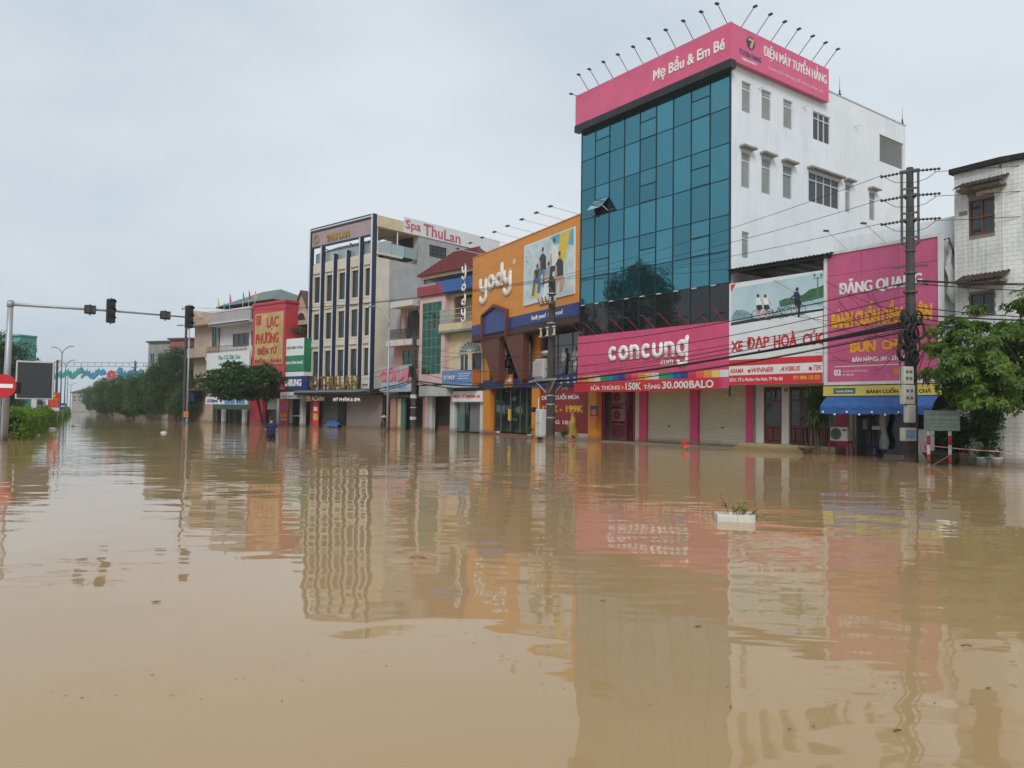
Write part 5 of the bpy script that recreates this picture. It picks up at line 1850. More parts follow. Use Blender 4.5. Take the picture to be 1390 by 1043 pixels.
# floors of cream panels and windows
topw = (FL.px(420 + 3, 270 + 290 / 3.16)[1] + FL.px(505, 270 + 240 / 3.16)[1]) / 2
lev = [(340, 450, 295, 412), (495, 605, 468, 587), (655, 762, 640, 762)]
hz, wins = [], []
for k in range(5):
    a, b = WF * k / 5 + .36 + .12, WF * (k + 1) / 5 - .1 - .02
    for (yl0, yl1, yr0, yr1) in lev:
        z1 = (FL.px(429, 270 + yl0 / 3.16)[1] + FL.px(499, 270 + yr0 / 3.16)[1]) / 2
        z0 = (FL.px(429, 270 + yl1 / 3.16)[1] + FL.px(499, 270 + yr1 / 3.16)[1]) / 2
        wins.append((a, b, z0, z1))
wall_holes(.1, WF - .1, LB, topw, .0, .3, wins).build('wall', creamp, l_)
for (a, b, z0, z1) in wins:
    window(l_, a, b, z0, z1, .16, 1, (), M('frame_dark', (.03, .035, .04), .4), glass('spa_glass', (.06, .075, .08), .35, .05, .02, .6), .06, .05)
    box('sill', creamp, l_, a - .12, b + .05, -.10, -.003, z0 - .22, z0 - .04, .01)
    box('jamb', creamp, l_, a - .22, a - .02, -.07, -.003, z0 - .10, z1 + .25, .01)
z_g = [w[2] for w in wins[:3]]
for k in range(5):
    a, b = WF * k / 5 + .38, WF * (k + 1) / 5 - .12
    for j in range(3):
        z1 = wins[j][2] - .24
        z0 = (wins[j + 1][3] + .05) if j < 2 else LB + .05
        box('spandrel_panel', creamp, l_, a, b, -.14, -.005, z0 + .35, z1 - .02, .03)
    box('spandrel_panel', creamp, l_, a, b, -.14, -.005, wins[0][3] + .3, topw - .02, .03)
MB().box(.2, WF - .2, .9, 1.0, LB, topw).build('inner_wall', concd, l_)
box('terrace_slab', creamp, l_, .1, WF + .05, .0, 3.2, topw, topw + .18)
# pitted grey party wall and the body behind
LD = 17.0
zback = FL.side(548, 310, WF)[1]
ctop = topw - .3
MB().box(WF - .25, WF - .01, .31, LD, DEEP, ctop).build('side_wall', conc, l_)
box('side_strip', creamp, l_, WF - .008, WF + .02, .02, 1.6, LB, topw - .3)
m = MB().box(.1, .35, .31, LD, DEEP, ctop)
m.build('side_wall', conc, l_)
bv, bz_ = FL.side(545, 330, WF)
by = 5.2
bw1 = FL.srect(583, 332, 606, 353, WF)
UP = (FL.side(548, 316, WF + .05)[1] + FL.side(625, 333, WF + .05)[1]) / 2 + .05
wall_holes(by, LD, ctop, UP, WF, WF - .25, [bw1], 'x').build('upper_wall', conc, l_)
MB().box(.1, WF - .26, by, by + .25, ctop, UP).build('upper_wall', M('cream_wall'), l_)
box('terrace_door', dglass, l_, WF - 3.2, WF - .8, by - .03, by - .003, topw + .2, topw + 2.6)
window(l_, bw1[0], bw1[1], bw1[2], bw1[3], WF - .12, 4, (.33, .66), iron, dglass, .05, .05, 'x', inward=-1)
MB().box(.1, WF, by + .01, LD, UP, UP + .15).build('roof', conc, l_)
# terrace canopy, glass rail and wire trellis behind the portal
ctz = LT - 1.5
box('terrace_canopy', M('cream_wall'), l_, WF - 4.0, WF + .0, .03, by - .003, UP - .1, UP + .14)
for y in (.15, 2.6):
    MB().tube([(WF - .1, y, topw + .18), (WF - .1, y, UP - .1)], .06, 8).build('terrace_post', alu, l_)
for k in range(3):
    box('rail_pane', glass('rail_glass', (.30, .38, .38), .2, .08, .01, .6), l_, WF - .05, WF - .03, .3 + k * 1.6, .3 + k * 1.6 + 1.55, topw + .2, topw + 1.25)
for k in range(5):
    box('rail_pane', MATS['rail_glass'], l_, .5 + k * 1.8, .5 + k * 1.8 + 1.74, .10, .12, topw + .2, topw + 1.15)
m = MB()
for k in range(24):
    x = .4 + (WF - .8) * k / 23
    m.bar((x, .2, topw + 1.2), (x + .15 * math.sin(k * 3), 2.8, UP - .3), .02)
for k in range(10): m.bar((.4, .2 + .28 * k, topw + 1.2 + (UP - topw - 1.5) * k / 9), (WF - .4, .2 + .28 * k, topw + 1.2 + (UP - topw - 1.5) * k / 9), .02)
tag(m.build('trellis', M('trellis_grey', (.22, .22, .21), .6), l_), kind='stuff')
for (xa, xb) in ((2.0, 4.6), (6.2, 7.0)):
    MB().bar((xa, .1, signb - .2), (xb, 2.6, signb - 2.0), .09).build('stay_bar', iron, l_)
# ground floor
box('entry_canopy', blk, l_, -.3, WF + 1.5, -1.6, .0, LB - .62, LB - .12, .03)
box('canopy_rim', M('rim_grey', (.22, .23, .23), .5), l_, -.32, WF + 1.52, -1.63, -1.601, LB - .36, LB - .16)
gz = LB - .62
for (a, b) in ((433, 437), (462, 471.5), (522, 526)):
    box('column', blk, l_, zx(a), zx(b), -.1, .3, DEEP, gz)
tan_sh = M('taupe_shutter', (.26, .215, .19), .5, .08, 1, .2)
shutter(l_, zx(471.5), zx(522), -.1, gz, .12, tan_sh, .16)
shutter(l_, zx(437), zx(462), -.1, gz, .16, M('grey_shutter', (.11, .10, .09), .5, .1), .16)
box('wall', M('red_pier', (.28, .03, .035), .6), l_, zx(424), zx(432.5), -.05, .25, DEEP, gz)
s = FL.thing('shop_sign', 'gold raised letters THU LAN with round emblem above the black canopy', 'sign')
gold = M('letter_gold', (.42, .26, .06), .3, .25, 3, metal=.6)
a0, a1 = zx(434.5, -1.2, 520), zx(486, -1.2, 520)
zb_ = LB - .11
text(s, 'THU', a0, a0 + (a1 - a0) * .46, zb_, zb_ + 1.35, -1.2, gold, .10, .02, spacing=1.12)
text(s, 'LAN', a0 + (a1 - a0) * .53, a1, zb_, zb_ + 1.35, -1.2, gold, .10, .02, spacing=1.12)
c = (zx(426.5, -1.2, 520), zb_ + .75)
MB().ring(c, .52, .68, -1.32, -1.2, 24).ring(c, .2, .36, -1.31, -1.2, 16, .6, 5.4).build('emblem', gold, s)
box('base_rail', gold, s, a0 - 1.5, a1 + .2, -1.22, -1.18, zb_ - .008, zb_ + .06)
zc = gz - .62
text(s, 'MỸ PHẨM & SPA', zx(452.5, -1.5, 540), zx(489.5, -1.5, 540), gz - .60, gz - .12, -1.5, lw, .03, .03)
text(s, '20 AGAIN', zx(416, -1.5, 540), zx(440, -1.5, 540), gz - .60, gz - .12, -1.5, M('letter_tan', (.42, .36, .26), .5), .03, .0)
s = FL.thing('rooftop_sign', 'mauve rooftop sign panel with gold THU LAN letters inside the blue frame', 'sign')
u0, u1 = .38, WF - .44
box('panel', M('mauve_panel', (.36, .28, .29), .55, .1, 1, .3, (.2, .16, .16)), s, u0, u1, FD + .08, FD + .2, signb + .05, LT - .44)
ph = LT - .44 - signb
text(s, 'THU LAN', u0 + (u1 - u0) * .26, u0 + (u1 - u0) * .66, signb + ph * .18, signb + ph * .62, FD + .08, gold, .08, .05)
text(s, 'Thẩm mỹ viện quốc tế Luxury', u0 + (u1 - u0) * .15, u0 + (u1 - u0) * .9, signb + ph * .72, signb + ph * .92, FD + .08, M('letter_mauve', (.50, .44, .42), .5), .02, .0, .2)
MB().ring((u0 + .75, signb + ph * .5), .38, .5, FD + .02, FD + .08, 20).ring((u0 + .75, signb + ph * .5), .14, .25, FD + .03, FD + .08, 14, .6, 5.4).build('emblem', gold, s)
box('sign_edge', navy, s, u0, u1, FD + .02, FD + .22, signb - .12, signb + .048)
s = FL.thing('side_sign', 'white parapet sign with red lettering Spa Thu Lan along the side', 'sign')
ya0, ya1 = FL.side(548, 300, WF + .05)[0], FL.side(690, 330, WF + .05)[0]
ya1 = min(ya1, LD)
zs1 = (FL.side(548, 291, WF + .05)[1] + FL.side(625, 317, WF + .05)[1]) / 2
zs0 = (FL.side(548, 316, WF + .05)[1] + FL.side(625, 333, WF + .05)[1]) / 2
box('panel', M('panel_white', (.66, .68, .69), .5, .06, 1, .12), s, WF + .02, WF + .08, ya0, ya1, zs0, zs1)
box('corner_panel', M('cream_wall'), s, WF + .0, WF + .06, .05, ya0 - .01, zs0, min(LT - .1, zs1 + .1))
for (t, xa, xb, ka, kb) in (('Spa', 550.5, 571, .12, .86), ('Thu', 575, 601, .12, .88), ('Lan', 603, 625, .10, .80)):
    v0, v1 = FL.side(xa, 310, WF + .08)[0], FL.side(xb, 315, WF + .08)[0]
    text(s, t, v0, v1, zs0 + (zs1 - zs0) * ka, zs0 + (zs1 - zs0) * kb, WF + .0805, M('letter_rose', (.50, .10, .12), .5), .04, .008, axis='x')
u = zx(450, -.6, 575)
t = local(FL, 'tarpaulin_heap', 'blue tarpaulin heap against the dark shutter of the spa', 'tarpaulin', u, -.45, -.05)
m = MB()
for i in range(13):
    for j in range(6):
        m.v.append((-1.15 + 2.3 * i / 12, -.35 + .7 * j / 5, (.75 * math.sin(math.pi * (i + .6) / 13.5) ** .4 * math.sin(math.pi * (j + .5) / 6)) + .07 * math.sin(i * 2.1 + j * 1.7)))
for i in range(12):
    for j in range(5):
        k = i * 6 + j
        m.f.append((k, k + 6, k + 7, k + 1))
m.build('sheet', M('tarp_blue', (.03, .13, .40), .45, .25, 3), t, True)
p = at(428.5, 572, 78.0)
t = thing('red_stand', 'leaning red sign stand with a yellow round print', 'sign', (p.x, p.y, DEEP), FL.rz + .1)
box('board', red, t, -.45, .45, -.03, .03, .2, 3.1)
MB().disc((0, 1.6), .36, -.04, -.031, 16).build('print_round', M('print_yellow_green', (.55, .50, .12), .5, .4, 4), t)
box('print_strip', pw, t, -.3, .25, -.04, -.031, 2.2, 2.6)

# ================================================================== houses further along on the left
FH = Frame(282, 93.3, 417, 80.2)
# phone shop with the green sign box
S1 = Sub(FH, 383, 417)
h1_ = S1.thing('gabled_house', 'terracotta house with arched gable behind the green phone sign', 'house')
zq = lambda y, x=400, d=0: S1.px(x, y, d)[1]
zx = lambda x, d=0, y=480: S1.px(x, y, d)[0]
w_ = S1.W
terr = M('terracotta_wall', (.36, .22, .17), .75, .15, 1, .25)
box('wall', terr, h1_, 0, w_ + .6, 1.6, 8, 3.3, zq(432))
gzb, gzt = zq(441, 408, .4), zq(396, 408, .4)
a0, a1 = zx(396, .4), zx(420, .4)
m = MB().prism([(a0, gzb), (a1, gzb), (a1, gzb + .9), ((a0 + a1) / 2, gzt), (a0, gzb + .9)], .4, .7)
m.build('gable', M('gable_tan', (.46, .33, .26), .7, .12, 1, .2), h1_)
MB().ring(((a0 + a1) / 2, gzb + .5), .75, .95, .34, .399, 14, 0, math.pi).build('gable_arch', M('gable_pale', (.56, .46, .38), .7), h1_)
MB().prism([((a0 + a1) / 2 + .72 * math.cos(math.pi * k / 12), gzb + .5 + .72 * math.sin(math.pi * k / 12)) for k in range(13)], .36, .399).build('arch_glass', dglass, h1_)
for sgn in (-1, 1):
    MB().prism([((a0 + a1) / 2, gzt + .12), ((a0 + a1) / 2, gzt - .12), ((a0 + a1) / 2 + sgn * (a1 - a0) * .56, gzb + .65), ((a0 + a1) / 2 + sgn * (a1 - a0) * .56, gzb + .85)], .2, 3.0).build('gable_roof', M('gable_roof_brown', (.13, .07, .055), .8, .2), h1_)
for x in (a0 + .15, a1 - .3):
    MB().lathe([(.13, zq(460)), (.12, gzb)], 10, (x, .5, 0)).build('column', M('gable_tan'), h1_)
box('terrace', terr, h1_, a0 - .2, w_ + .3, .2, 1.6, zq(466), zq(461))
for k in range(26):
    pass
MB().box(a0, w_ + .5, 2.2, 2.3, zq(461), gzb).build('inner_wall', concd, h1_)
s = S1.thing('shop_sign', 'green and white phone accessory sign box stacked over a navy SAMSUNG sign', 'sign')
D = -1.0
x0, x1 = zx(382, D), zx(412.5, D)
z3, z2, z1, z0 = zq(460, 397, D), zq(483, 397, D), zq(504.5, 397, D), zq(510, 397, D)
grn = M('sign_green', (.02, .21, .10), .45, .08)
box('side_panel', grn, s, x1 + .003, x1 + .04, D, .4, z1, z3)
box('upper_panel', pw, s, x0, x1, D, .3, z2, z3)
box('lower_panel', grn, s, x0, x1, D, .3, z1, z2 - .002)
text(s, 'PHỤ KIỆN ĐIỆN THOẠI', x0 + .2, x1 - .2, z2 + (z3 - z2) * .35, z2 + (z3 - z2) * .58, D, M('letter_dkgreen', (.05, .16, .12), .5), .02, .02)
text(s, 'ĐỒ CHƠI CÔNG NGHỆ', x0 + .1, x1 - .15, z1 + (z2 - z1) * .42, z1 + (z2 - z1) * .72, D, lw, .02, .02)
sm1, sm0 = zq(511, 397, D), zq(530, 397, D)
box('navy_panel', M('sign_navy', (.02, .035, .15), .45), s, x0, x1 + .7, D, .3, sm0, sm1)
text(s, 'SAMSUNG', x0 + .15, x1 - .3, sm0 + .4, sm1 - .3, D, lw, .02, .05)
box('white_panel', pw, s, x0, x1, D + .02, .3, z0 - .3, z1 - .05)
wz1, wz0 = zq(532, 397, D), zq(541.5, 397, D)
box('caption_panel', M('panel_white'), s, x0, x1 - .05, D, .2, wz0, wz1)
text(s, 'TRUNG TÂM BẢO HÀNH', x0 + .2, x1 - .3, wz0 + .15, wz0 + .38, D, M('letter_navy', (.03, .05, .16), .5), .01, .01)
# ground floor
for (a, b, mt) in ((379.5, 383, M('column_pale')), (392, 397, M('column_pale')), (411, 415, M('column_pale'))):
    box('column', mt, h1_, zx(a), zx(b), -.2, .2, DEEP, zq(541))
MB().box(zx(362), zx(420), 1.2, 1.3, DEEP, 4.8).build('inner_wall', M('dim_grey', (.06, .065, .065), .7), h1_)
for (a, b) in ((398, 403.5), (404.5, 410.5)):
    box('door_pane', shopg, h1_, zx(a), zx(b), .1, .12, DEEP, zq(549))
    box('door_rail', M('column_pale'), h1_, zx(a), zx(b), .06, .14, 1.0, 1.12)
p = S1.w(zx(385, -.7, 575), -.7, DEEP)
t = thing('sign_stand', 'red standing sign with blue and yellow lines of lettering', 'sign', p, S1.rz)
box('board', red, t, -.75, .75, -.05, .05, .3, 3.4)
for (z, mt, tx) in ((2.7, M('print_blue', (.06, .16, .42), .5), 'SIM SỐ'), (2.1, MATS['print_blue'], 'THẺ CÀO'), (1.55, yel, 'SỬA CHỮA'), (1.1, M('letter_pale_blue'), 'ĐIỆN THOẠI')):
    text(t, tx, -.55, .55, z, z + .36, -.051, mt, .01, .03)

# red electronics shop
S2 = Sub(FH, 341, 384)
h2_ = S2.thing('electronics_shop', 'red fronted electronics shop with a tall gold sign panel', 'shop')
zq = lambda y, x=362, d=0: S2.px(x, y, d)[1]
zx = lambda x, d=0, y=480: S2.px(x, y, d)[0]
D = -1.2
redf = M('red_facade', (.48, .045, .06), .5, .10, 1, .15, (.35, .06, .06))
x0, x1 = zx(342, D), zx(386, D)
z1, z0 = zq(414, 364, D), zq(530, 364, D)
box('front', redf, h2_, x0, x1, D, 3.0, z0, z1, .02)
box('top_moulding', redf, h2_, x0 - .12, x1 + .14, D - .12, 3.1, z1, z1 + .3, .03)
px0, px1 = zx(346, D), zx(384, D)
pz1, pz0 = zq(425, 364, D), zq(495, 364, D)
box('gold_panel', M('gold_panel', (.52, .36, .13), .35, .3, .9, .2, (.35, .22, .07)), h2_, px0, px1, D - .06, D - .001, pz0, pz1)
ph = pz1 - pz0
lr = M('letter_red', (.46, .03, .035), .45, .1)
def lac(t, a, b, k0, k1): text(h2_, t, px0 + (px1 - px0) * a, px0 + (px1 - px0) * b, pz0 + ph * k0, pz0 + ph * k1, D - .06, lr, .06, .012)
lac('LẠC', .44, .84, .66, .93)
lac('PHƯƠNG', .05, .86, .41, .64)
lac('ĐIỆN TỬ', .12, .80, .17, .36)
lac('ĐIỆN LẠNH', .02, .96, .01, .13)
box('crest', lr, h2_, px0 + .25, px0 + 1.15, D - .09, D - .061, pz0 + ph * .78, pz0 + ph * .97)
text(h2_, 'LP', px0 + .4, px0 + 1.0, pz0 + ph * .83, pz0 + ph * .93, D - .0905, M('letter_gold'), .02, .02)
box('front_pier', M('red_pier_dark', (.36, .03, .04), .6), h2_, zx(342), zx(360), -.1, .3, DEEP, z0 + .4)
box('front_pier', MATS['red_pier_dark'], h2_, zx(376.5), zx(380), -.1, .3, 3.2, z0 + .4)
MB().box(zx(346), zx(388), .8, .9, DEEP, z0 + .4).build('inner_wall', M('dim_grey'), h2_)
box('door', M('door_dkgreen', (.05, .055, .05), .5), h2_, zx(364), zx(379), .5, .6, DEEP, zq(557))
box('lintel', M('lintel_grey', (.26, .27, .26), .6), h2_, zx(361), zx(380), .3, .5, zq(556), zq(541))
# tiled roof of the house behind
m = MB()
ex0, ex1, zr = zx(384, 6), zx(402, 6), zq(420, 395, 6)
m.v += [(ex0 - 1.5, 4, zr - .6), (ex1 + 1.5, 4, zr - .6), (ex1 + 1.5, 9, zr - .6), (ex0 - 1.5, 9, zr - .6), ((ex0 + ex1) / 2 - .5, 6.5, zr + .9), ((ex0 + ex1) / 2 + .5, 6.5, zr + .9)]
m.f += [(0, 1, 5, 4), (1, 2, 5), (2, 3, 4, 5), (3, 0, 4), (0, 3, 2, 1)]
m.build('rear_roof', M('roof_palegreen', (.24, .30, .24), .6, .15), h1_)
MB().box(ex0 - 1, ex1 + 1, 4.2, 8.8, 4.0, zr - .6).build('rear_block', terr, h1_)

# white house with flags on the roof
S3 = Sub(FH, 286, 341)
h3_ = S3.thing('white_house', 'white house with iron balcony and green hipped roof with flags', 'house')
zq = lambda y, x=315, d=0: S3.px(x, y, d)[1]
zx = lambda x, d=0, y=470: S3.px(x, y, d)[0]
w_ = S3.W
wh = M('white_house_wall', (.60, .61, .61), .7, .08, 1, .22)
wb1, wb2 = (zx(306), zx(328), zq(470), zq(452)), (zx(331), w_ - .1, zq(470), zq(450))
wall_holes(0, w_, zq(486), zq(440), .9, 1.1, [wb1, wb2]).build('wall', wh, h3_)
window(h3_, *wb1, 1.0, 3, (), M('frame_dark'), dglass, .06, .05)
window(h3_, *wb2, 1.0, 2, (), M('frame_dark'), dglass, .06, .05)
box('roof_slab', wh, h3_, -.2, w_, -.6, 5, zq(441), zq(437), .02)
box('slab_stripe', navy, h3_, -.22, w_, -.63, -.601, zq(440.3), zq(438.6))
box('parapet', M('parapet_mauve', (.38, .36, .36), .7, .08, 1, .2), h3_, -.15, w_, -.4, -.2, zq(437) + .002, zq(423))
box('parapet_cap', wh, h3_, -.2, w_ + .05, -.45, -.15, zq(423) + .002, zq(420.5))
box('balcony_slab', wh, h3_, -.1, w_, -.8, .9, zq(487, 315, -.8), zq(482, 315, -.8))
m = MB()
zb_, zt_ = zq(482, 315, -.8), zq(469, 315, -.8)
for k in range(34):
    x = w_ * k / 33
    m.bar((x, -.75, zb_), (x, -.75, zt_), .03)
    m.ring((x, (zb_ + zt_) / 2), .06, .09, -.76, -.74, 8)
m.bar((0, -.75, zt_), (w_, -.75, zt_), .06)
tag(m.build('balcony_scrollwork', M('rail_brown', (.17, .11, .07), .6), h3_), kind='stuff')
# roof
ez, rz_ = zq(416, 315, 1), zq(401, 330, 4)
m = MB()
a0, a1 = zx(293, .5), zx(370, .5)
m.v += [(a0, .3, ez), (a1, .3, ez), (a1, 8, ez), (a0, 8, ez), (a0 + 4.2, 4, rz_), (a1 - 4.2, 4, rz_)]
m.f += [(0, 1, 5, 4), (1, 2, 5), (2, 3, 4, 5), (3, 0, 4), (0, 3, 2, 1)]
m.build('roof', M('roof_green', (.11, .155, .14), .6, .12), h3_)
box('roof_soffit', M('soffit_black', (.02, .022, .024), .8), h3_, a0 + .05, a1 - .05, .35, 7.9, ez - .12, ez - .005)
MB().box(a0 + 1, w_, 2.5, 6.5, zq(437), ez - .13).build('roof_room', M('dim_grey'), h3_)
fc = [(.62, .48, .04), (.03, .20, .36), (.55, .06, .24), (.04, .32, .16), (.48, .04, .05), (.60, .34, .06)]
fn_ = ['yellow', 'blue', 'magenta', 'green', 'red', 'orange']
for k, (x, y) in enumerate(((296, 405), (304, 411), (312, 399), (330, 396.5), (338, 394.5), (346.5, 395))):
    u, zt = S3.px(x, y, -.3)
    p = S3.w(u, -.3, zq(422))
    t = thing('flag', fn_[k] + ' pennant flag on the white house parapet', 'flag', p, S3.rz, 'flags along the white house parapet')
    H = zt - zq(422)
    MB().tube([(0, 0, 0), (0, 0, H)], .025, 6).build('pole', alu, t)
    MB().prism([(-.02, H), (.05, H), (.42, H - .9), (.28, H - 1.05), (-.02, H - 1.05)], -.02, .02).build('pennant', M('flag_%s' % fn_[k], fc[k], .7), t)
s = S3.thing('shop_sign', 'white sign with teal lettering Thu Cũ Giá Cao under the balcony', 'sign')
D = -1.0
x0, x1, z0, z1 = zx(281, D), zx(339, D), zq(501, 310, D), zq(478, 310, D)
box('panel', M('panel_white'), s, x0, x1, D, D + .2, z0, z1)
tl = M('letter_teal', (.02, .26, .27), .5)
text(s, 'Thu Cũ Giá Cao', x0 + (x1 - x0) * .28, x0 + (x1 - x0) * .80, z0 + (z1 - z0) * .56, z0 + (z1 - z0) * .84, D, tl, .02, .03)
text(s, 'Hỗ Trợ Đổi Máy', x0 + (x1 - x0) * .30, x0 + (x1 - x0) * .78, z0 + (z1 - z0) * .14, z0 + (z1 - z0) * .42, D, tl, .02, .03)
s = S3.thing('shop_sign', 'white shop sign strip with blue pictures under the almond tree', 'sign')
z0, z1 = zq(549, 310, -1.5), zq(539, 310, -1.5)
x0, x1 = zx(281, -1.5), zx(337, -1.5)
box('panel', M('panel_white'), s, x0, x1, -1.5, -1.3, z0, z1)
text(s, 'LH Store', x0 + .4, x0 + 2.7, z0 + .18, z1 - .2, -1.5, M('letter_navy'), .02, .05, .2)
box('picture', M('pic_blue', (.08, .26, .52), .5, .3, 3), s, x0 + (x1 - x0) * .48, x0 + (x1 - x0) * .72, -1.51, -1.501, z0 + .05, z1 - .05)
box('picture', MATS['pic_blue'], s, x0 + (x1 - x0) * .76, x0 + (x1 - x0) * .96, -1.51, -1.501, z0 + .05, z1 - .0)
m = wall_holes(-.1, w_, DEEP, zq(487), .3, .5, [(.2, w_ - .2, DEEP - 1, zq(556))])
m.build('front_wall', M('front_green', (.06, .10, .08), .6), h3_)
for (a, b) in ((303, 306), (331, 335)):
    box('column', M('column_pale'), h3_, zx(a), zx(b), .0, .3, DEEP, zq(556))
for k in range(6):
    a, b = .3 + (w_ - .6) * k / 6, .3 + (w_ - .6) * (k + 1) / 6
    box('door_pane', shopg, h3_, a + .04, b - .04, .7, .72, DEEP, zq(556))
    box('door_post', M('mullion_grey'), h3_, a - .03, a + .03, .66, .74, DEEP, zq(556))

# tan house with green glass
S4 = Sub(FH, 255, 286)
h4_ = S4.thing('tan_house', 'tan house with a green glass bay and gabled dormer behind the trees', 'house')
zq = lambda y, x=272, d=0: S4.px(x, y, d)[1]
zx = lambda x, d=0, y=480: S4.px(x, y, d)[0]
w_ = S4.W
tanw = M('tan_plaster', (.44, .34, .26), .75, .12, 1, .25)
wall_holes(0, w_, DEEP, zq(443), .6, .8, [(zx(281), w_ - .1, zq(472), zq(441) - .05)]).build('wall', tanw, h4_)
box('cornice', tanw, h4_, -.3, w_ + .1, -.6, 5, zq(443) + .002, zq(437), .03)
box('upper_wall', tanw, h4_, .2, w_, .0, 5, zq(437), zq(425))
MB().prism([(zx(261), zq(437)), (zx(274), zq(437)), (zx(274), zq(431)), (zx(267.5), zq(422)), (zx(261), zq(431))], -.5, 2).build('dormer', M('gable_tan'), h4_)
window(h4_, zx(281), w_ - .1, zq(472), zq(441) - .05, .68, 2, (.5,), M('frame_dark'), green, .05, .05)
box('balcony', tanw, h4_, -.3, w_, -.5, .6, zq(486), zq(473), .02)
box('blue_shop_sign', M('sign_navy_blue', (.03, .08, .24), .5), h4_, zx(253), zx(272), -.9, -.6, zq(545), zq(533))
box('tin_eave', M('gable_roof_brown'), h4_, zx(258), zx(279), -1.2, .5, zq(531), zq(528))
box('inner_wall', concd, h4_, .1, w_, 1.2, 1.3, DEEP, zq(440))

# grey houses beyond, over the trees
def farhouse(name, label, xa, xb, Y, ytop, mat, roofmat, nwin=3, rows=3, dep=9, roof='flat'):
    a, b = at(xa, hor(xa), Y), at(xb, hor(xb), Y - (xb - xa) * .05)
    f = Frame(xa, Y, xb, Y - (xb - xa) * .05)
    z = at((xa + xb) / 2, ytop, Y)[2]
    r = f.thing(name, label, 'house')
    wl = f.W
    hs = []
    for i in range(nwin):
        for j in range(rows):
            x0 = wl * (i + .25) / nwin
            x1 = wl * (i + .75) / nwin
            zz = 3.6 + j * (z - 4.2) / rows
            hs.append((x0, x1, zz, zz + (z - 4.2) / rows * .6))
    wall_holes(0, wl, DEEP, z, 0, .25, hs).build('wall', mat, r)
    box('side_wall', mat, r, 0, .25, .25, dep, DEEP, z)
    box('side_wall', mat, r, wl - .25, wl, .25, dep, DEEP, z)
    box('roof', roofmat, r, -.2, wl + .2, -.3, dep, z, z + .25, .02)
    MB().box(.3, wl - .3, .6, .7, DEEP, z).build('inner_wall', concd, r)
    for h in hs:
        window(r, *h, .1, 2, (), M('frame_grey', (.3, .3, .3), .5), dglass, .06, .05)
    if roof == 'gable':
        MB().prism([(-.3, z + .25), (wl + .3, z + .25), (wl / 2, z + .25 + wl * .12)], -.4, dep).build('pitched_roof', M('far_roof', (.17, .08, .065), .7, .2), r)
    return r, f
gh = M('far_grey_wall', (.27, .28, .27), .8, .2, .8, .4)
farhouse('grey_house', 'grey rough-walled house with tin roof rising over the street trees', 199, 232, 112, 466, gh, tin, 3, 3)
farhouse('red_roofed_house', 'far house with dull red upper wall behind the grey house', 228, 256, 104, 462, M('far_red_wall', (.28, .11, .10), .8, .15, 1, .3), M('far_roof', (.17, .08, .065), .7, .2), 2, 3)
farhouse('low_house', 'low pale house with red roof edge half hidden by dark street trees', 168, 200, 150, 516, M('far_pale_wall', (.16, .15, .135), .8, .25, 1, .4), M('far_roof'), 3, 2)
farhouse('end_building', 'pale two-storey building with pitched roof closing the far end of the street', 97, 146, 262, 534, M('far_white_wall', (.30, .31, .30), .8, .2, .5, .4), M('far_roof'), 7, 2, 12, 'gable')
farhouse('row_house', 'dim brown shop house behind the mid-green tree of the row', 198, 226, 119, 520, M('far_brown_wall', (.12, .09, .07), .8, .3, 1, .4), M('far_roof'), 3, 2, 14)
farhouse('row_house', 'dim grey shop house behind the dark bushy tree', 150, 172, 172, 527, M('far_dim_wall', (.14, .14, .13), .8, .3, 1, .4), M('far_roof'), 3, 2, 14)
farhouse('row_house', 'faint low house near the far end of the street', 134, 152, 215, 534, M('far_dim_wall'), M('far_roof'), 2, 2, 14)
farhouse('teal_building', 'teal netted high building behind the dark trees beside the traffic pole', -70, 24, 130, 459, M('teal_net', (.10, .34, .31), .8, .15, .3, .2, (.06, .22, .2)), M('teal_net'), 6, 3, 3)

# ================================================================== trees and plants
def np_mesh(name, V, F4):
    me = bpy.data.meshes.new(name)
    V = np.asarray(V, dtype=np.float32)
    F4 = np.asarray(F4, dtype=np.int32)
    me.vertices.add(len(V))
    me.vertices.foreach_set('co', V.ravel())
    me.loops.add(F4.size)
    me.loops.foreach_set('vertex_index', F4.ravel())
    me.polygons.add(len(F4))
    me.polygons.foreach_set('loop_start', np.arange(0, F4.size, 4, dtype=np.int32))
    me.polygons.foreach_set('loop_total', np.full(len(F4), 4, dtype=np.int32))
    me.update(calc_edges=True)
    return me


def leaf_quads(c, d, up, L_, W_, curl=.12):
    """one folded leaf per row: base c, direction d, blade normal near up"""
    d = d / np.linalg.norm(d, axis=1, keepdims=True)
    s_ = np.cross(d, up)
    nn = np.linalg.norm(s_, axis=1, keepdims=True)
    s_ = s_ / np.maximum(nn, 1e-5)
    n_ = np.cross(s_, d)
    L_, W_ = L_[:, None], W_[:, None]
    m_ = c + d * L_ * .45
    V = np.stack([c, m_ + s_ * W_ / 2 + n_ * W_ * curl, c + d * L_ - n_ * L_ * curl, m_ - s_ * W_ / 2 + n_ * W_ * curl], 1).reshape(-1, 3)
    F_ = np.arange(len(c) * 4).reshape(-1, 4)
    return V, F_


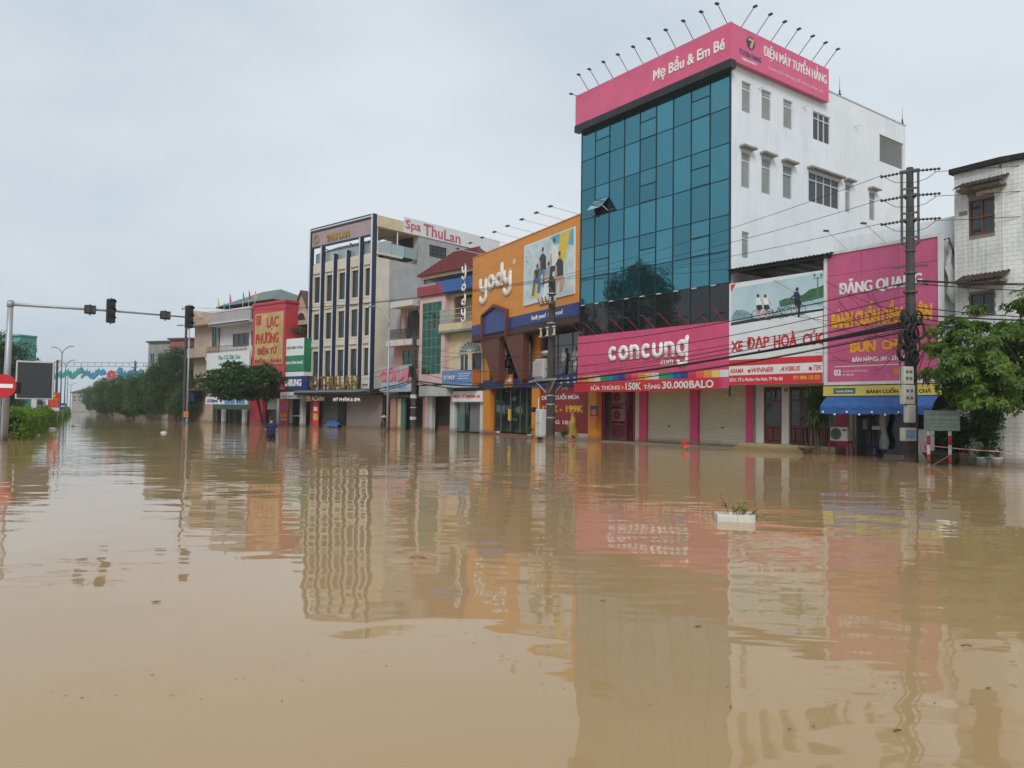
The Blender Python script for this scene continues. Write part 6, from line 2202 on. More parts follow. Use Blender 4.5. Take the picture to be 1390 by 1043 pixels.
def crown_leaves(rs, clumps, per, size, flat=.75, aspect=.5, droop=.25):
    cs, rr = clumps
    k = np.repeat(np.arange(len(cs)), per)
    n = len(k)
    v = rs.normal(size=(n, 3))
    v /= np.linalg.norm(v, axis=1, keepdims=True)
    rad = rs.uniform(.25, 1.0, n) ** .5
    off = v * (rad * rr[k])[:, None]
    off[:, 2] *= flat
    c = cs[k] + off
    d = v * .7 + rs.normal(size=(n, 3)) * .6
    d[:, 2] -= droop
    up = rs.normal(size=(n, 3)) * .55 + np.array([0, 0, 1.0])
    L_ = size * rs.uniform(.65, 1.3, n)
    return leaf_quads(c, d, up, L_, L_ * aspect)


bark = M('bark', (.085, .068, .05), .9, .35, 6, .3, (.03, .025, .02), .8)
barkd = M('bark_dark', (.035, .028, .022), .9, .35, 6, .2, (.02, .02, .02), .8)


def tree_mesh(seed, trunk_pts, trunk_r, cc, cr, nclump, cl_r, per, size, flat=.8, aspect=.5, limbs=10, shell=.55, droop=.25):
    rs = np.random.RandomState(seed)
    v = rs.normal(size=(nclump, 3))
    v /= np.linalg.norm(v, axis=1, keepdims=True)
    rad = rs.uniform(shell ** 3, 1.0, nclump) ** (1 / 3)
    cs = np.array(cc) + v * rad[:, None] * np.array(cr)
    rr = cl_r * rs.uniform(.65, 1.35, nclump)
    V, F_ = crown_leaves(rs, (cs, rr), per, size, flat, aspect, droop)
    m = MB()
    tp = [Vector(p) for p in trunk_pts]
    m.tube(tp, [trunk_r * (1 - .45 * i / max(1, len(tp) - 1)) for i in range(len(tp))], 9)
    for i in range(min(limbs, nclump)):
        e = Vector(cs[i])
        b = tp[-1].lerp(tp[-2], rs.uniform(0, .35))
        mid = b.lerp(e, .5) + Vector((rs.uniform(-.2, .2), rs.uniform(-.2, .2), rs.uniform(.0, .35)))
        m.tube([b, mid, e], [trunk_r * .42, trunk_r * .26, trunk_r * .10], 6)
    return np_mesh('crown', V, F_), m.mesh('trunk')


def put_tree(name, label, loc, meshes, lm, bm, group=None, rz=0.0, sc_=1.0, cat='tree'):
    t = thing(name, label, cat, loc, rz, group)
    t.scale = (sc_, sc_, sc_)
    link('trunk', meshes[1], bm, t, True)
    o = link('crown', meshes[0], lm, t)
    return t


dk = leafmat('leaf_dark', (.028, .062, .018), (.078, .145, .036), .35)
md = leafmat('leaf_mid', (.035, .080, .020), (.11, .19, .042), .35)
alm = leafmat('leaf_almond', (.020, .060, .014), (.060, .135, .028), .3)
brt = leafmat('leaf_bright', (.030, .090, .014), (.19, .30, .038), .45)
hdg = leafmat('leaf_hedge', (.09, .19, .015), (.25, .40, .04), .45)

# the row beyond the white house
mA = tree_mesh(11, [(0, 0, 0), (.15, .05, 1.8), (.3, 0, 3.6)], .17, (.2, 0, 6.2), (3.9, 3.6, 4.9), 160, .85, 170, .22)
mB = tree_mesh(12, [(0, 0, 0), (-.1, .05, 1.6), (.1, 0, 3.0)], .15, (0, 0, 4.4), (3.8, 3.5, 3.6), 130, .85, 160, .23)
def gp(x, y, Y): 
    p = at(x, y, Y)
    return (p.x, p.y, DEEP)
row = [(238, 100, mA, .92, dk, 'tall dark street tree beside the blue lamp post, tallest of the row'),
       (262, 97, mB, .78, md, 'rounded tree between the tall dark tree and the tan house'),
       (205, 112, mB, 1.0, md, 'broad mid-green tree standing left of the tall dark street tree'),
       (180, 128, mB, 1.05, dk, 'dark bushy tree under the blue dragon street decoration'),
       (152, 158, mB, 1.05, md, 'hazy green tree further down the street row'),
       (136, 195, mB, 1.1, dk, 'faint far tree near the building closing the street')]
for k, (x, Y, me_, k_, lm, lb) in enumerate(row):
    put_tree('street_tree', lb, gp(x, 560, Y), me_, lm, bark, 'row of street trees', k * 1.3, k_)
# sea almond in front of the white house
tb = at(358.5, 578, 77)
cA = at(330, 514, 77)
mC = tree_mesh(21, [(0, 0, 0), (-.35, 0, 1.8), (-.9, 0, 3.9), (-1.3, 0, 4.7)], .15, (cA.x - tb.x, 0, cA.z - DEEP - .3), (3.9, 3.2, 1.65), 95, .75, 120, .30, .55, .62, 12)
put_tree('almond_tree', 'leaning almond tree with a flat wide crown before the white house', (tb.x, tb.y, DEEP), mC, alm, barkd)
# trees left of the traffic pole
lt = at(18, 556, 62)
mD = tree_mesh(31, [(0, 0, 0), (.05, 0, 1.5), (-.2, 0, 3.6)], .22, (-2.2, .6, 5.2), (4.0, 3.2, 2.9), 120, .8, 130, .2, .6)
put_tree('roadside_tree', 'layered dark tree with a pale trunk behind the large screen', (lt.x - .5, lt.y, DEEP), mD, dk, M('bark_pale', (.26, .24, .20), .9, .4, 5, .4))
lt = at(-30, 556, 75)
put_tree('roadside_tree', 'dense dark tree under the teal netted building', (lt.x, lt.y, DEEP), mB, dk, bark, None, 1.0, 1.05)
for k, (x, Y, k_, lb) in enumerate(((52, 82, .55, 'low dark shrubby tree behind the screen post'), (66, 100, .55, 'small dark tree behind the red banner'), (79, 135, .62, 'hazy tree between the street lamps'))):
    p = at(x, 556, Y)
    p.x -= 5.0
    put_tree('median_tree', lb, (p.x, p.y, DEEP), mB, dk, bark, 'trees along the far carriageway', k * 2.1, k_)
# big tree on the far pavement that the mirror glass reflects
mE = tree_mesh(41, [(0, 0, 0), (.2, 0, 3), (0, .1, 7)], .4, (0, 0, 14.0), (3.9, 3.9, 5.6), 110, 1.1, 170, .34)
put_tree('roadside_tree', 'very tall broad tree on the opposite pavement mirrored in the glass front', (-38.5, 49.5, DEEP), mE, dk, bark)
put_tree('roadside_tree', 'tall opposite tree whose top shows at the edge of the mirror glass', (-50, 60.5, DEEP), mE, md, bark, None, 1.7, .9)

# near tree at the right edge: whorls of long leaflets
def whorl_tree(seed, cen, rad, n, leaflets, L0, mat_name):
    rs = np.random.RandomState(seed)
    nb = max(5, n // 15)                                  # branch ends that carry the whorls
    v0 = rs.normal(size=(nb, 3))
    v0 /= np.linalg.norm(v0, axis=1, keepdims=True)
    bc = np.array(cen) + v0 * (rs.uniform(.1, 1, nb) ** (1 / 2.2))[:, None] * np.array(rad) * .92
    kb = rs.randint(0, nb, n)
    v = rs.normal(size=(n, 3))
    v /= np.linalg.norm(v, axis=1, keepdims=True)
    c = bc[kb] + v * (rs.uniform(.1, 1, n) ** .6)[:, None] * np.array([.42, .42, .27])
    v = v * .6 + v0[kb] * .6
    v /= np.linalg.norm(v, axis=1, keepdims=True)
    k = np.repeat(np.arange(n), leaflets)
    a = np.tile(np.arange(leaflets) * 2 * math.pi / leaflets, n) + np.repeat(rs.uniform(0, 6.28, n), leaflets) + rs.normal(size=n * leaflets) * .2
    ax = v * .8 + np.array([0, 0, .5])
    ax /= np.linalg.norm(ax, axis=1, keepdims=True)
    t1 = np.cross(ax, np.array([.3, .9, .1]))
    t1 /= np.linalg.norm(t1, axis=1, keepdims=True)
    t2 = np.cross(ax, t1)
    d = t1[k] * np.cos(a)[:, None] + t2[k] * np.sin(a)[:, None] + ax[k] * rs.uniform(-.1, .5, len(k))[:, None]
    d[:, 2] -= .45
    L_ = L0 * rs.uniform(.7, 1.25, len(k))
    up = ax[k] + rs.normal(size=(len(k), 3)) * .25
    V, F_ = leaf_quads(c[k] + rs.normal(size=(len(k), 3)) * .01, d, up, L_, L_ * .33, .16)
    return V, F_, c
nt_loc = at(1412, 632, 25.6)
cc0 = at(1335, 482, 25.6)
rel = (cc0.x - nt_loc.x + .35, 0, cc0.z - DEEP)
V1, F1, c1 = whorl_tree(51, rel, (2.45, 1.6, 1.95), 950, 9, .205, 'brt')
V2, F2, c2 = whorl_tree(52, (rel[0] - .9, .2, rel[2] - .35), (1.35, 1.2, 1.25), 330, 9, .20, 'brt')
V3, F3, c3 = whorl_tree(53, (rel[0] + .9, 0, rel[2] + 1.2), (1.2, 1.2, 1.25), 260, 9, .20, 'brt')
V4, F4_, c4 = whorl_tree(54, (rel[0] - .1, .1, rel[2] - 1.25), (1.9, 1.2, .85), 280, 9, .20, 'brt')
V = np.concatenate([V1, V2, V3, V4])
F_ = np.concatenate([F1, F2 + len(V1), F3 + len(V1) + len(V2), F4_ + len(V1) + len(V2) + len(V3)])
m = MB()
m.tube([(0, 0, 0), (-.06, 0, 1.4), (-.05, .1, 2.8), (rel[0] * .35, .1, rel[2] - .6)], [.13, .11, .09, .07], 9)
for e in list(c1[:22]) + list(c2[:12]) + list(c3[:8]):
    m.tube([(-.05, .1, 2.7 + rnd.uniform(-.4, .5)), Vector((-.05, .1, 3.0)).lerp(Vector(e), .55) + Vector((0, 0, .15)), Vector(e)], [.045, .03, .012], 5)
t = thing('street_tree', 'near tree with long drooping yellow-green leaflets before the tiled house', 'tree', (nt_loc.x, nt_loc.y, DEEP))
link('crown', np_mesh('crown', V, F_), brt, t)
m.build('trunk', barkd, t, True)
# dark shrubs by the tiled house
for k, (x, y, Y, r_, h, lb) in enumerate(((1297, 625, 29.2, .5, 2.2, 'dark leafy shrub behind the street name board'), (1338, 628, 28.2, .45, 2.5, 'dark creeper bush beside the window of the tiled house'))):
    p = at(x, y, Y)
    me_ = tree_mesh(61 + k, [(0, 0, 0), (.03, 0, .6), (0, 0, 1.2)], .05, (0, 0, h - .3), (r_, r_ * .6, 1.1), 40, .24, 90, .12, .8, .5, 12)
    put_tree('shrub', lb, (p.x, p.y, DEEP), me_, dk, barkd, None, 0, 1, 'shrub')
# pots and a planter
for k, (x, Y, r_, lb, col) in enumerate(((1333, 27.2, .17, 'pale blue painted bucket of spiky leaves before the tiled wall', (.42, .50, .52)), (1353, 27.0, .18, 'white bucket standing beside the spiky potted plant', (.58, .60, .60)))):
    p = at(x, 628, Y)
    t = thing('plant_pot', lb, 'pot', (p.x, p.y, -.12))
    MB().lathe([(r_ * .8, 0), (r_, .42), (r_ * 1.08, .43), (r_ * 1.08, .48), (r_ * .9, .48), (r_ * .85, .40)], 16).build('bucket', M('bucket_%d' % k, col, .6, .2, 4, .3), t, True)
    rs = np.random.RandomState(70 + k)
    n = 46 if k == 0 else 14
    c = np.zeros((n, 3)) + np.array([0, 0, .44]) + rs.normal(size=(n, 3)) * .04
    d = rs.normal(size=(n, 3)) * .6 + np.array([0, 0, .9])
    V, F_ = leaf_quads(c, d, np.tile([0, 0, 1.0], (n, 1)) + rs.normal(size=(n, 3)) * .4, rs.uniform(.3, .6, n), rs.uniform(.05, .08, n), .15)
    link('foliage', np_mesh('foliage', V, F_), dk, t)
p = at(1277, 622, 28.9)
t = thing('stone_basin', 'wide dark planter basin behind the striped sign posts', 'planter', (p.x, p.y, -.1))
MB().lathe([(.30, 0), (.42, .1), (.55, .42), (.60, .44), (.60, .50), (.5, .5), (.45, .4)], 20).build('bowl', M('basin_dark', (.045, .045, .045), .7, .3, 5), t, True)
MB().ball((0, 0, .46), .42, 12, 6, (1, 1, .35)).build('soil', M('soil_dark', (.04, .03, .02), .95, .3, 6), t, True)
# dracaena in front of the wooden doors
p = at(1107, 616, 35.0)
t = thing('dracaena_plant', 'dracaena with a bushy head of long leaves before the wooden doors', 'plant', (p.x, p.y, DEEP))
m = MB()
for (a, b) in ((0, 0), (.12, .05), (-.14, .02), (.05, -.08)):
    m.tube([(a, b, 0), (a * 1.6, b, .9), (a * .6, b, 2.5)], [.05, .045, .035], 7)
m.tube([(-.1, 0, .2), (-.35, -.1, .75), (-.5, 0, 1.4)], [.03, .02, .012], 6)
m.tube([(.1, 0, .2), (.35, -.1, .65), (.25, 0, 1.3)], [.03, .02, .012], 6)
m.build('stem', bark, t, True)
rs = np.random.RandomState(81)
n = 760
zc = 2.68
c = np.stack([rs.normal(size=n) * .16, rs.normal(size=n) * .16, zc + rs.uniform(-.50, .55, n)], 1)
d = c - np.array([0, 0, zc - .15])
d = d / np.linalg.norm(d, axis=1, keepdims=True) + rs.normal(size=(n, 3)) * .35
d[:, 2] += .1
V, F_ = leaf_quads(c, d, np.tile([0, 0, 1.0], (n, 1)) + rs.normal(size=(n, 3)) * .2, rs.uniform(.35, .62, n), rs.uniform(.05, .075, n), .28)
link('crown', np_mesh('crown', V, F_), leafmat('leaf_dracaena', (.016, .045, .010), (.09, .15, .02), .3), t)
p = at(1094, 614, 35.0)
t = thing('stone_planter', 'small dark stone bowl standing on the flooded step beside the dracaena', 'planter', (p.x, p.y, -.05))
MB().lathe([(.10, 0), (.12, .14), (.32, .30), (.34, .34), (.28, .34), (.25, .28)], 16).build('bowl', M('basin_dark'), t, True)
# plant and hanging plants at the gabled house and at the orange shop
def bush(loc, r_, h, n, lb, lm, seed, size=.12, nm='potted_plant', pot=True):
    rs = np.random.RandomState(seed)
    t = thing(nm, lb, 'plant', loc)
    if pot: MB().lathe([(.16, 0), (.2, .36), (.22, .38), (.22, .42), (.18, .42)], 14).build('pot', M('pot_white', (.55, .55, .52), .6, .15), t, True)
    c = rs.normal(size=(n, 3)) * np.array([r_, r_, h * .3]) * .6 + np.array([0, 0, .45 + h * .5])
    V, F_ = leaf_quads(c, rs.normal(size=(n, 3)) + np.array([0, 0, .4]), rs.normal(size=(n, 3)) * .5 + np.array([0, 0, 1]), rs.uniform(.7, 1.3, n) * size, rs.uniform(.35, .6, n) * size, .12)
    MB().tube([(0, 0, .3), (.02, 0, .45 + h * .5)], .02, 5).build('stem', bark, t)
    link('foliage', np_mesh('foliage', V, F_), lm, t)
p = at(719.5, 592, 51.8)
bush((p.x, p.y, -.15), .25, .5, 120, 'small plant in a white pot beside the orange column', md, 91)
p = at(766, 597, 48.3)
bush((p.x, p.y, -.35), .32, .7, 260, 'leafy bush standing in water by the transformer pole', md, 92, .14, 'bush', False)
q = S1.w(S1.px(404, 470, .4)[0], .4, S1.px(404, 463, .4)[1] - .1)
bush(q, 1.0, 1.4, 700, 'overgrown plants on the terrace over the green sign', md, 93, .22, 'terrace_plants', False)

# hedge on the median
h0, h1 = Vector((-24.3, 39.0, 0)), Vector((-88.0, 155.0, 0))
hd = (h1 - h0).normalized()
hn = Vector((-hd.y, hd.x, 0))
rs = np.random.RandomState(101)
n = 52000
tt = rs.uniform(0, 1, n) ** 1.7 * (h1 - h0).length
ww = rs.uniform(0, 1, n)
face = rs.randint(0, 3, n)
wd = 2.6
wave_ = .10 * np.sin(tt * 1.9) + .08 * np.sin(tt * 4.3 + 1)
lat = np.where(face == 0, ww * wd, np.where(face == 1, .0 + rs.uniform(-.12, .12, n), rs.uniform(0, wd, n)))
hgt = np.where(face == 0, 1.28 + wave_ + rs.normal(size=n) * .06, rs.uniform(-.2, 1.25, n))
lat = lat + .12 * np.sin(tt * 1.1) + .18 * (hgt < .3) * rs.uniform(0, 1, n) * (face == 1) * -1
keep = (face != 2) | (tt < .7)
tt, lat, hgt = tt[keep], lat[keep], hgt[keep]
n = len(tt)
c = np.stack([h0.x + hd.x * tt + hn.x * lat, h0.y + hd.y * tt + hn.y * lat, hgt], 1)
V, F_ = leaf_quads(c, rs.normal(size=(n, 3)) + np.array([.2, -.3, .5]), rs.normal(size=(n, 3)) * .6 + np.array([0, 0, 1]), rs.uniform(.10, .2, n) * (1 + tt / 60), rs.uniform(.06, .11, n) * (1 + tt / 60), .1)
t = thing('hedge', 'clipped bright green hedge along the flooded median', 'hedge', (0, 0, 0))
tag(link('foliage', np_mesh('foliage', V, F_), hdg, t), kind='stuff')
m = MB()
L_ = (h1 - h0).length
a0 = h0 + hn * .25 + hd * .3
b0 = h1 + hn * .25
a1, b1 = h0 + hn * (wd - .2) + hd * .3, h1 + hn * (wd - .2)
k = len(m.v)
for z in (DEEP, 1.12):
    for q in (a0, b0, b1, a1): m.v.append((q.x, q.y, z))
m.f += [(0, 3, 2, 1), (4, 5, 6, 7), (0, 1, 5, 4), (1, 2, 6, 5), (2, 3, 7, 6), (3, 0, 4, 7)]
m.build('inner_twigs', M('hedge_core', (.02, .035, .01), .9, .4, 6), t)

# ================================================================== street furniture
steel = M('galvanised', (.36, .38, .40), .45, .12, 2, .2, (.22, .22, .22), metal=.4)
dsteel = M('dull_steel', (.085, .085, .085), .5, .15, 2, .2)
# traffic signal mast
b = ground(4.5, 599)
b.z = DEEP
tl_ = thing('traffic_light', 'galvanised traffic light mast with a long arm and black signal heads', 'traffic light', b)
ptop = at(17, 408, b.y)
H = ptop.z - DEEP
lean = (ptop.x - at(4.5, 599, b.y).x)
MB().tube([(0, 0, 0), (lean * .35, 0, H * .5), (lean * .55, 0, H)], [.17, .15, .12], 14).build('mast', steel, tl_, True)
topx = lean * .55
e = at(262, 431.5, 43.0)
ar = Vector((e.x - b.x, e.y - b.y, e.z - DEEP))
s0 = Vector((topx, 0, at(17, 413, b.y).z - DEEP))
MB().tube([s0, s0.lerp(ar, .5) + Vector((0, 0, .04)), ar], [.085, .06, .04], 10).build('arm', steel, tl_, True)
MB().tube([s0 - Vector((.02, 0, .14)), s0 + Vector((.0, 0, .14))], [.145, .145], 14).build('flange', steel, tl_, True)
ad = (ar - s0)
adh = Vector((ad.x, ad.y, 0)).normalized()
face_n = Vector((adh.y, -adh.x, 0))                     # towards the camera
blkp = M('signal_black', (.012, .013, .015), .45, .1)
def arm_at(px_):
    best = min(range(401), key=lambda i: abs((b.x + (s0 + ad * i / 400).x) / (b.y + (s0 + ad * i / 400).y) * FPX + CX - px_))
    return s0 + ad * best / 400
def head(px_, kind):
    p = arm_at(px_)
    if kind == 'signal':
        w2, z0, z1 = .20, -.60, .62
    else:
        w2, z0, z1 = .25, -.22, .22
    m = MB()
    m.cbox(-w2, w2, -.13, .10, z0, z1, .03)
    o = m.build('signal_head' if kind == 'signal' else 'timer_box', blkp, tl_)
    o.location = p + face_n * .14
    o.rotation_euler = (0, 0, math.atan2(adh.y, adh.x))
    if kind == 'signal':
        for z in (-.40, .01, .43):
            MB().disc((0, z), .155, -.145, -.131, 18).build('lens', M('lens_off', (.045, .045, .03), .25, .2), o)
            m = MB().ring((0, z), .16, .185, -.32, -.131, 16, .15, math.pi - .15)
            m.build('visor', blkp, o)
    else:
        for x in (-.13, .13): box('digit_panel', M('digit_off', (.07, .07, .065), .4), o, x - .1, x + .1, -.14, -.131, -.14, .16)
    MB().tube([(0, .0, z1), (0, .0, z1 + .07)], .03, 6).build('bracket', blkp, o)
    MB().tube([(0, .0, z0 - .08), (0, .0, z0)], .03, 6).build('bracket', blkp, o)
for x, k in ((117, 'timer'), (145.5, 'signal'), (220, 'timer'), (252.5, 'signal')): head(x, k)
# side signal on the mast, seen edge on
o = MB().cbox(-.2, .2, -.55, .1, 0, .55, .04).build('side_signal', blkp, tl_)
o.location = (topx * .4 + .35, -.1, at(22, 526, b.y).z - DEEP - .3)
o.rotation_euler = (0, 0, .9)
# no-entry sign
p = at(1.5, 600, b.y - 1.0)
ns = thing('road_sign', 'round red no-entry sign with a white bar on a thin post', 'road sign', (p.x, p.y, DEEP), .25)
zc = at(1, 524, p.y).z - DEEP
MB().tube([(0, .05, 0), (0, .05, zc + .5)], .04, 8).build('post', steel, ns)
MB().disc((.0, zc), .54, -.02, .01, 36).build('disc', M('sign_red', (.50, .02, .025), .35, .05), ns)
box('bar', lw, ns, -.40, .40, -.028, -.0205, zc - .09, zc + .09)
MB().tube([(-.22, .1, 0), (-.22, .1, zc - .5)], .11, 10).build('white_post', M('post_white', (.55, .56, .57), .6, .1, 3, .3), ns)
# big screen on the median
p = at(46, 560, 52)
zc0, zc1 = at(46, 542.5, 52).z - DEEP, at(46, 490.5, 52).z - DEEP
ls = thing('display_screen', 'large dark outdoor display screen in a pale frame on a white post', 'screen', (p.x, p.y, DEEP), .42)
box('post', M('post_white'), ls, -.16, .16, -.12, .12, 0, zc0, .02)
w2 = 20.5 * 52 / FPX / math.cos(.42 + .0)
MB().cbox(-w2, w2, -.12, .12, zc0, zc1, .03).build('frame', M('frame_silver', (.50, .52, .50), .4, .08), ls)
box('screen', M('screen_dark', (.032, .036, .04), .6, .1, 6), ls, -w2 + .1, w2 - .1, -.135, -.121, zc0 + .1, zc1 - .1)
# red banner and blue sign on the lamp posts
def twin_lamp(x, ytop, Y, lb, ba=True):
    p = at(x, 560, Y)
    zt = at(x, ytop, Y).z
    t = thing('street_lamp', lb, 'street lamp', (p.x, p.y, DEEP), -.5, 'twin-arm lamps on the median')
    MB().tube([(0, 0, 0), (0, 0, zt - DEEP - .6)], [.11, .06], 8).build('pole', dsteel, t, True)
    for sg in (-1, 1):
        a = MB().tube([(0, 0, zt - DEEP - .6), (sg * .5, 0, zt - DEEP - .1), (sg * 1.3, 0, zt - DEEP + .22), (sg * 1.8, 0, zt - DEEP + .3)], .05, 6).build('arm', dsteel, t, True)
        MB().cbox(sg * 1.6, sg * 2.5, -.12, .12, zt - DEEP + .27, zt - DEEP + .36, .02).build('lamp_head', M('lamp_grey', (.2, .2, .2), .4), a)
    return t
twin_lamp(81.5, 474, 108, 'tall twin-arm street lamp behind the red banner')
twin_lamp(87, 492, 135, 'twin-arm street lamp next beyond the one by the banner')
twin_lamp(90.5, 511, 178, 'hazy twin-arm street lamp third along the median')
twin_lamp(95, 522, 226, 'small faint twin-arm street lamp farthest along the median')
p = at(72.5, 560, 72)
t = thing('banner_stand', 'red vertical propaganda banner with yellow text on the median', 'banner', (p.x, p.y, DEEP), .3)
z1, z0 = at(72, 533, 72).z - DEEP, at(72, 558, 72).z - DEEP
box('panel', red, t, -.47, .47, -.03, .03, z0 + .3, z1)
box('footer', pw, t, -.47, .47, -.03, .03, z0, z0 + .298)
MB().disc((0, z1 - .28), .14, -.04, -.031, 14).build('emblem', yel, t)
for k, (tx, h) in enumerate((('YÊN BÁI', .12), ('NHIỆT LIỆT', .13), ('CHÀO MỪNG', .12), ('ĐẠI HỘI', .12))):
    text(t, tx, -.34, .34, z1 - .65 - k * .22, z1 - .65 - k * .22 + h, -.031, yel, .008, .02)
for sx in (-.35, .35): box('leg', steel, t, sx - .03, sx + .03, -.02, .02, 0, z0)
p = at(85, 560, 80)
t = thing('road_sign', 'small blue direction sign board beyond the red banner', 'road sign', (p.x, p.y, DEEP), .3)
z1, z0 = at(85, 547.5, 80).z - DEEP, at(85, 556, 80).z - DEEP
box('board', M('sign_dir_blue', (.03, .11, .26), .5), t, -.3, .3, -.02, .02, z0, z1)
box('caption', lw, t, -.2, .2, -.028, -.021, z0 + .28, z0 + .38)
box('post', steel, t, -.03, .03, .03, .08, 0, z1)
# dragon decoration gantry over the street
ga, gb = at(-8, 500, 124), at(214, 500, 119)
gd = Vector((gb.x - ga.x, gb.y - ga.y, 0))
gt_ = thing('street_gantry', 'light steel gantry spanning the street with teal dragon shapes and a red flower', 'gantry', (ga.x, ga.y, DEEP), math.atan2(gd.y, gd.x))
GL = gd.length
zt, zb_ = at(100, 492.5, 121.5).z - DEEP, at(100, 497.5, 121.5).z - DEEP
for z in (zt, zb_): box('chord', steel, gt_, 0, GL, -.05, .05, z - .05, z + .05)
for k in range(25): box('strut', steel, gt_, GL * k / 24 - .03, GL * k / 24 + .03, -.04, .04, zb_ + .052, zt - .052)
for x in (0, GL): box('gantry_post', steel, gt_, x - .12, x + .12, -.12, .12, 0, zt)
tl1 = M('dragon_teal', (.05, .30, .27), .5, .5, 3)
tl2 = M('dragon_blue', (.06, .25, .38), .5, .4, 3)
def dragon(x0, sg, k_):
    m = MB()
    rs_ = random.Random(k_)
    path = [(x0 + sg * 3.6 * i / 14, zb_ - 1.15 + .30 * math.sin(i * .75 + k_) - .02 * i, .24 + .24 * math.sin(math.pi * min(1, (i + 2) / 15))) for i in range(15)]
    for i in range(14):
        (xa, za, ra), (xb, zb2, rb) = path[i], path[i + 1]
        m.prism([(xa, za - ra), (xb, zb2 - rb), (xb, zb2 + rb), (xa, za + ra)], -.10, .10)
        if i % 2 == 0 and True: m.prism([(xa, za + ra * .8), (xb, zb2 + rb * .8), ((xa + xb) / 2 + .1, za + ra + .35)], -.05, .05)
    hx, hz = path[0][0] - sg * .3, path[0][1] + .15
    m.prism([(hx - .45 * sg, hz - .1), (hx, hz - .38), (hx + .5 * sg, hz - .2), (hx + .55 * sg, hz + .35), (hx + .1 * sg, hz + .62), (hx - .2 * sg, hz + .25)], -.14, .14)
    m.build('dragon_shape', tl1 if k_ % 2 else tl2, gt_)
c0 = (at(155, 505, 121) - ga)
xc = math.hypot(c0.x, c0.y)
for k, (x, sg) in enumerate(((xc - 1.6, -1), (xc - 5.4, -1), (xc + 1.6, 1), (xc + 5.2, 1), (xc - 12.2, 1), (xc - 15.8, 1))): dragon(x, sg, k)
m = MB()
for k in range(8): m.disc((xc + .42 * math.cos(k * .785), zb_ - 1.3 + .42 * math.sin(k * .785)), .32, -.06 - .004 * k, .06, 10)
m.build('flower', M('flower_red', (.50, .08, .10), .6, .3, 4), gt_)

# lamp post with orange notice, blue foot
p = at(253.5, 575, 88)
t = thing('street_lamp', 'grey single-arm lamp post with an orange notice and blue foot', 'street lamp', (p.x, p.y, DEEP), -.5)
zt = at(253.5, 446, 88).z - DEEP
MB().tube([(0, 0, 0), (0, 0, zt)], [.13, .07], 9).build('pole', steel, t, True)
MB().tube([(0, 0, zt - .2), (-.5, 0, zt + .25), (-1.3, 0, zt + .4)], .05, 6).build('arm', steel, t, True)
MB().cbox(-2.0, -1.2, -.14, .14, zt + .36, zt + .47, .02).build('lamp_head', M('lamp_grey'), t)
zz = at(253.5, 563, 88).z - DEEP
box('notice', M('notice_orange', (.55, .17, .05), .5), t, -.4, .4, -.16, -.13, zz - .3, zz + .35)
MB().tube([(0, 0, .1), (0, 0, zz - .4)], .145, 9).build('foot_band', M('foot_blue', (.10, .30, .45), .5, .2), t, True)
# curved lamp at the spa
p = at(525.5, 585, 66)
t = thing('street_lamp', 'slim lamp post with curved arm before the grey party wall', 'street lamp', (p.x, p.y, DEEP), -.7)
zt = at(527, 428, 66).z - DEEP
MB().tube([(0, 0, 0), (0, 0, zt - 1.0)], [.11, .07], 9).build('pole', steel, t, True)
MB().tube([(0, 0, zt - 1.0), (-.08, 0, zt - .4), (-.6, 0, zt + .25), (-1.5, 0, zt + .75), (-2.0, 0, zt + .9)], .05, 8).build('arm', steel, t, True)
MB().cbox(-2.65, -1.9, -.12, .12, zt + .86, zt + .98, .02).build('lamp_head', M('lamp_grey'), t)

# ------------------------------------------------------------------ utility poles
cpole = M('pole_concrete', (.068, .072, .068), .9, .25, 3, .55, (.05, .045, .04), .5)
cpold = M('pole_dark', (.060, .052, .046), .9, .3, 3, .4, (.03, .027, .024), .5)
porc = M('porcelain', (.55, .53, .48), .3, .1)
def insul(m, c, axis, n=5, r=.06, L_=.45):
    c, axis = Vector(c), Vector(axis).normalized()
    pts, rs_ = [], []
    for i in range(n):
        for (a, q) in ((0, .35), (.25, 1), (.6, 1), (.85, .35)):
            pts.append(c + axis * L_ * (i + a) / n)
            rs_.append(r * q)
    m.tube(pts, rs_, 7)
# A: by the eatery
A = ground(1237, 628)
A.z = DEEP
az = lambda y: at(1237, y, A.y).z - DEEP
pa = thing('utility_pole', 'tall concrete utility pole with meter boxes and a mass of cable coils', 'utility pole', A, -.6)
HA = az(228)
MB().tube([(0, 0, 0), (0, 0, az(470))], [.25, .21], 8).build('lower_shaft', cpold, pa)
MB().tube([(0, 0, az(470) + .002), (0, 0, HA)], [.19, .125], 8).build('upper_shaft', cpole, pa)
hv = []
for k, y in enumerate((237, 270, 303)):
    z = az(y)
    o = MB().box(-.32, -.25, -.1, .1, z - .8, z + .08).box(.25, .32, -.1, .1, z - .8, z + .08).box(-.34, .34, -.12, .12, z - .001 + .08, z + .16).bar((-.3, 0, z - .75), (-.12, 0, z - .95), .06).bar((.3, 0, z - .75), (.12, 0, z - .95), .06).build('bracket', dsteel, pa)
    box('bracket_tie', dsteel, o, -.30, .30, -.13, -.11, z - .62, z - .54)
    for sg in (-1, 1):
        m = MB()
        insul(m, (sg * .26, 0, z + .1), (sg, 0, -.06), 6, .055, .8)
        m.build('insulator', M('insulator_dark', (.06, .05, .05), .4), pa, True)
    hv.append(z + .08)
for z, r_ in ((az(342), .2), (az(372), .22), (az(398), .26), (az(430), .26), (az(515), .3)):
    MB().tube([(0, 0, z), (0, 0, z + .07)], r_, 10).build('band', dsteel, pa)
for z in (az(362), az(386)):
    MB().bar((-.6, 0, z), (.6, 0, z), .07).build('cross_bar', dsteel, pa)
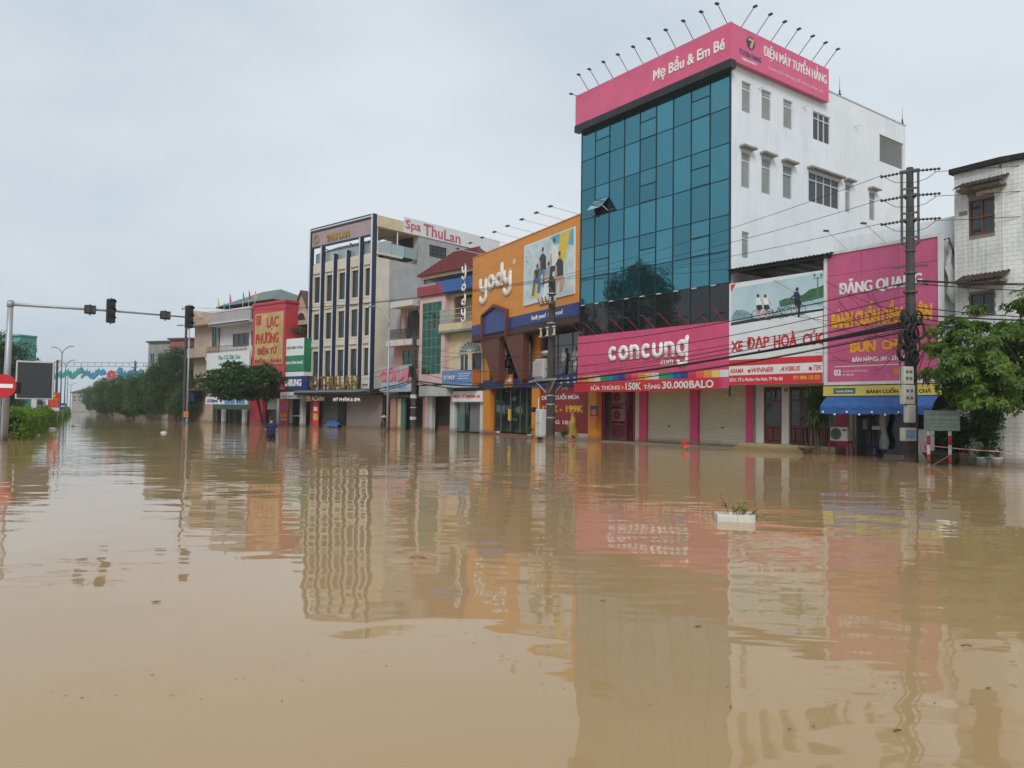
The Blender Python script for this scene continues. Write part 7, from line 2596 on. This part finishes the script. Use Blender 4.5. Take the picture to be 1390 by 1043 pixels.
coil = M('cable_black', (.012, .012, .013), .5, .2)
for (x, y, r_) in ((1229, 460, .33), (1246, 448, .30), (1225, 478, .26), (1243, 470, .22), (1237, 455, .36), (1232, 442, .28), (1240, 484, .24), (1228, 430, .2), (1246, 432, .22)):
    q = at(x, y, A.y - .32)
    for k in range(3):
        pts = [(q.x - A.x + (r_ - .03 * k) * math.cos(a * .4488) * .75, q.y - A.y - .05 * k, q.z - A.z + (r_ - .02 * k) * math.sin(a * .4488) * 1.25) for a in range(15)]
        o = MB().tube(pts, .035, 6).build('cable_coil', coil, pa, True)
        o.rotation_euler = (0, 0, .6)
bxw = M('meter_box', (.50, .49, .43), .5, .12, 4, .3)
for (x, y0, y1, w2, lbm) in ((1231, 498, 522, .22, 0), (1232, 523, 549, .24, 0), (1235, 550, 574, .17, 1), (1233, 581, 599, .28, 2)):
    q = at(x, y1, A.y - .4)
    h = at(x, y0, A.y - .4).z - q.z
    o = MB().cbox(-w2, w2, -.12, .14, 0, h, .02).build('meter_box', bxw, pa)
    o.location = (q.x - A.x, q.y - A.y, q.z - DEEP)
    o.rotation_euler = (0, 0, .3)
    # keep boxes facing the street regardless of the shaft's own turn
    o.matrix_parent_inverse = Matrix.Rotation(.6, 4, 'Z')
    if lbm == 0:
        for (a, c_) in ((-.45, .62), (.35, .62), (-.45, .25), (.35, .25)):
            box('dial_window', M('dial_dark', (.10, .12, .14), .3), o, a * w2 - .06, a * w2 + .06, -.128, -.121, h * c_, h * c_ + .11)
    elif lbm == 2:
        box('sticker', M('sticker_blue', (.22, .35, .48), .5, .4, 8), o, -w2 * .8, w2 * .7, -.128, -.121, h * .2, h * .85)
# B: transformer pole
B = ground(747, 598)
B.z = DEEP
bz = lambda y: at(747, y, B.y).z - DEEP
pb_ = thing('utility_pole', 'dark utility pole carrying a grey transformer and a white cabinet at its foot', 'utility pole', B, FY.rz)
MB().tube([(0, 0, 0), (0, 0, bz(376))], [.30, .20], 8).build('shaft', cpold, pb_)
for (y, w_, n) in ((383, 1.0, 3), (413, 1.05, 4), (457, 1.0, 3)):
    z = bz(y)
    m = MB().bar((-w_, -.25, z), (w_ * .75, -.25, z), .10)
    m.build('cross_arm', dsteel, pb_)
    for k in range(n):
        x = -w_ + .1 + (w_ * 1.65) * k / (n - 1)
        m = MB()
        if y != 457:
            insul(m, (x, -.25, z + .06), (.0, 0, 1), 3, .075, .36)
        else:
            m.bar((x, -.25, z + .05), (x, -.25, z + .55), .09).bar((x - .12, -.3, z + .55), (x + .16, -.3, z + .55), .08).bar((x - .12, -.3, z + .05), (x + .16, -.3, z + .05), .08)
        m.build('insulator' if y != 457 else 'fuse_cutout', porc, pb_)
    if y == 413:
        for k in range(3): MB().bar((-w_ - .2 + k * .45, -.3, z + .5), (-w_ + .1 + k * .45, -.3, z + .0), .05).build('fuse_link', M('fuse_brown', (.15, .07, .05), .5), pb_)
zp0 = bz(517)
for yy in (-.35, .35): box('platform_beam', steel, pb_, -1.55, 1.25, yy - .05, yy + .05, zp0, zp0 + .12)
for (xa, xb) in ((-1.35, -.2), (1.1, .2)):
    for yy in (-.36, .36): MB().bar((xa, yy, zp0), (xb, yy * .6, bz(533)), .08).build('brace', steel, pb_)
grey = M('transformer_grey', (.42, .43, .43), .5, .1, 2, .25)
zt0 = zp0 + .125
tr_ = MB().cbox(-1.4, -.28, -.42, .42, zt0, zt0 + 1.25, .05).build('transformer', grey, pb_)
for k in range(9): box('cooling_fin', grey, tr_, -1.35 + k * .12, -1.31 + k * .12, -.55, -.421, zt0 + .15, zt0 + 1.1)
for k in range(3):
    m = MB()
    insul(m, (-1.2 + k * .35, 0, zt0 + 1.25), (0, 0, 1), 4, .09, .45)
    m.build('bushing', M('bushing_brown', (.30, .13, .07), .4), tr_, True)
o = MB().tube([(-.95, -.05, zt0 + 1.62), (-.15, -.05, zt0 + 1.62)], .17, 12).build('oil_tank', grey, tr_, True)
cab = MB().cbox(-.95, -.28, -.55, .0, bz(594), bz(556), .03).build('cabinet', M('cabinet_white', (.56, .57, .57), .5, .12, 3, .35), pb_)
box('cabinet_seam', dsteel, cab, -.62, -.60, -.558, -.551, bz(593), bz(557))
box('cabinet_seam', dsteel, cab, -.93, -.30, -.558, -.551, bz(575), bz(574.5))
for x in (-.85, -.6, -.38): box('cabinet_leg', dsteel, pb_, x - .04, x + .04, -.4, -.3, 0, bz(594))
MB().tube([(-.75, -.45, bz(556)), (-.75, -.45, bz(540))], .035, 6).build('conduit', alu, pb_)
o = MB().cbox(-1.25, -1.0, -.75, -.45, bz(560), bz(553), .06).build('siren', blkp, pb_)
for z in (bz(400), bz(440), bz(538), bz(550), bz(568)): MB().tube([(0, 0, z), (0, 0, z + .08)], .30, 10).build('band', steel, pb_)
# C: by the balcony house
Cq = ground(560.5, 586.5)
Cq.z = DEEP
cz = lambda y: at(560.5, y, Cq.y).z - DEEP
pc_ = thing('utility_pole', 'short dark utility pole with pale painted bands before the balcony house', 'utility pole', Cq, FN.rz)
MB().tube([(0, 0, 0), (0, 0, cz(453))], [.24, .17], 8).build('shaft', cpold, pc_)
for y in (458, 475, 488, 500): MB().bar((-.55, 0, cz(y)), (.55, 0, cz(y)), .08).build('cross_arm', dsteel, pc_)
for (ya, yb) in ((567, 572), (550, 560), (533, 547)):
    MB().tube([(0, -.02, cz(ya + 3)), (0, -.02, cz(yb - 6))], .27, 8).build('painted_band', M('band_white', (.5, .5, .48), .7, .2), pc_)
m = MB().cbox(-.2, .25, -.42, -.22, cz(512), cz(497), .02).build('junction_box', coil, pc_)
# D, E: next poles along the line
Dp = at(249, 575, 93)
Dp.z = DEEP
pd = thing('utility_pole', 'thin far utility pole with crossarm above the street trees', 'utility pole', Dp, FH.rz)
HD = at(249, 416, 93).z - DEEP
MB().tube([(0, 0, 0), (0, 0, HD)], [.2, .13], 8).build('shaft', cpole, pd)
MB().bar((-1.2, 0, HD - .25), (1.2, 0, HD - .25), .1).build('cross_arm', dsteel, pd)
for x in (-1.1, -.4, .4, 1.1): 
    m = MB()
    insul(m, (x, 0, HD - .2), (0, 0, 1), 3, .07, .35)
    m.build('insulator', porc, pd)
for (x, Y, yt, lb) in ((181.5, 140, 490, 'faint utility pole with equipment rising behind the dragon gantry'), (75.5, 118, 489, 'weathered utility pole between screen and first twin lamp')):
    p = at(x, 560, Y)
    t = thing('utility_pole', lb, 'utility pole', (p.x, p.y, DEEP), -.6)
    h = at(x, yt, Y).z - DEEP
    MB().tube([(0, 0, 0), (0, 0, h)], [.24, .16], 8).build('shaft', cpole, t)
    for z in (h - .3, h - 1.2): MB().bar((-1.1, 0, z), (.6, 0, z), .12).build('cross_arm', dsteel, t)
Ew = Vector((30, 22, DEEP))
pe = thing('utility_pole', 'concrete utility pole further along the pavement past the tiled house', 'utility pole', Ew, -.6)
MB().tube([(0, 0, 0), (0, 0, HA)], [.28, .16], 8).build('shaft', cpole, pe)

def cable(p, q, sag, r, lb, grp, n=22):
    if 'thin' not in lb:
        lb = ('heavy ' if r > .04 else 'middling ' if r > .019 else 'slender ') + lb
    p, q = Vector(p), Vector(q)
    pts = []
    for i in range(n + 1):
        f = i / n
        v = p.lerp(q, f)
        v.z -= sag * 4 * f * (1 - f)
        pts.append(v - p)
    t = MB().tube(pts, r, 5).build('overhead_cable', coil, None, True)
    t.location = p
    return tag(t, lb, 'cable', grp)
rc = random.Random(5)
def top(o, z, dx=0, dy=0): return (o.x + dx, o.y + dy, z + DEEP)
ZA = lambda y: at(1237, y, A.y).z
ZBp = lambda y: at(747, y, B.y).z
ZCp = lambda y: at(560.5, y, Cq.y).z
lhv, ghv = 'thin high-voltage wire strung from the pole tops past the glass building', 'high wires'
for k, z in enumerate(hv):
    cable((A.x - .85, A.y + .4, z + DEEP), (B.x + (k - 1) * .5, B.y, ZBp(379)), .35, .011, lhv, ghv)
    cable((A.x + .85, A.y - .1, z + DEEP), (Ew.x, Ew.y, z + DEEP), .25, .011, 'thin high-voltage wire leaving the pole top past the tiled house', 'high wires beyond the pole')
    t = MB().tube([(-.95, .4, 0), (-.5, .1, -.38), (0, -.3, -.48), (.5, -.2, -.32), (.95, -.1, 0)], .011, 5).build('jumper_wire', coil, None, True)
    t.location = (A.x, A.y, z + DEEP)
    tag(t, 'slack jumper wire looping round the top of the meter-box pole', 'cable', 'jumper wires')
    cable((B.x + (k - 1) * .5, B.y, ZBp(379)), (Dp.x, Dp.y, HD + DEEP - .1), .9, .014, 'thin wire running from the transformer pole over the orange facade', 'wires over the orange facade')
gl = 'low cables over the shop signs'
for (ya, yb, sag, r_) in ((440, 518, .22, .055), (444, 519, .14, .045), (437, 517, .32, .035), (384, 470, .35, .022), (402, 486, .45, .018), (420, 500, .3, .016), (428, 510, .4, .02), (450, 522, .38, .03), (432, 514, .05, .012), (412, 497, .7, .010), (447, 516, .5, .012)):
    cable((A.x - .2, A.y - .1, ZA(ya)), (B.x + .2, B.y - .1, ZBp(yb)), sag, r_, 'black low cable strung between the meter-box pole and the transformer pole', gl)
for (yb, yc, sag, r_) in ((518, 517, .35, .055), (519, 519, .5, .04), (500, 490, .5, .018), (480, 478, .4, .016), (512, 503, .7, .02), (486, 470, .3, .012)):
    cable((B.x - .2, B.y - .1, ZBp(yb)), (Cq.x + .15, Cq.y, ZCp(yc)), sag, r_, 'black cable sagging between the transformer pole and the short pole', 'cables before the orange shop')
e_l = at(416, 534, 76)
for (yc, z, sag, r_) in ((517, 0, .45, .05), (519, -.15, .6, .04), (490, 1.3, .5, .018), (498, .8, .4, .016)):
    cable((Cq.x - .15, Cq.y, ZCp(yc)), (e_l.x, e_l.y, e_l.z + z), sag, r_, 'black cable running from the short pole past the spa canopy', 'cables before the spa')
for (ya, ye, sag, r_) in ((382, 378, .5, .04), (386, 390, .6, .02), (418, 420, .7, .02), (428, 425, .5, .03), (432, 436, .9, .02), (440, 440, .6, .025)):
    cable((A.x + .2, A.y - .1, ZA(ya)), (Ew.x, Ew.y, ZA(ye) - .2), sag, r_, 'black cable leaving the meter-box pole towards the tiled house', 'cables past the tiled house')
# service drops: single wires from poles to the fronts
for k in range(12):
    x = rc.uniform(1030, 1190)
    y = rc.uniform(380, 520)
    fr_ = FB if x < 1118 else FC
    u, z = fr_.px(x, y, -.15)
    q = fr_.w(u, -.14, z)
    cable((A.x - .1, A.y, ZA(rc.uniform(410, 470))), q, rc.uniform(.1, .6), rc.uniform(.007, .013), 'thin service wire from the meter-box pole to a shop front', 'service wires')
for k in range(9):
    x0 = A.x + rc.uniform(-.35, .4)
    pts = [(0, -.3, 0), (rc.uniform(-.3, .3), -.45, -.9), (rc.uniform(-.35, .35), -.38, -2.0 - rc.uniform(0, .8))]
    t = MB().tube(pts, rc.uniform(.010, .02), 5).build('hanging_wire', coil, None, True)
    t.location = (x0, A.y, ZA(rc.uniform(405, 455)))
    tag(t, 'loose black wire hanging down the meter-box pole', 'cable', 'loose wires on the pole')
for k, (x, y) in enumerate(((590, 455), (615, 470), (545, 480), (575, 500), (540, 440), (632, 480))):
    u, z = FN.px(x, y, -.6)
    cable((Cq.x, Cq.y, ZCp(470 + 5 * k)), FN.w(u, -.6, z), .3, .012, 'thin service wire from the short pole to a house front', 'service wires at the short pole')

# ------------------------------------------------------------------ street-name board on striped posts
bl = at(1261, 600, 27.6)
br = at(1290, 600, 27.4)
d_ = Vector((br.x - bl.x, br.y - bl.y, 0))
sb = thing('street_name_board', 'grey-green street name board on two red and white striped posts', 'sign', (bl.x, bl.y, DEEP), math.atan2(d_.y, d_.x))
wp = d_.length
zb0, zb1 = at(1275, 585, bl.y).z - DEEP, at(1275, 557.5, bl.y).z - DEEP
for x in (0, wp):
    hgt = zb0 + .1
    n = 6
    o = MB().tube([(x, .06, 0), (x, .06, hgt)], .055, 10).build('post', M('post_whitepaint', (.62, .62, .61), .5, .1), sb, True)
    for k in range(n):
        if k % 2 == (1) and .35 + (k + 1) * .33 < hgt: MB().tube([(x, .06, .35 + k * .33), (x, .06, .35 + (k + 1) * .33)], .058, 10).build('red_stripe', M('stripe_red', (.45, .03, .04), .5, .1), o, True)
box('board', M('board_green', (.21, .30, .28), .5, .1, 3, .15), sb, -.16, wp + .30, -.03, .0, zb0, zb1, .01)
bw_ = wp + .46
lt_ = M('letter_dull', (.46, .52, .48), .6)
hb = zb1 - zb0
for (tx, a, b_2, k0, k1) in (('ĐƯỜNG', .36, .64, .86, .92), ('NGUYỄN THÁI HỌC', .06, .94, .56, .78), ('TỪ CẦU YÊN BÁI', .06, .94, .40, .49), ('ĐẾN NGÃ TƯ', .2, .8, .25, .33), ('THÀNH PHỐ YÊN BÁI', .14, .9, .09, .17)):
    text(sb, tx, -.16 + bw_ * a, -.16 + bw_ * b_2, zb0 + hb * k0, zb0 + hb * k1, -.0305, lt_, .006, .02)
# barrier tape
tapem = M('tape_pink', (.60, .28, .30), .5, .5, 12)
def tape(p, q, sag, lb):
    p, q = Vector(p), Vector(q)
    m = MB()
    n = 26
    for i in range(n + 1):
        f = i / n
        v = p.lerp(q, f) - p
        v.z -= sag * 4 * f * (1 - f)
        tw = .02 * math.sin(i * 1.9)
        m.v += [(v.x, v.y + tw, v.z + .018), (v.x, v.y - tw, v.z - .018)]
    for i in range(n): m.f.append((2 * i, 2 * i + 1, 2 * i + 3, 2 * i + 2))
    t = m.build('barrier_tape', tapem, None)
    t.location = p
    tag(t, lb, 'tape')
zt = at(1262, 605, bl.y).z
tape((bl.x, bl.y - .02, zt), (Ew.x - 11.5, Ew.y + 2.5, zt + .0), .12, 'red and white barrier tape strung from the striped posts past the pots')
tape((A.x - .6, A.y - .2, .03), (bl.x + .2, bl.y - .1, .03), .0, 'red and white barrier tape trailing on the water by the pole')
tape((br.x, br.y - .05, .45), (bl.x + .1, bl.y - .1, .05), .02, 'slack piece of barrier tape slanting between the striped posts')
p = at(938, 603, 42.5)
q = at(1000, 614, 38.0)
tape((p.x, p.y, .25), (q.x, q.y, .06), .05, 'thin barrier tape running from the red bucket to the yellow ledge')
# half-sunk stone block
p = ground(1303, 630)
t = thing('stone_block', 'brownish concrete block half under water beside the striped posts', 'block', (p.x, p.y, DEEP), .2)
MB().cbox(-.18, .18, -.2, .2, 0, 1.02, .03).build('body', M('block_brown', (.30, .21, .16), .85, .25, 4, .3), t)
# red plastic thing in the water by the shutter
p = ground(932, 611)
t = thing('plastic_chair', 'small orange-red plastic chair tipped over in the water by the shutters', 'chair', (p.x, p.y, -.12), .5)
rp = M('plastic_orange', (.62, .08, .05), .4, .1, mud=.1)
o = thing
m = MB().cbox(-.16, .16, -.15, .15, .30, .34, .015)
seat = m.build('seat', rp, t)
b_k = MB()
b_k.ring((0, .52), .10, .17, .12, .15, 16).box(-.15, -.10, .115, .15, .3, .55).box(.10, .15, .115, .15, .3, .55)
b_k.build('backrest', rp, t)
for (x, y) in ((-.13, -.12), (.13, -.12), (-.13, .12), (.13, .12)):
    MB().bar((x, y, .30), (x * 1.25, y * 1.25, 0), .035).build('leg', M('leg_pale', (.5, .4, .36), .5), t)
t.rotation_euler = (.25, -.35, .5)
# yellow raincoat by the transformer pole
p = at(777, 597, 47.6)
t = thing('raincoat', 'mustard yellow raincoat draped on a stick by the red poster wall', 'raincoat', (p.x, p.y, .25))
m = MB()
for i in range(11):
    f = i / 10
    z = 1.5 * f
    wv = [.31, .27, .25, .24, .25, .26, .24, .17, .12, .11, .03][i]
    for k in range(16):
        w_ = 2 * math.pi * k / 16
        rr = wv * (1 + (.30 - .02 * i) * math.sin(k * 3.1 + i * .35))
        m.v.append((rr * math.cos(w_) + .03 * math.sin(i * 1.1), .55 * rr * math.sin(w_), z + (.16 * math.sin(k * 1.7) if i == 0 else .03 * math.sin(k * 2.3))))
for i in range(10):
    for k in range(16): m.f.append((i * 16 + k, i * 16 + (k + 1) % 16, i * 16 + 16 + (k + 1) % 16, i * 16 + 16 + k))
m.build('cloth', M('raincoat_yellow', (.30, .20, .03), .5, .45, 5, .4, (.10, .08, .03)), t, True)
MB().tube([(0, 0, -.85), (0, 0, 1.4)], .025, 6).build('stick', bark, t)
p = at(776, 601, 46.8)
t = thing('floating_dish', 'flat orange plastic dish floating by the red poster wall', 'dish', (p.x, p.y, .015))
MB().lathe([(.30, 0), (.34, .02), (.30, .05), (.1, .06)], 16).build('lid', rp, t, True)
# seated figures, dark goods at the balcony house doorway
p = at(521, 580, 69.5)
t = thing('rubbish_bag', 'black bag with a pale hat-like lid beside the taupe shutter', 'bag', (p.x, p.y, .0))
MB().lathe([(.2, -.3), (.3, .2), (.27, .7), (.12, 1.0), (.14, 1.1)], 12).build('bag', blk, t, True)
MB().lathe([(.34, 1.1), (.3, 1.14), (.05, 1.32)], 12).build('lid', M('lid_tan', (.42, .34, .25), .7), t, True)

# ------------------------------------------------------------------ the man wading
def skin(name, verts, edges, radii, mat, parent, sub=2, root=0):
    me = bpy.data.meshes.new(name)
    me.from_pydata(verts, edges, [])
    o = bpy.data.objects.new(name, me)
    COL.objects.link(o)
    md_ = o.modifiers.new('skin', 'SKIN')
    md_.use_smooth_shade = True
    for i, r_ in enumerate(radii):
        me.skin_vertices[0].data[i].radius = (r_ if isinstance(r_, tuple) else (r_, r_))
        me.skin_vertices[0].data[i].use_root = (i == root)
    sb_ = o.modifiers.new('sub', 'SUBSURF')
    sb_.levels = sb_.render_levels = sub
    dg = bpy.context.evaluated_depsgraph_get()
    dg.update()
    nm = bpy.data.meshes.new_from_object(o.evaluated_get(dg))
    bpy.data.objects.remove(o)
    nm.materials.clear()
    return link(name, nm, mat, parent, True)
p = ground(367.5, 604)
man = thing('person', 'person wading away in a navy t-shirt and black shorts, arms bent', 'person', (p.x, p.y, -.42), .25)
sk = M('skin', (.36, .20, .135), .5, .08)
V = [(0, 0, .90), (0, -.01, 1.10), (0, 0, 1.34), (0, .01, 1.42), (0, .02, 1.50), (0, .03, 1.60), (0, .02, 1.68),
     (-.10, 0, .86), (-.11, .03, .47), (-.12, -.03, .08), (-.12, .14, .03),
     (.10, 0, .86), (.11, .13, .48), (.12, .02, .12), (.12, .18, .06),
     (-.19, 0, 1.36), (-.25, -.02, 1.10), (-.20, .20, 1.02), (-.17, .27, 1.04), (.19, 0, 1.36), (.26, -.03, 1.10), (.22, .17, .98), (.20, .24, .99)]
E = [(0, 1), (1, 2), (2, 3), (3, 4), (4, 5), (5, 6), (0, 7), (7, 8), (8, 9), (9, 10), (0, 11), (11, 12), (12, 13), (13, 14), (2, 15), (15, 16), (16, 17), (17, 18), (2, 19), (19, 20), (20, 21), (21, 22)]
R_ = [(.13, .10), (.12, .09), (.13, .09), .06, .055, .085, .07, .085, .062, .042, .035, .085, .062, .042, .035, .06, .045, .035, .03, .06, .045, .035, .03]
body = skin('body', V, E, R_, sk, man)
# hands
for sx, (hx, hy, hz) in ((-1, (-.165, .29, 1.045)), (1, (.195, .26, .995))):
    hv_ = [(hx, hy - .02, hz), (hx, hy + .04, hz)]
    he = [(0, 1)]
    hr = [.026, .030]
    for f in range(4):
        b0 = len(hv_)
        o_ = (f - 1.5) * .019
        hv_ += [(hx + o_, hy + .085, hz - .004), (hx + o_, hy + .115 - .008 * abs(f - 1.4), hz - .025)]
        he += [(1, b0), (b0, b0 + 1)]
        hr += [.010, .008]
    b0 = len(hv_)
    hv_ += [(hx - sx * .04, hy + .03, hz - .005), (hx - sx * .055, hy + .065, hz - .015)]
    he += [(0, b0), (b0, b0 + 1)]
    hr += [.011, .009]
    skin('hand', hv_, he, hr, sk, body, 1)
# shirt and shorts follow the body
Vs = [(0, -.0, .74), (0, -.01, 1.12), (0, 0, 1.33), (-.17, 0, 1.37), (-.25, -.02, 1.18), (.17, 0, 1.37), (.26, -.03, 1.18), (0, .01, 1.43)]
skin('shirt', Vs, [(0, 1), (1, 2), (2, 3), (3, 4), (2, 5), (5, 6), (2, 7)], [(.205, .15), (.19, .14), (.205, .135), .095, .085, .095, .085, .075], M('shirt_navy', (.012, .020, .065), .85, .25, 8, bump=.4), man)
Vs = [(0, 0, 1.02), (-.10, 0, .80), (-.115, .03, .54), (.10, 0, .80), (.115, .09, .56)]
skin('shorts', Vs, [(0, 1), (1, 2), (0, 3), (3, 4)], [(.175, .13), .13, .115, .13, .115], M('shorts_black', (.008, .008, .009), .85, .2), man)
hairm = M('hair_black', (.012, .010, .009), .6, .2)
MB().ball((0, -.005, 1.665), .098, 14, 8, (.92, 1.05, .82)).build('hair', hairm, body, True)
for sx in (-1, 1): MB().ball((sx * .088, .03, 1.60), .026, 8, 6, (.5, .9, 1.2)).build('ear', sk, body, True)
MB().ball((0, .125, 1.60), .02, 8, 6, (.8, 1.2, 1.3)).build('nose', sk, body, True)
for sx in (-1, 1): MB().ball((sx * .032, .108, 1.625), .010, 8, 6).build('eye', M('eye_dark', (.03, .02, .02), .3), body, True)
box('mouth', M('lip', (.25, .10, .08), .5), body, -.025, .025, .108, .116, 1.553, 1.562)

# ------------------------------------------------------------------ floating planter box and drifting litter
p = ground(997, 707)
t = thing('floating_planter', 'drifting white foam box planter with green sprigs in the open water', 'planter', (p.x, p.y, -.03), -.12)
t.scale = (.80, .80, .9)
foam = M('foam_white', (.66, .66, .61), .75, .18, 9, .45, (.16, .15, .12), .5, mud=.08)
Lx, Ly, hh = .36, .23, .16
m = MB()
m.box(-Lx, Lx, -Ly, -Ly + .035, 0, hh).box(-Lx, Lx, Ly - .035, Ly, 0, hh).box(-Lx, -Lx + .035, -Ly + .035, Ly - .035, 0, hh).box(Lx - .035, Lx, -Ly + .035, Ly - .035, 0, hh)
bx_ = m.build('box', foam, t)
for k in range(7):
    x = -Lx + .06 + k * (2 * Lx - .12) / 6
    box('rib', foam, bx_, x - .022, x + .022, -Ly - .010, -Ly - .0005, 0, hh - .02)
box('drain_slot', M('iron_dark'), bx_, .0, .025, -Ly - .004, -Ly + .001, .03, .11)
MB().box(-Lx + .04, Lx - .04, -Ly + .04, Ly - .04, .01, .10).build('soil', M('soil_dark'), t)
rs = np.random.RandomState(111)
m = MB()
cs, ds = [], []
for (x, y, h, ax, ay) in ((-.10, .02, .34, -.16, .05), (.02, 0, .22, .08, 0), (.08, .02, .26, .12, -.04), (-.02, -.05, .20, -.02, -.08), (.12, -.05, .16, .12, -.05), (.26, -.02, .12, .14, -.1), (.32, -.06, .05, .22, -.16), (.16, .05, .18, .05, .05)):
    e = Vector((x + ax, y + ay, .1 + h))
    m.tube([(x, y, .09), (x + ax * .4, y + ay * .4, .1 + h * .6), e], .006, 5)
    for k in range(9):
        f = rs.uniform(.35, 1.05)
        cs.append(Vector((x, y, .1)).lerp(e, f))
        ds.append(rs.normal(size=3) + np.array([0, 0, .4]))
m.build('stem', M('stem_purple', (.10, .06, .05), .7), t, True)
cs, ds = np.array([tuple(c) for c in cs]), np.array(ds)
n = len(cs)
V, F_ = leaf_quads(cs, ds, rs.normal(size=(n, 3)) * .4 + np.array([0, 0, 1]), rs.uniform(.05, .085, n), rs.uniform(.035, .06, n), .12)
link('sprig_leaves', np_mesh('sprig_leaves', V, F_), leafmat('leaf_sprig', (.05, .15, .015), (.16, .33, .035), .4), t)

def litter(x, y, kind, lb, s_=.08, rz=0.0):
    p = ground(x, y)
    t = thing(kind, lb, kind.replace('_', ' '), (p.x, p.y, .006), rz)
    return t
def leaf_litter(x, y, lb, col, L_, rz):
    t = litter(x, y, 'floating_leaf', lb, 0, rz)
    V, F_ = [], []
    n = 8
    for i in range(n + 1):
        f = i / n
        w_ = .32 * L_ * math.sin(math.pi * min(1, f * 1.02 + .02)) ** .8
        V += [(L_ * (f - .5), -w_, .003 + .003 * f), (L_ * (f - .5), 0, .001), (L_ * (f - .5), w_, .003 + .003 * f)]
    for i in range(n):
        for j in (0, 1): F_.append((3 * i + j, 3 * i + 3 + j, 3 * i + 4 + j, 3 * i + 1 + j))
    link('blade', np_mesh('blade', V, F_), M('litter_' + lb.split()[0], col, .6, .3, 20), t, True)
    MB().tube([(-L_ * .5, 0, .002), (-L_ * .6, .003, .003)], .0015, 5).build('stalk', bark, t)
leaf_litter(212, 818, 'dark curled leaf adrift on the smooth near water', (.05, .035, .02), .075, .3)
leaf_litter(948, 851.5, 'green small leaf floating on the open water', (.02, .10, .03), .055, .2)
leaf_litter(818, 816.5, 'violet petal scrap floating on the brown water', (.25, .10, .30), .04, .1)
leaf_litter(1342, 936, 'brown leaf curled on the water at the tree reflection', (.10, .06, .03), .04, .5)
leaf_litter(1105, 988, 'tan bit of leaf floating low in the near water', (.35, .27, .13), .022, .9)
leaf_litter(1072, 992, 'blackish speck of leaf beside the tan one', (.04, .03, .02), .018, .4)
leaf_litter(992, 962, 'small russet leaf alone on the near water', (.12, .05, .03), .02, 1.4)
leaf_litter(540, 668, 'straw-coloured leaf in the mirrored spa fins', (.30, .24, .12), .12, 1.0)
def twig(x, y, L_, lb, rz):
    t = litter(x, y, 'floating_twig', lb, 0, rz)
    MB().tube([(-L_ / 2, 0, .0), (0, .03 * L_, .012), (L_ / 2, -.02 * L_, .006)], .007, 6).build('stick', barkd, t)
    t.scale = (.8, .8, .6)
    MB().tube([(.1 * L_, .02 * L_, .01), (.25 * L_, .14 * L_, .012)], .004, 5).build('side_shoot', barkd, t)
twig(568, 758, .26, 'forked twig floating in the reflection of the balcony house', -.25)
twig(1312, 878, .09, 'thin bent twig floating near the mirrored tree', -.4)
twig(1218, 994, .05, 'tiny twig end on the near water', .1)
for (x, y, r_, lb) in ((222, 588, .16, 'white scrap of foam floating far out by the lamp post'), (70, 583, .22, 'white plastic bag caught at the foot of the hedge'), (47, 591, .2, 'pale plastic scrap beside the hedge corner'), (104, 579, .3, 'whitish drift of foam in the empty street')):
    t = litter(x, y, 'floating_litter', lb)
    m = MB().ball((0, 0, .02), r_, 10, 6, (1.4, 1, .45)).ball((r_ * .8, .05, .0), r_ * .6, 8, 5, (1, 1.2, .5))
    for i, v in enumerate(m.v): m.v[i] = (v[0] + .15 * r_ * math.sin(v[1] * 40), v[1], v[2] + .12 * r_ * math.sin(v[0] * 33))
    m.build('bag', M('bag_white', (.62, .64, .64), .5, .15, mud=.1), t, True)

rs = np.random.RandomState(131)
n = 240
yy = 4.5 + 40 * rs.uniform(0, 1, n) ** 2.0
xx_ = (rs.uniform(-.62, .62, n)) * yy
cl = rs.randint(0, 14, n)
xx_ = np.where(rs.uniform(size=n) < .5, (rs.uniform(-.6, .6, 14)[cl]) * yy + rs.normal(size=n) * .5, xx_)
c = np.stack([xx_, yy, np.full(n, .004)], 1)
d = np.stack([rs.normal(size=n), rs.normal(size=n), np.zeros(n)], 1)
V, F_ = leaf_quads(c, d, np.tile([0, 0, 1.0], (n, 1)), rs.uniform(.008, .028, n), rs.uniform(.005, .016, n), .02)
tag(link('floating_specks', np_mesh('floating_specks', V, F_), leafmat('specks', (.05, .035, .02), (.36, .28, .17), .1)), kind='stuff')

# ------------------------------------------------------------------ wet air between here and the far end of the street
hz_ = MB().box(-470, 470, -470, 470, -1.7, 27.0)
mh = bpy.data.materials.new('haze')
mh.use_nodes = True
mh.node_tree.nodes.clear()
oo = mh.node_tree.nodes.new('ShaderNodeOutputMaterial')
pv = mh.node_tree.nodes.new('ShaderNodeVolumePrincipled')
pv.inputs['Color'].default_value = (.93, .95, .97, 1)
pv.inputs['Density'].default_value = .00055
pv.inputs['Anisotropy'].default_value = .3
mh.node_tree.links.new(pv.outputs['Volume'], oo.inputs['Volume'])
tag(hz_.build('haze', mh), kind='stuff')
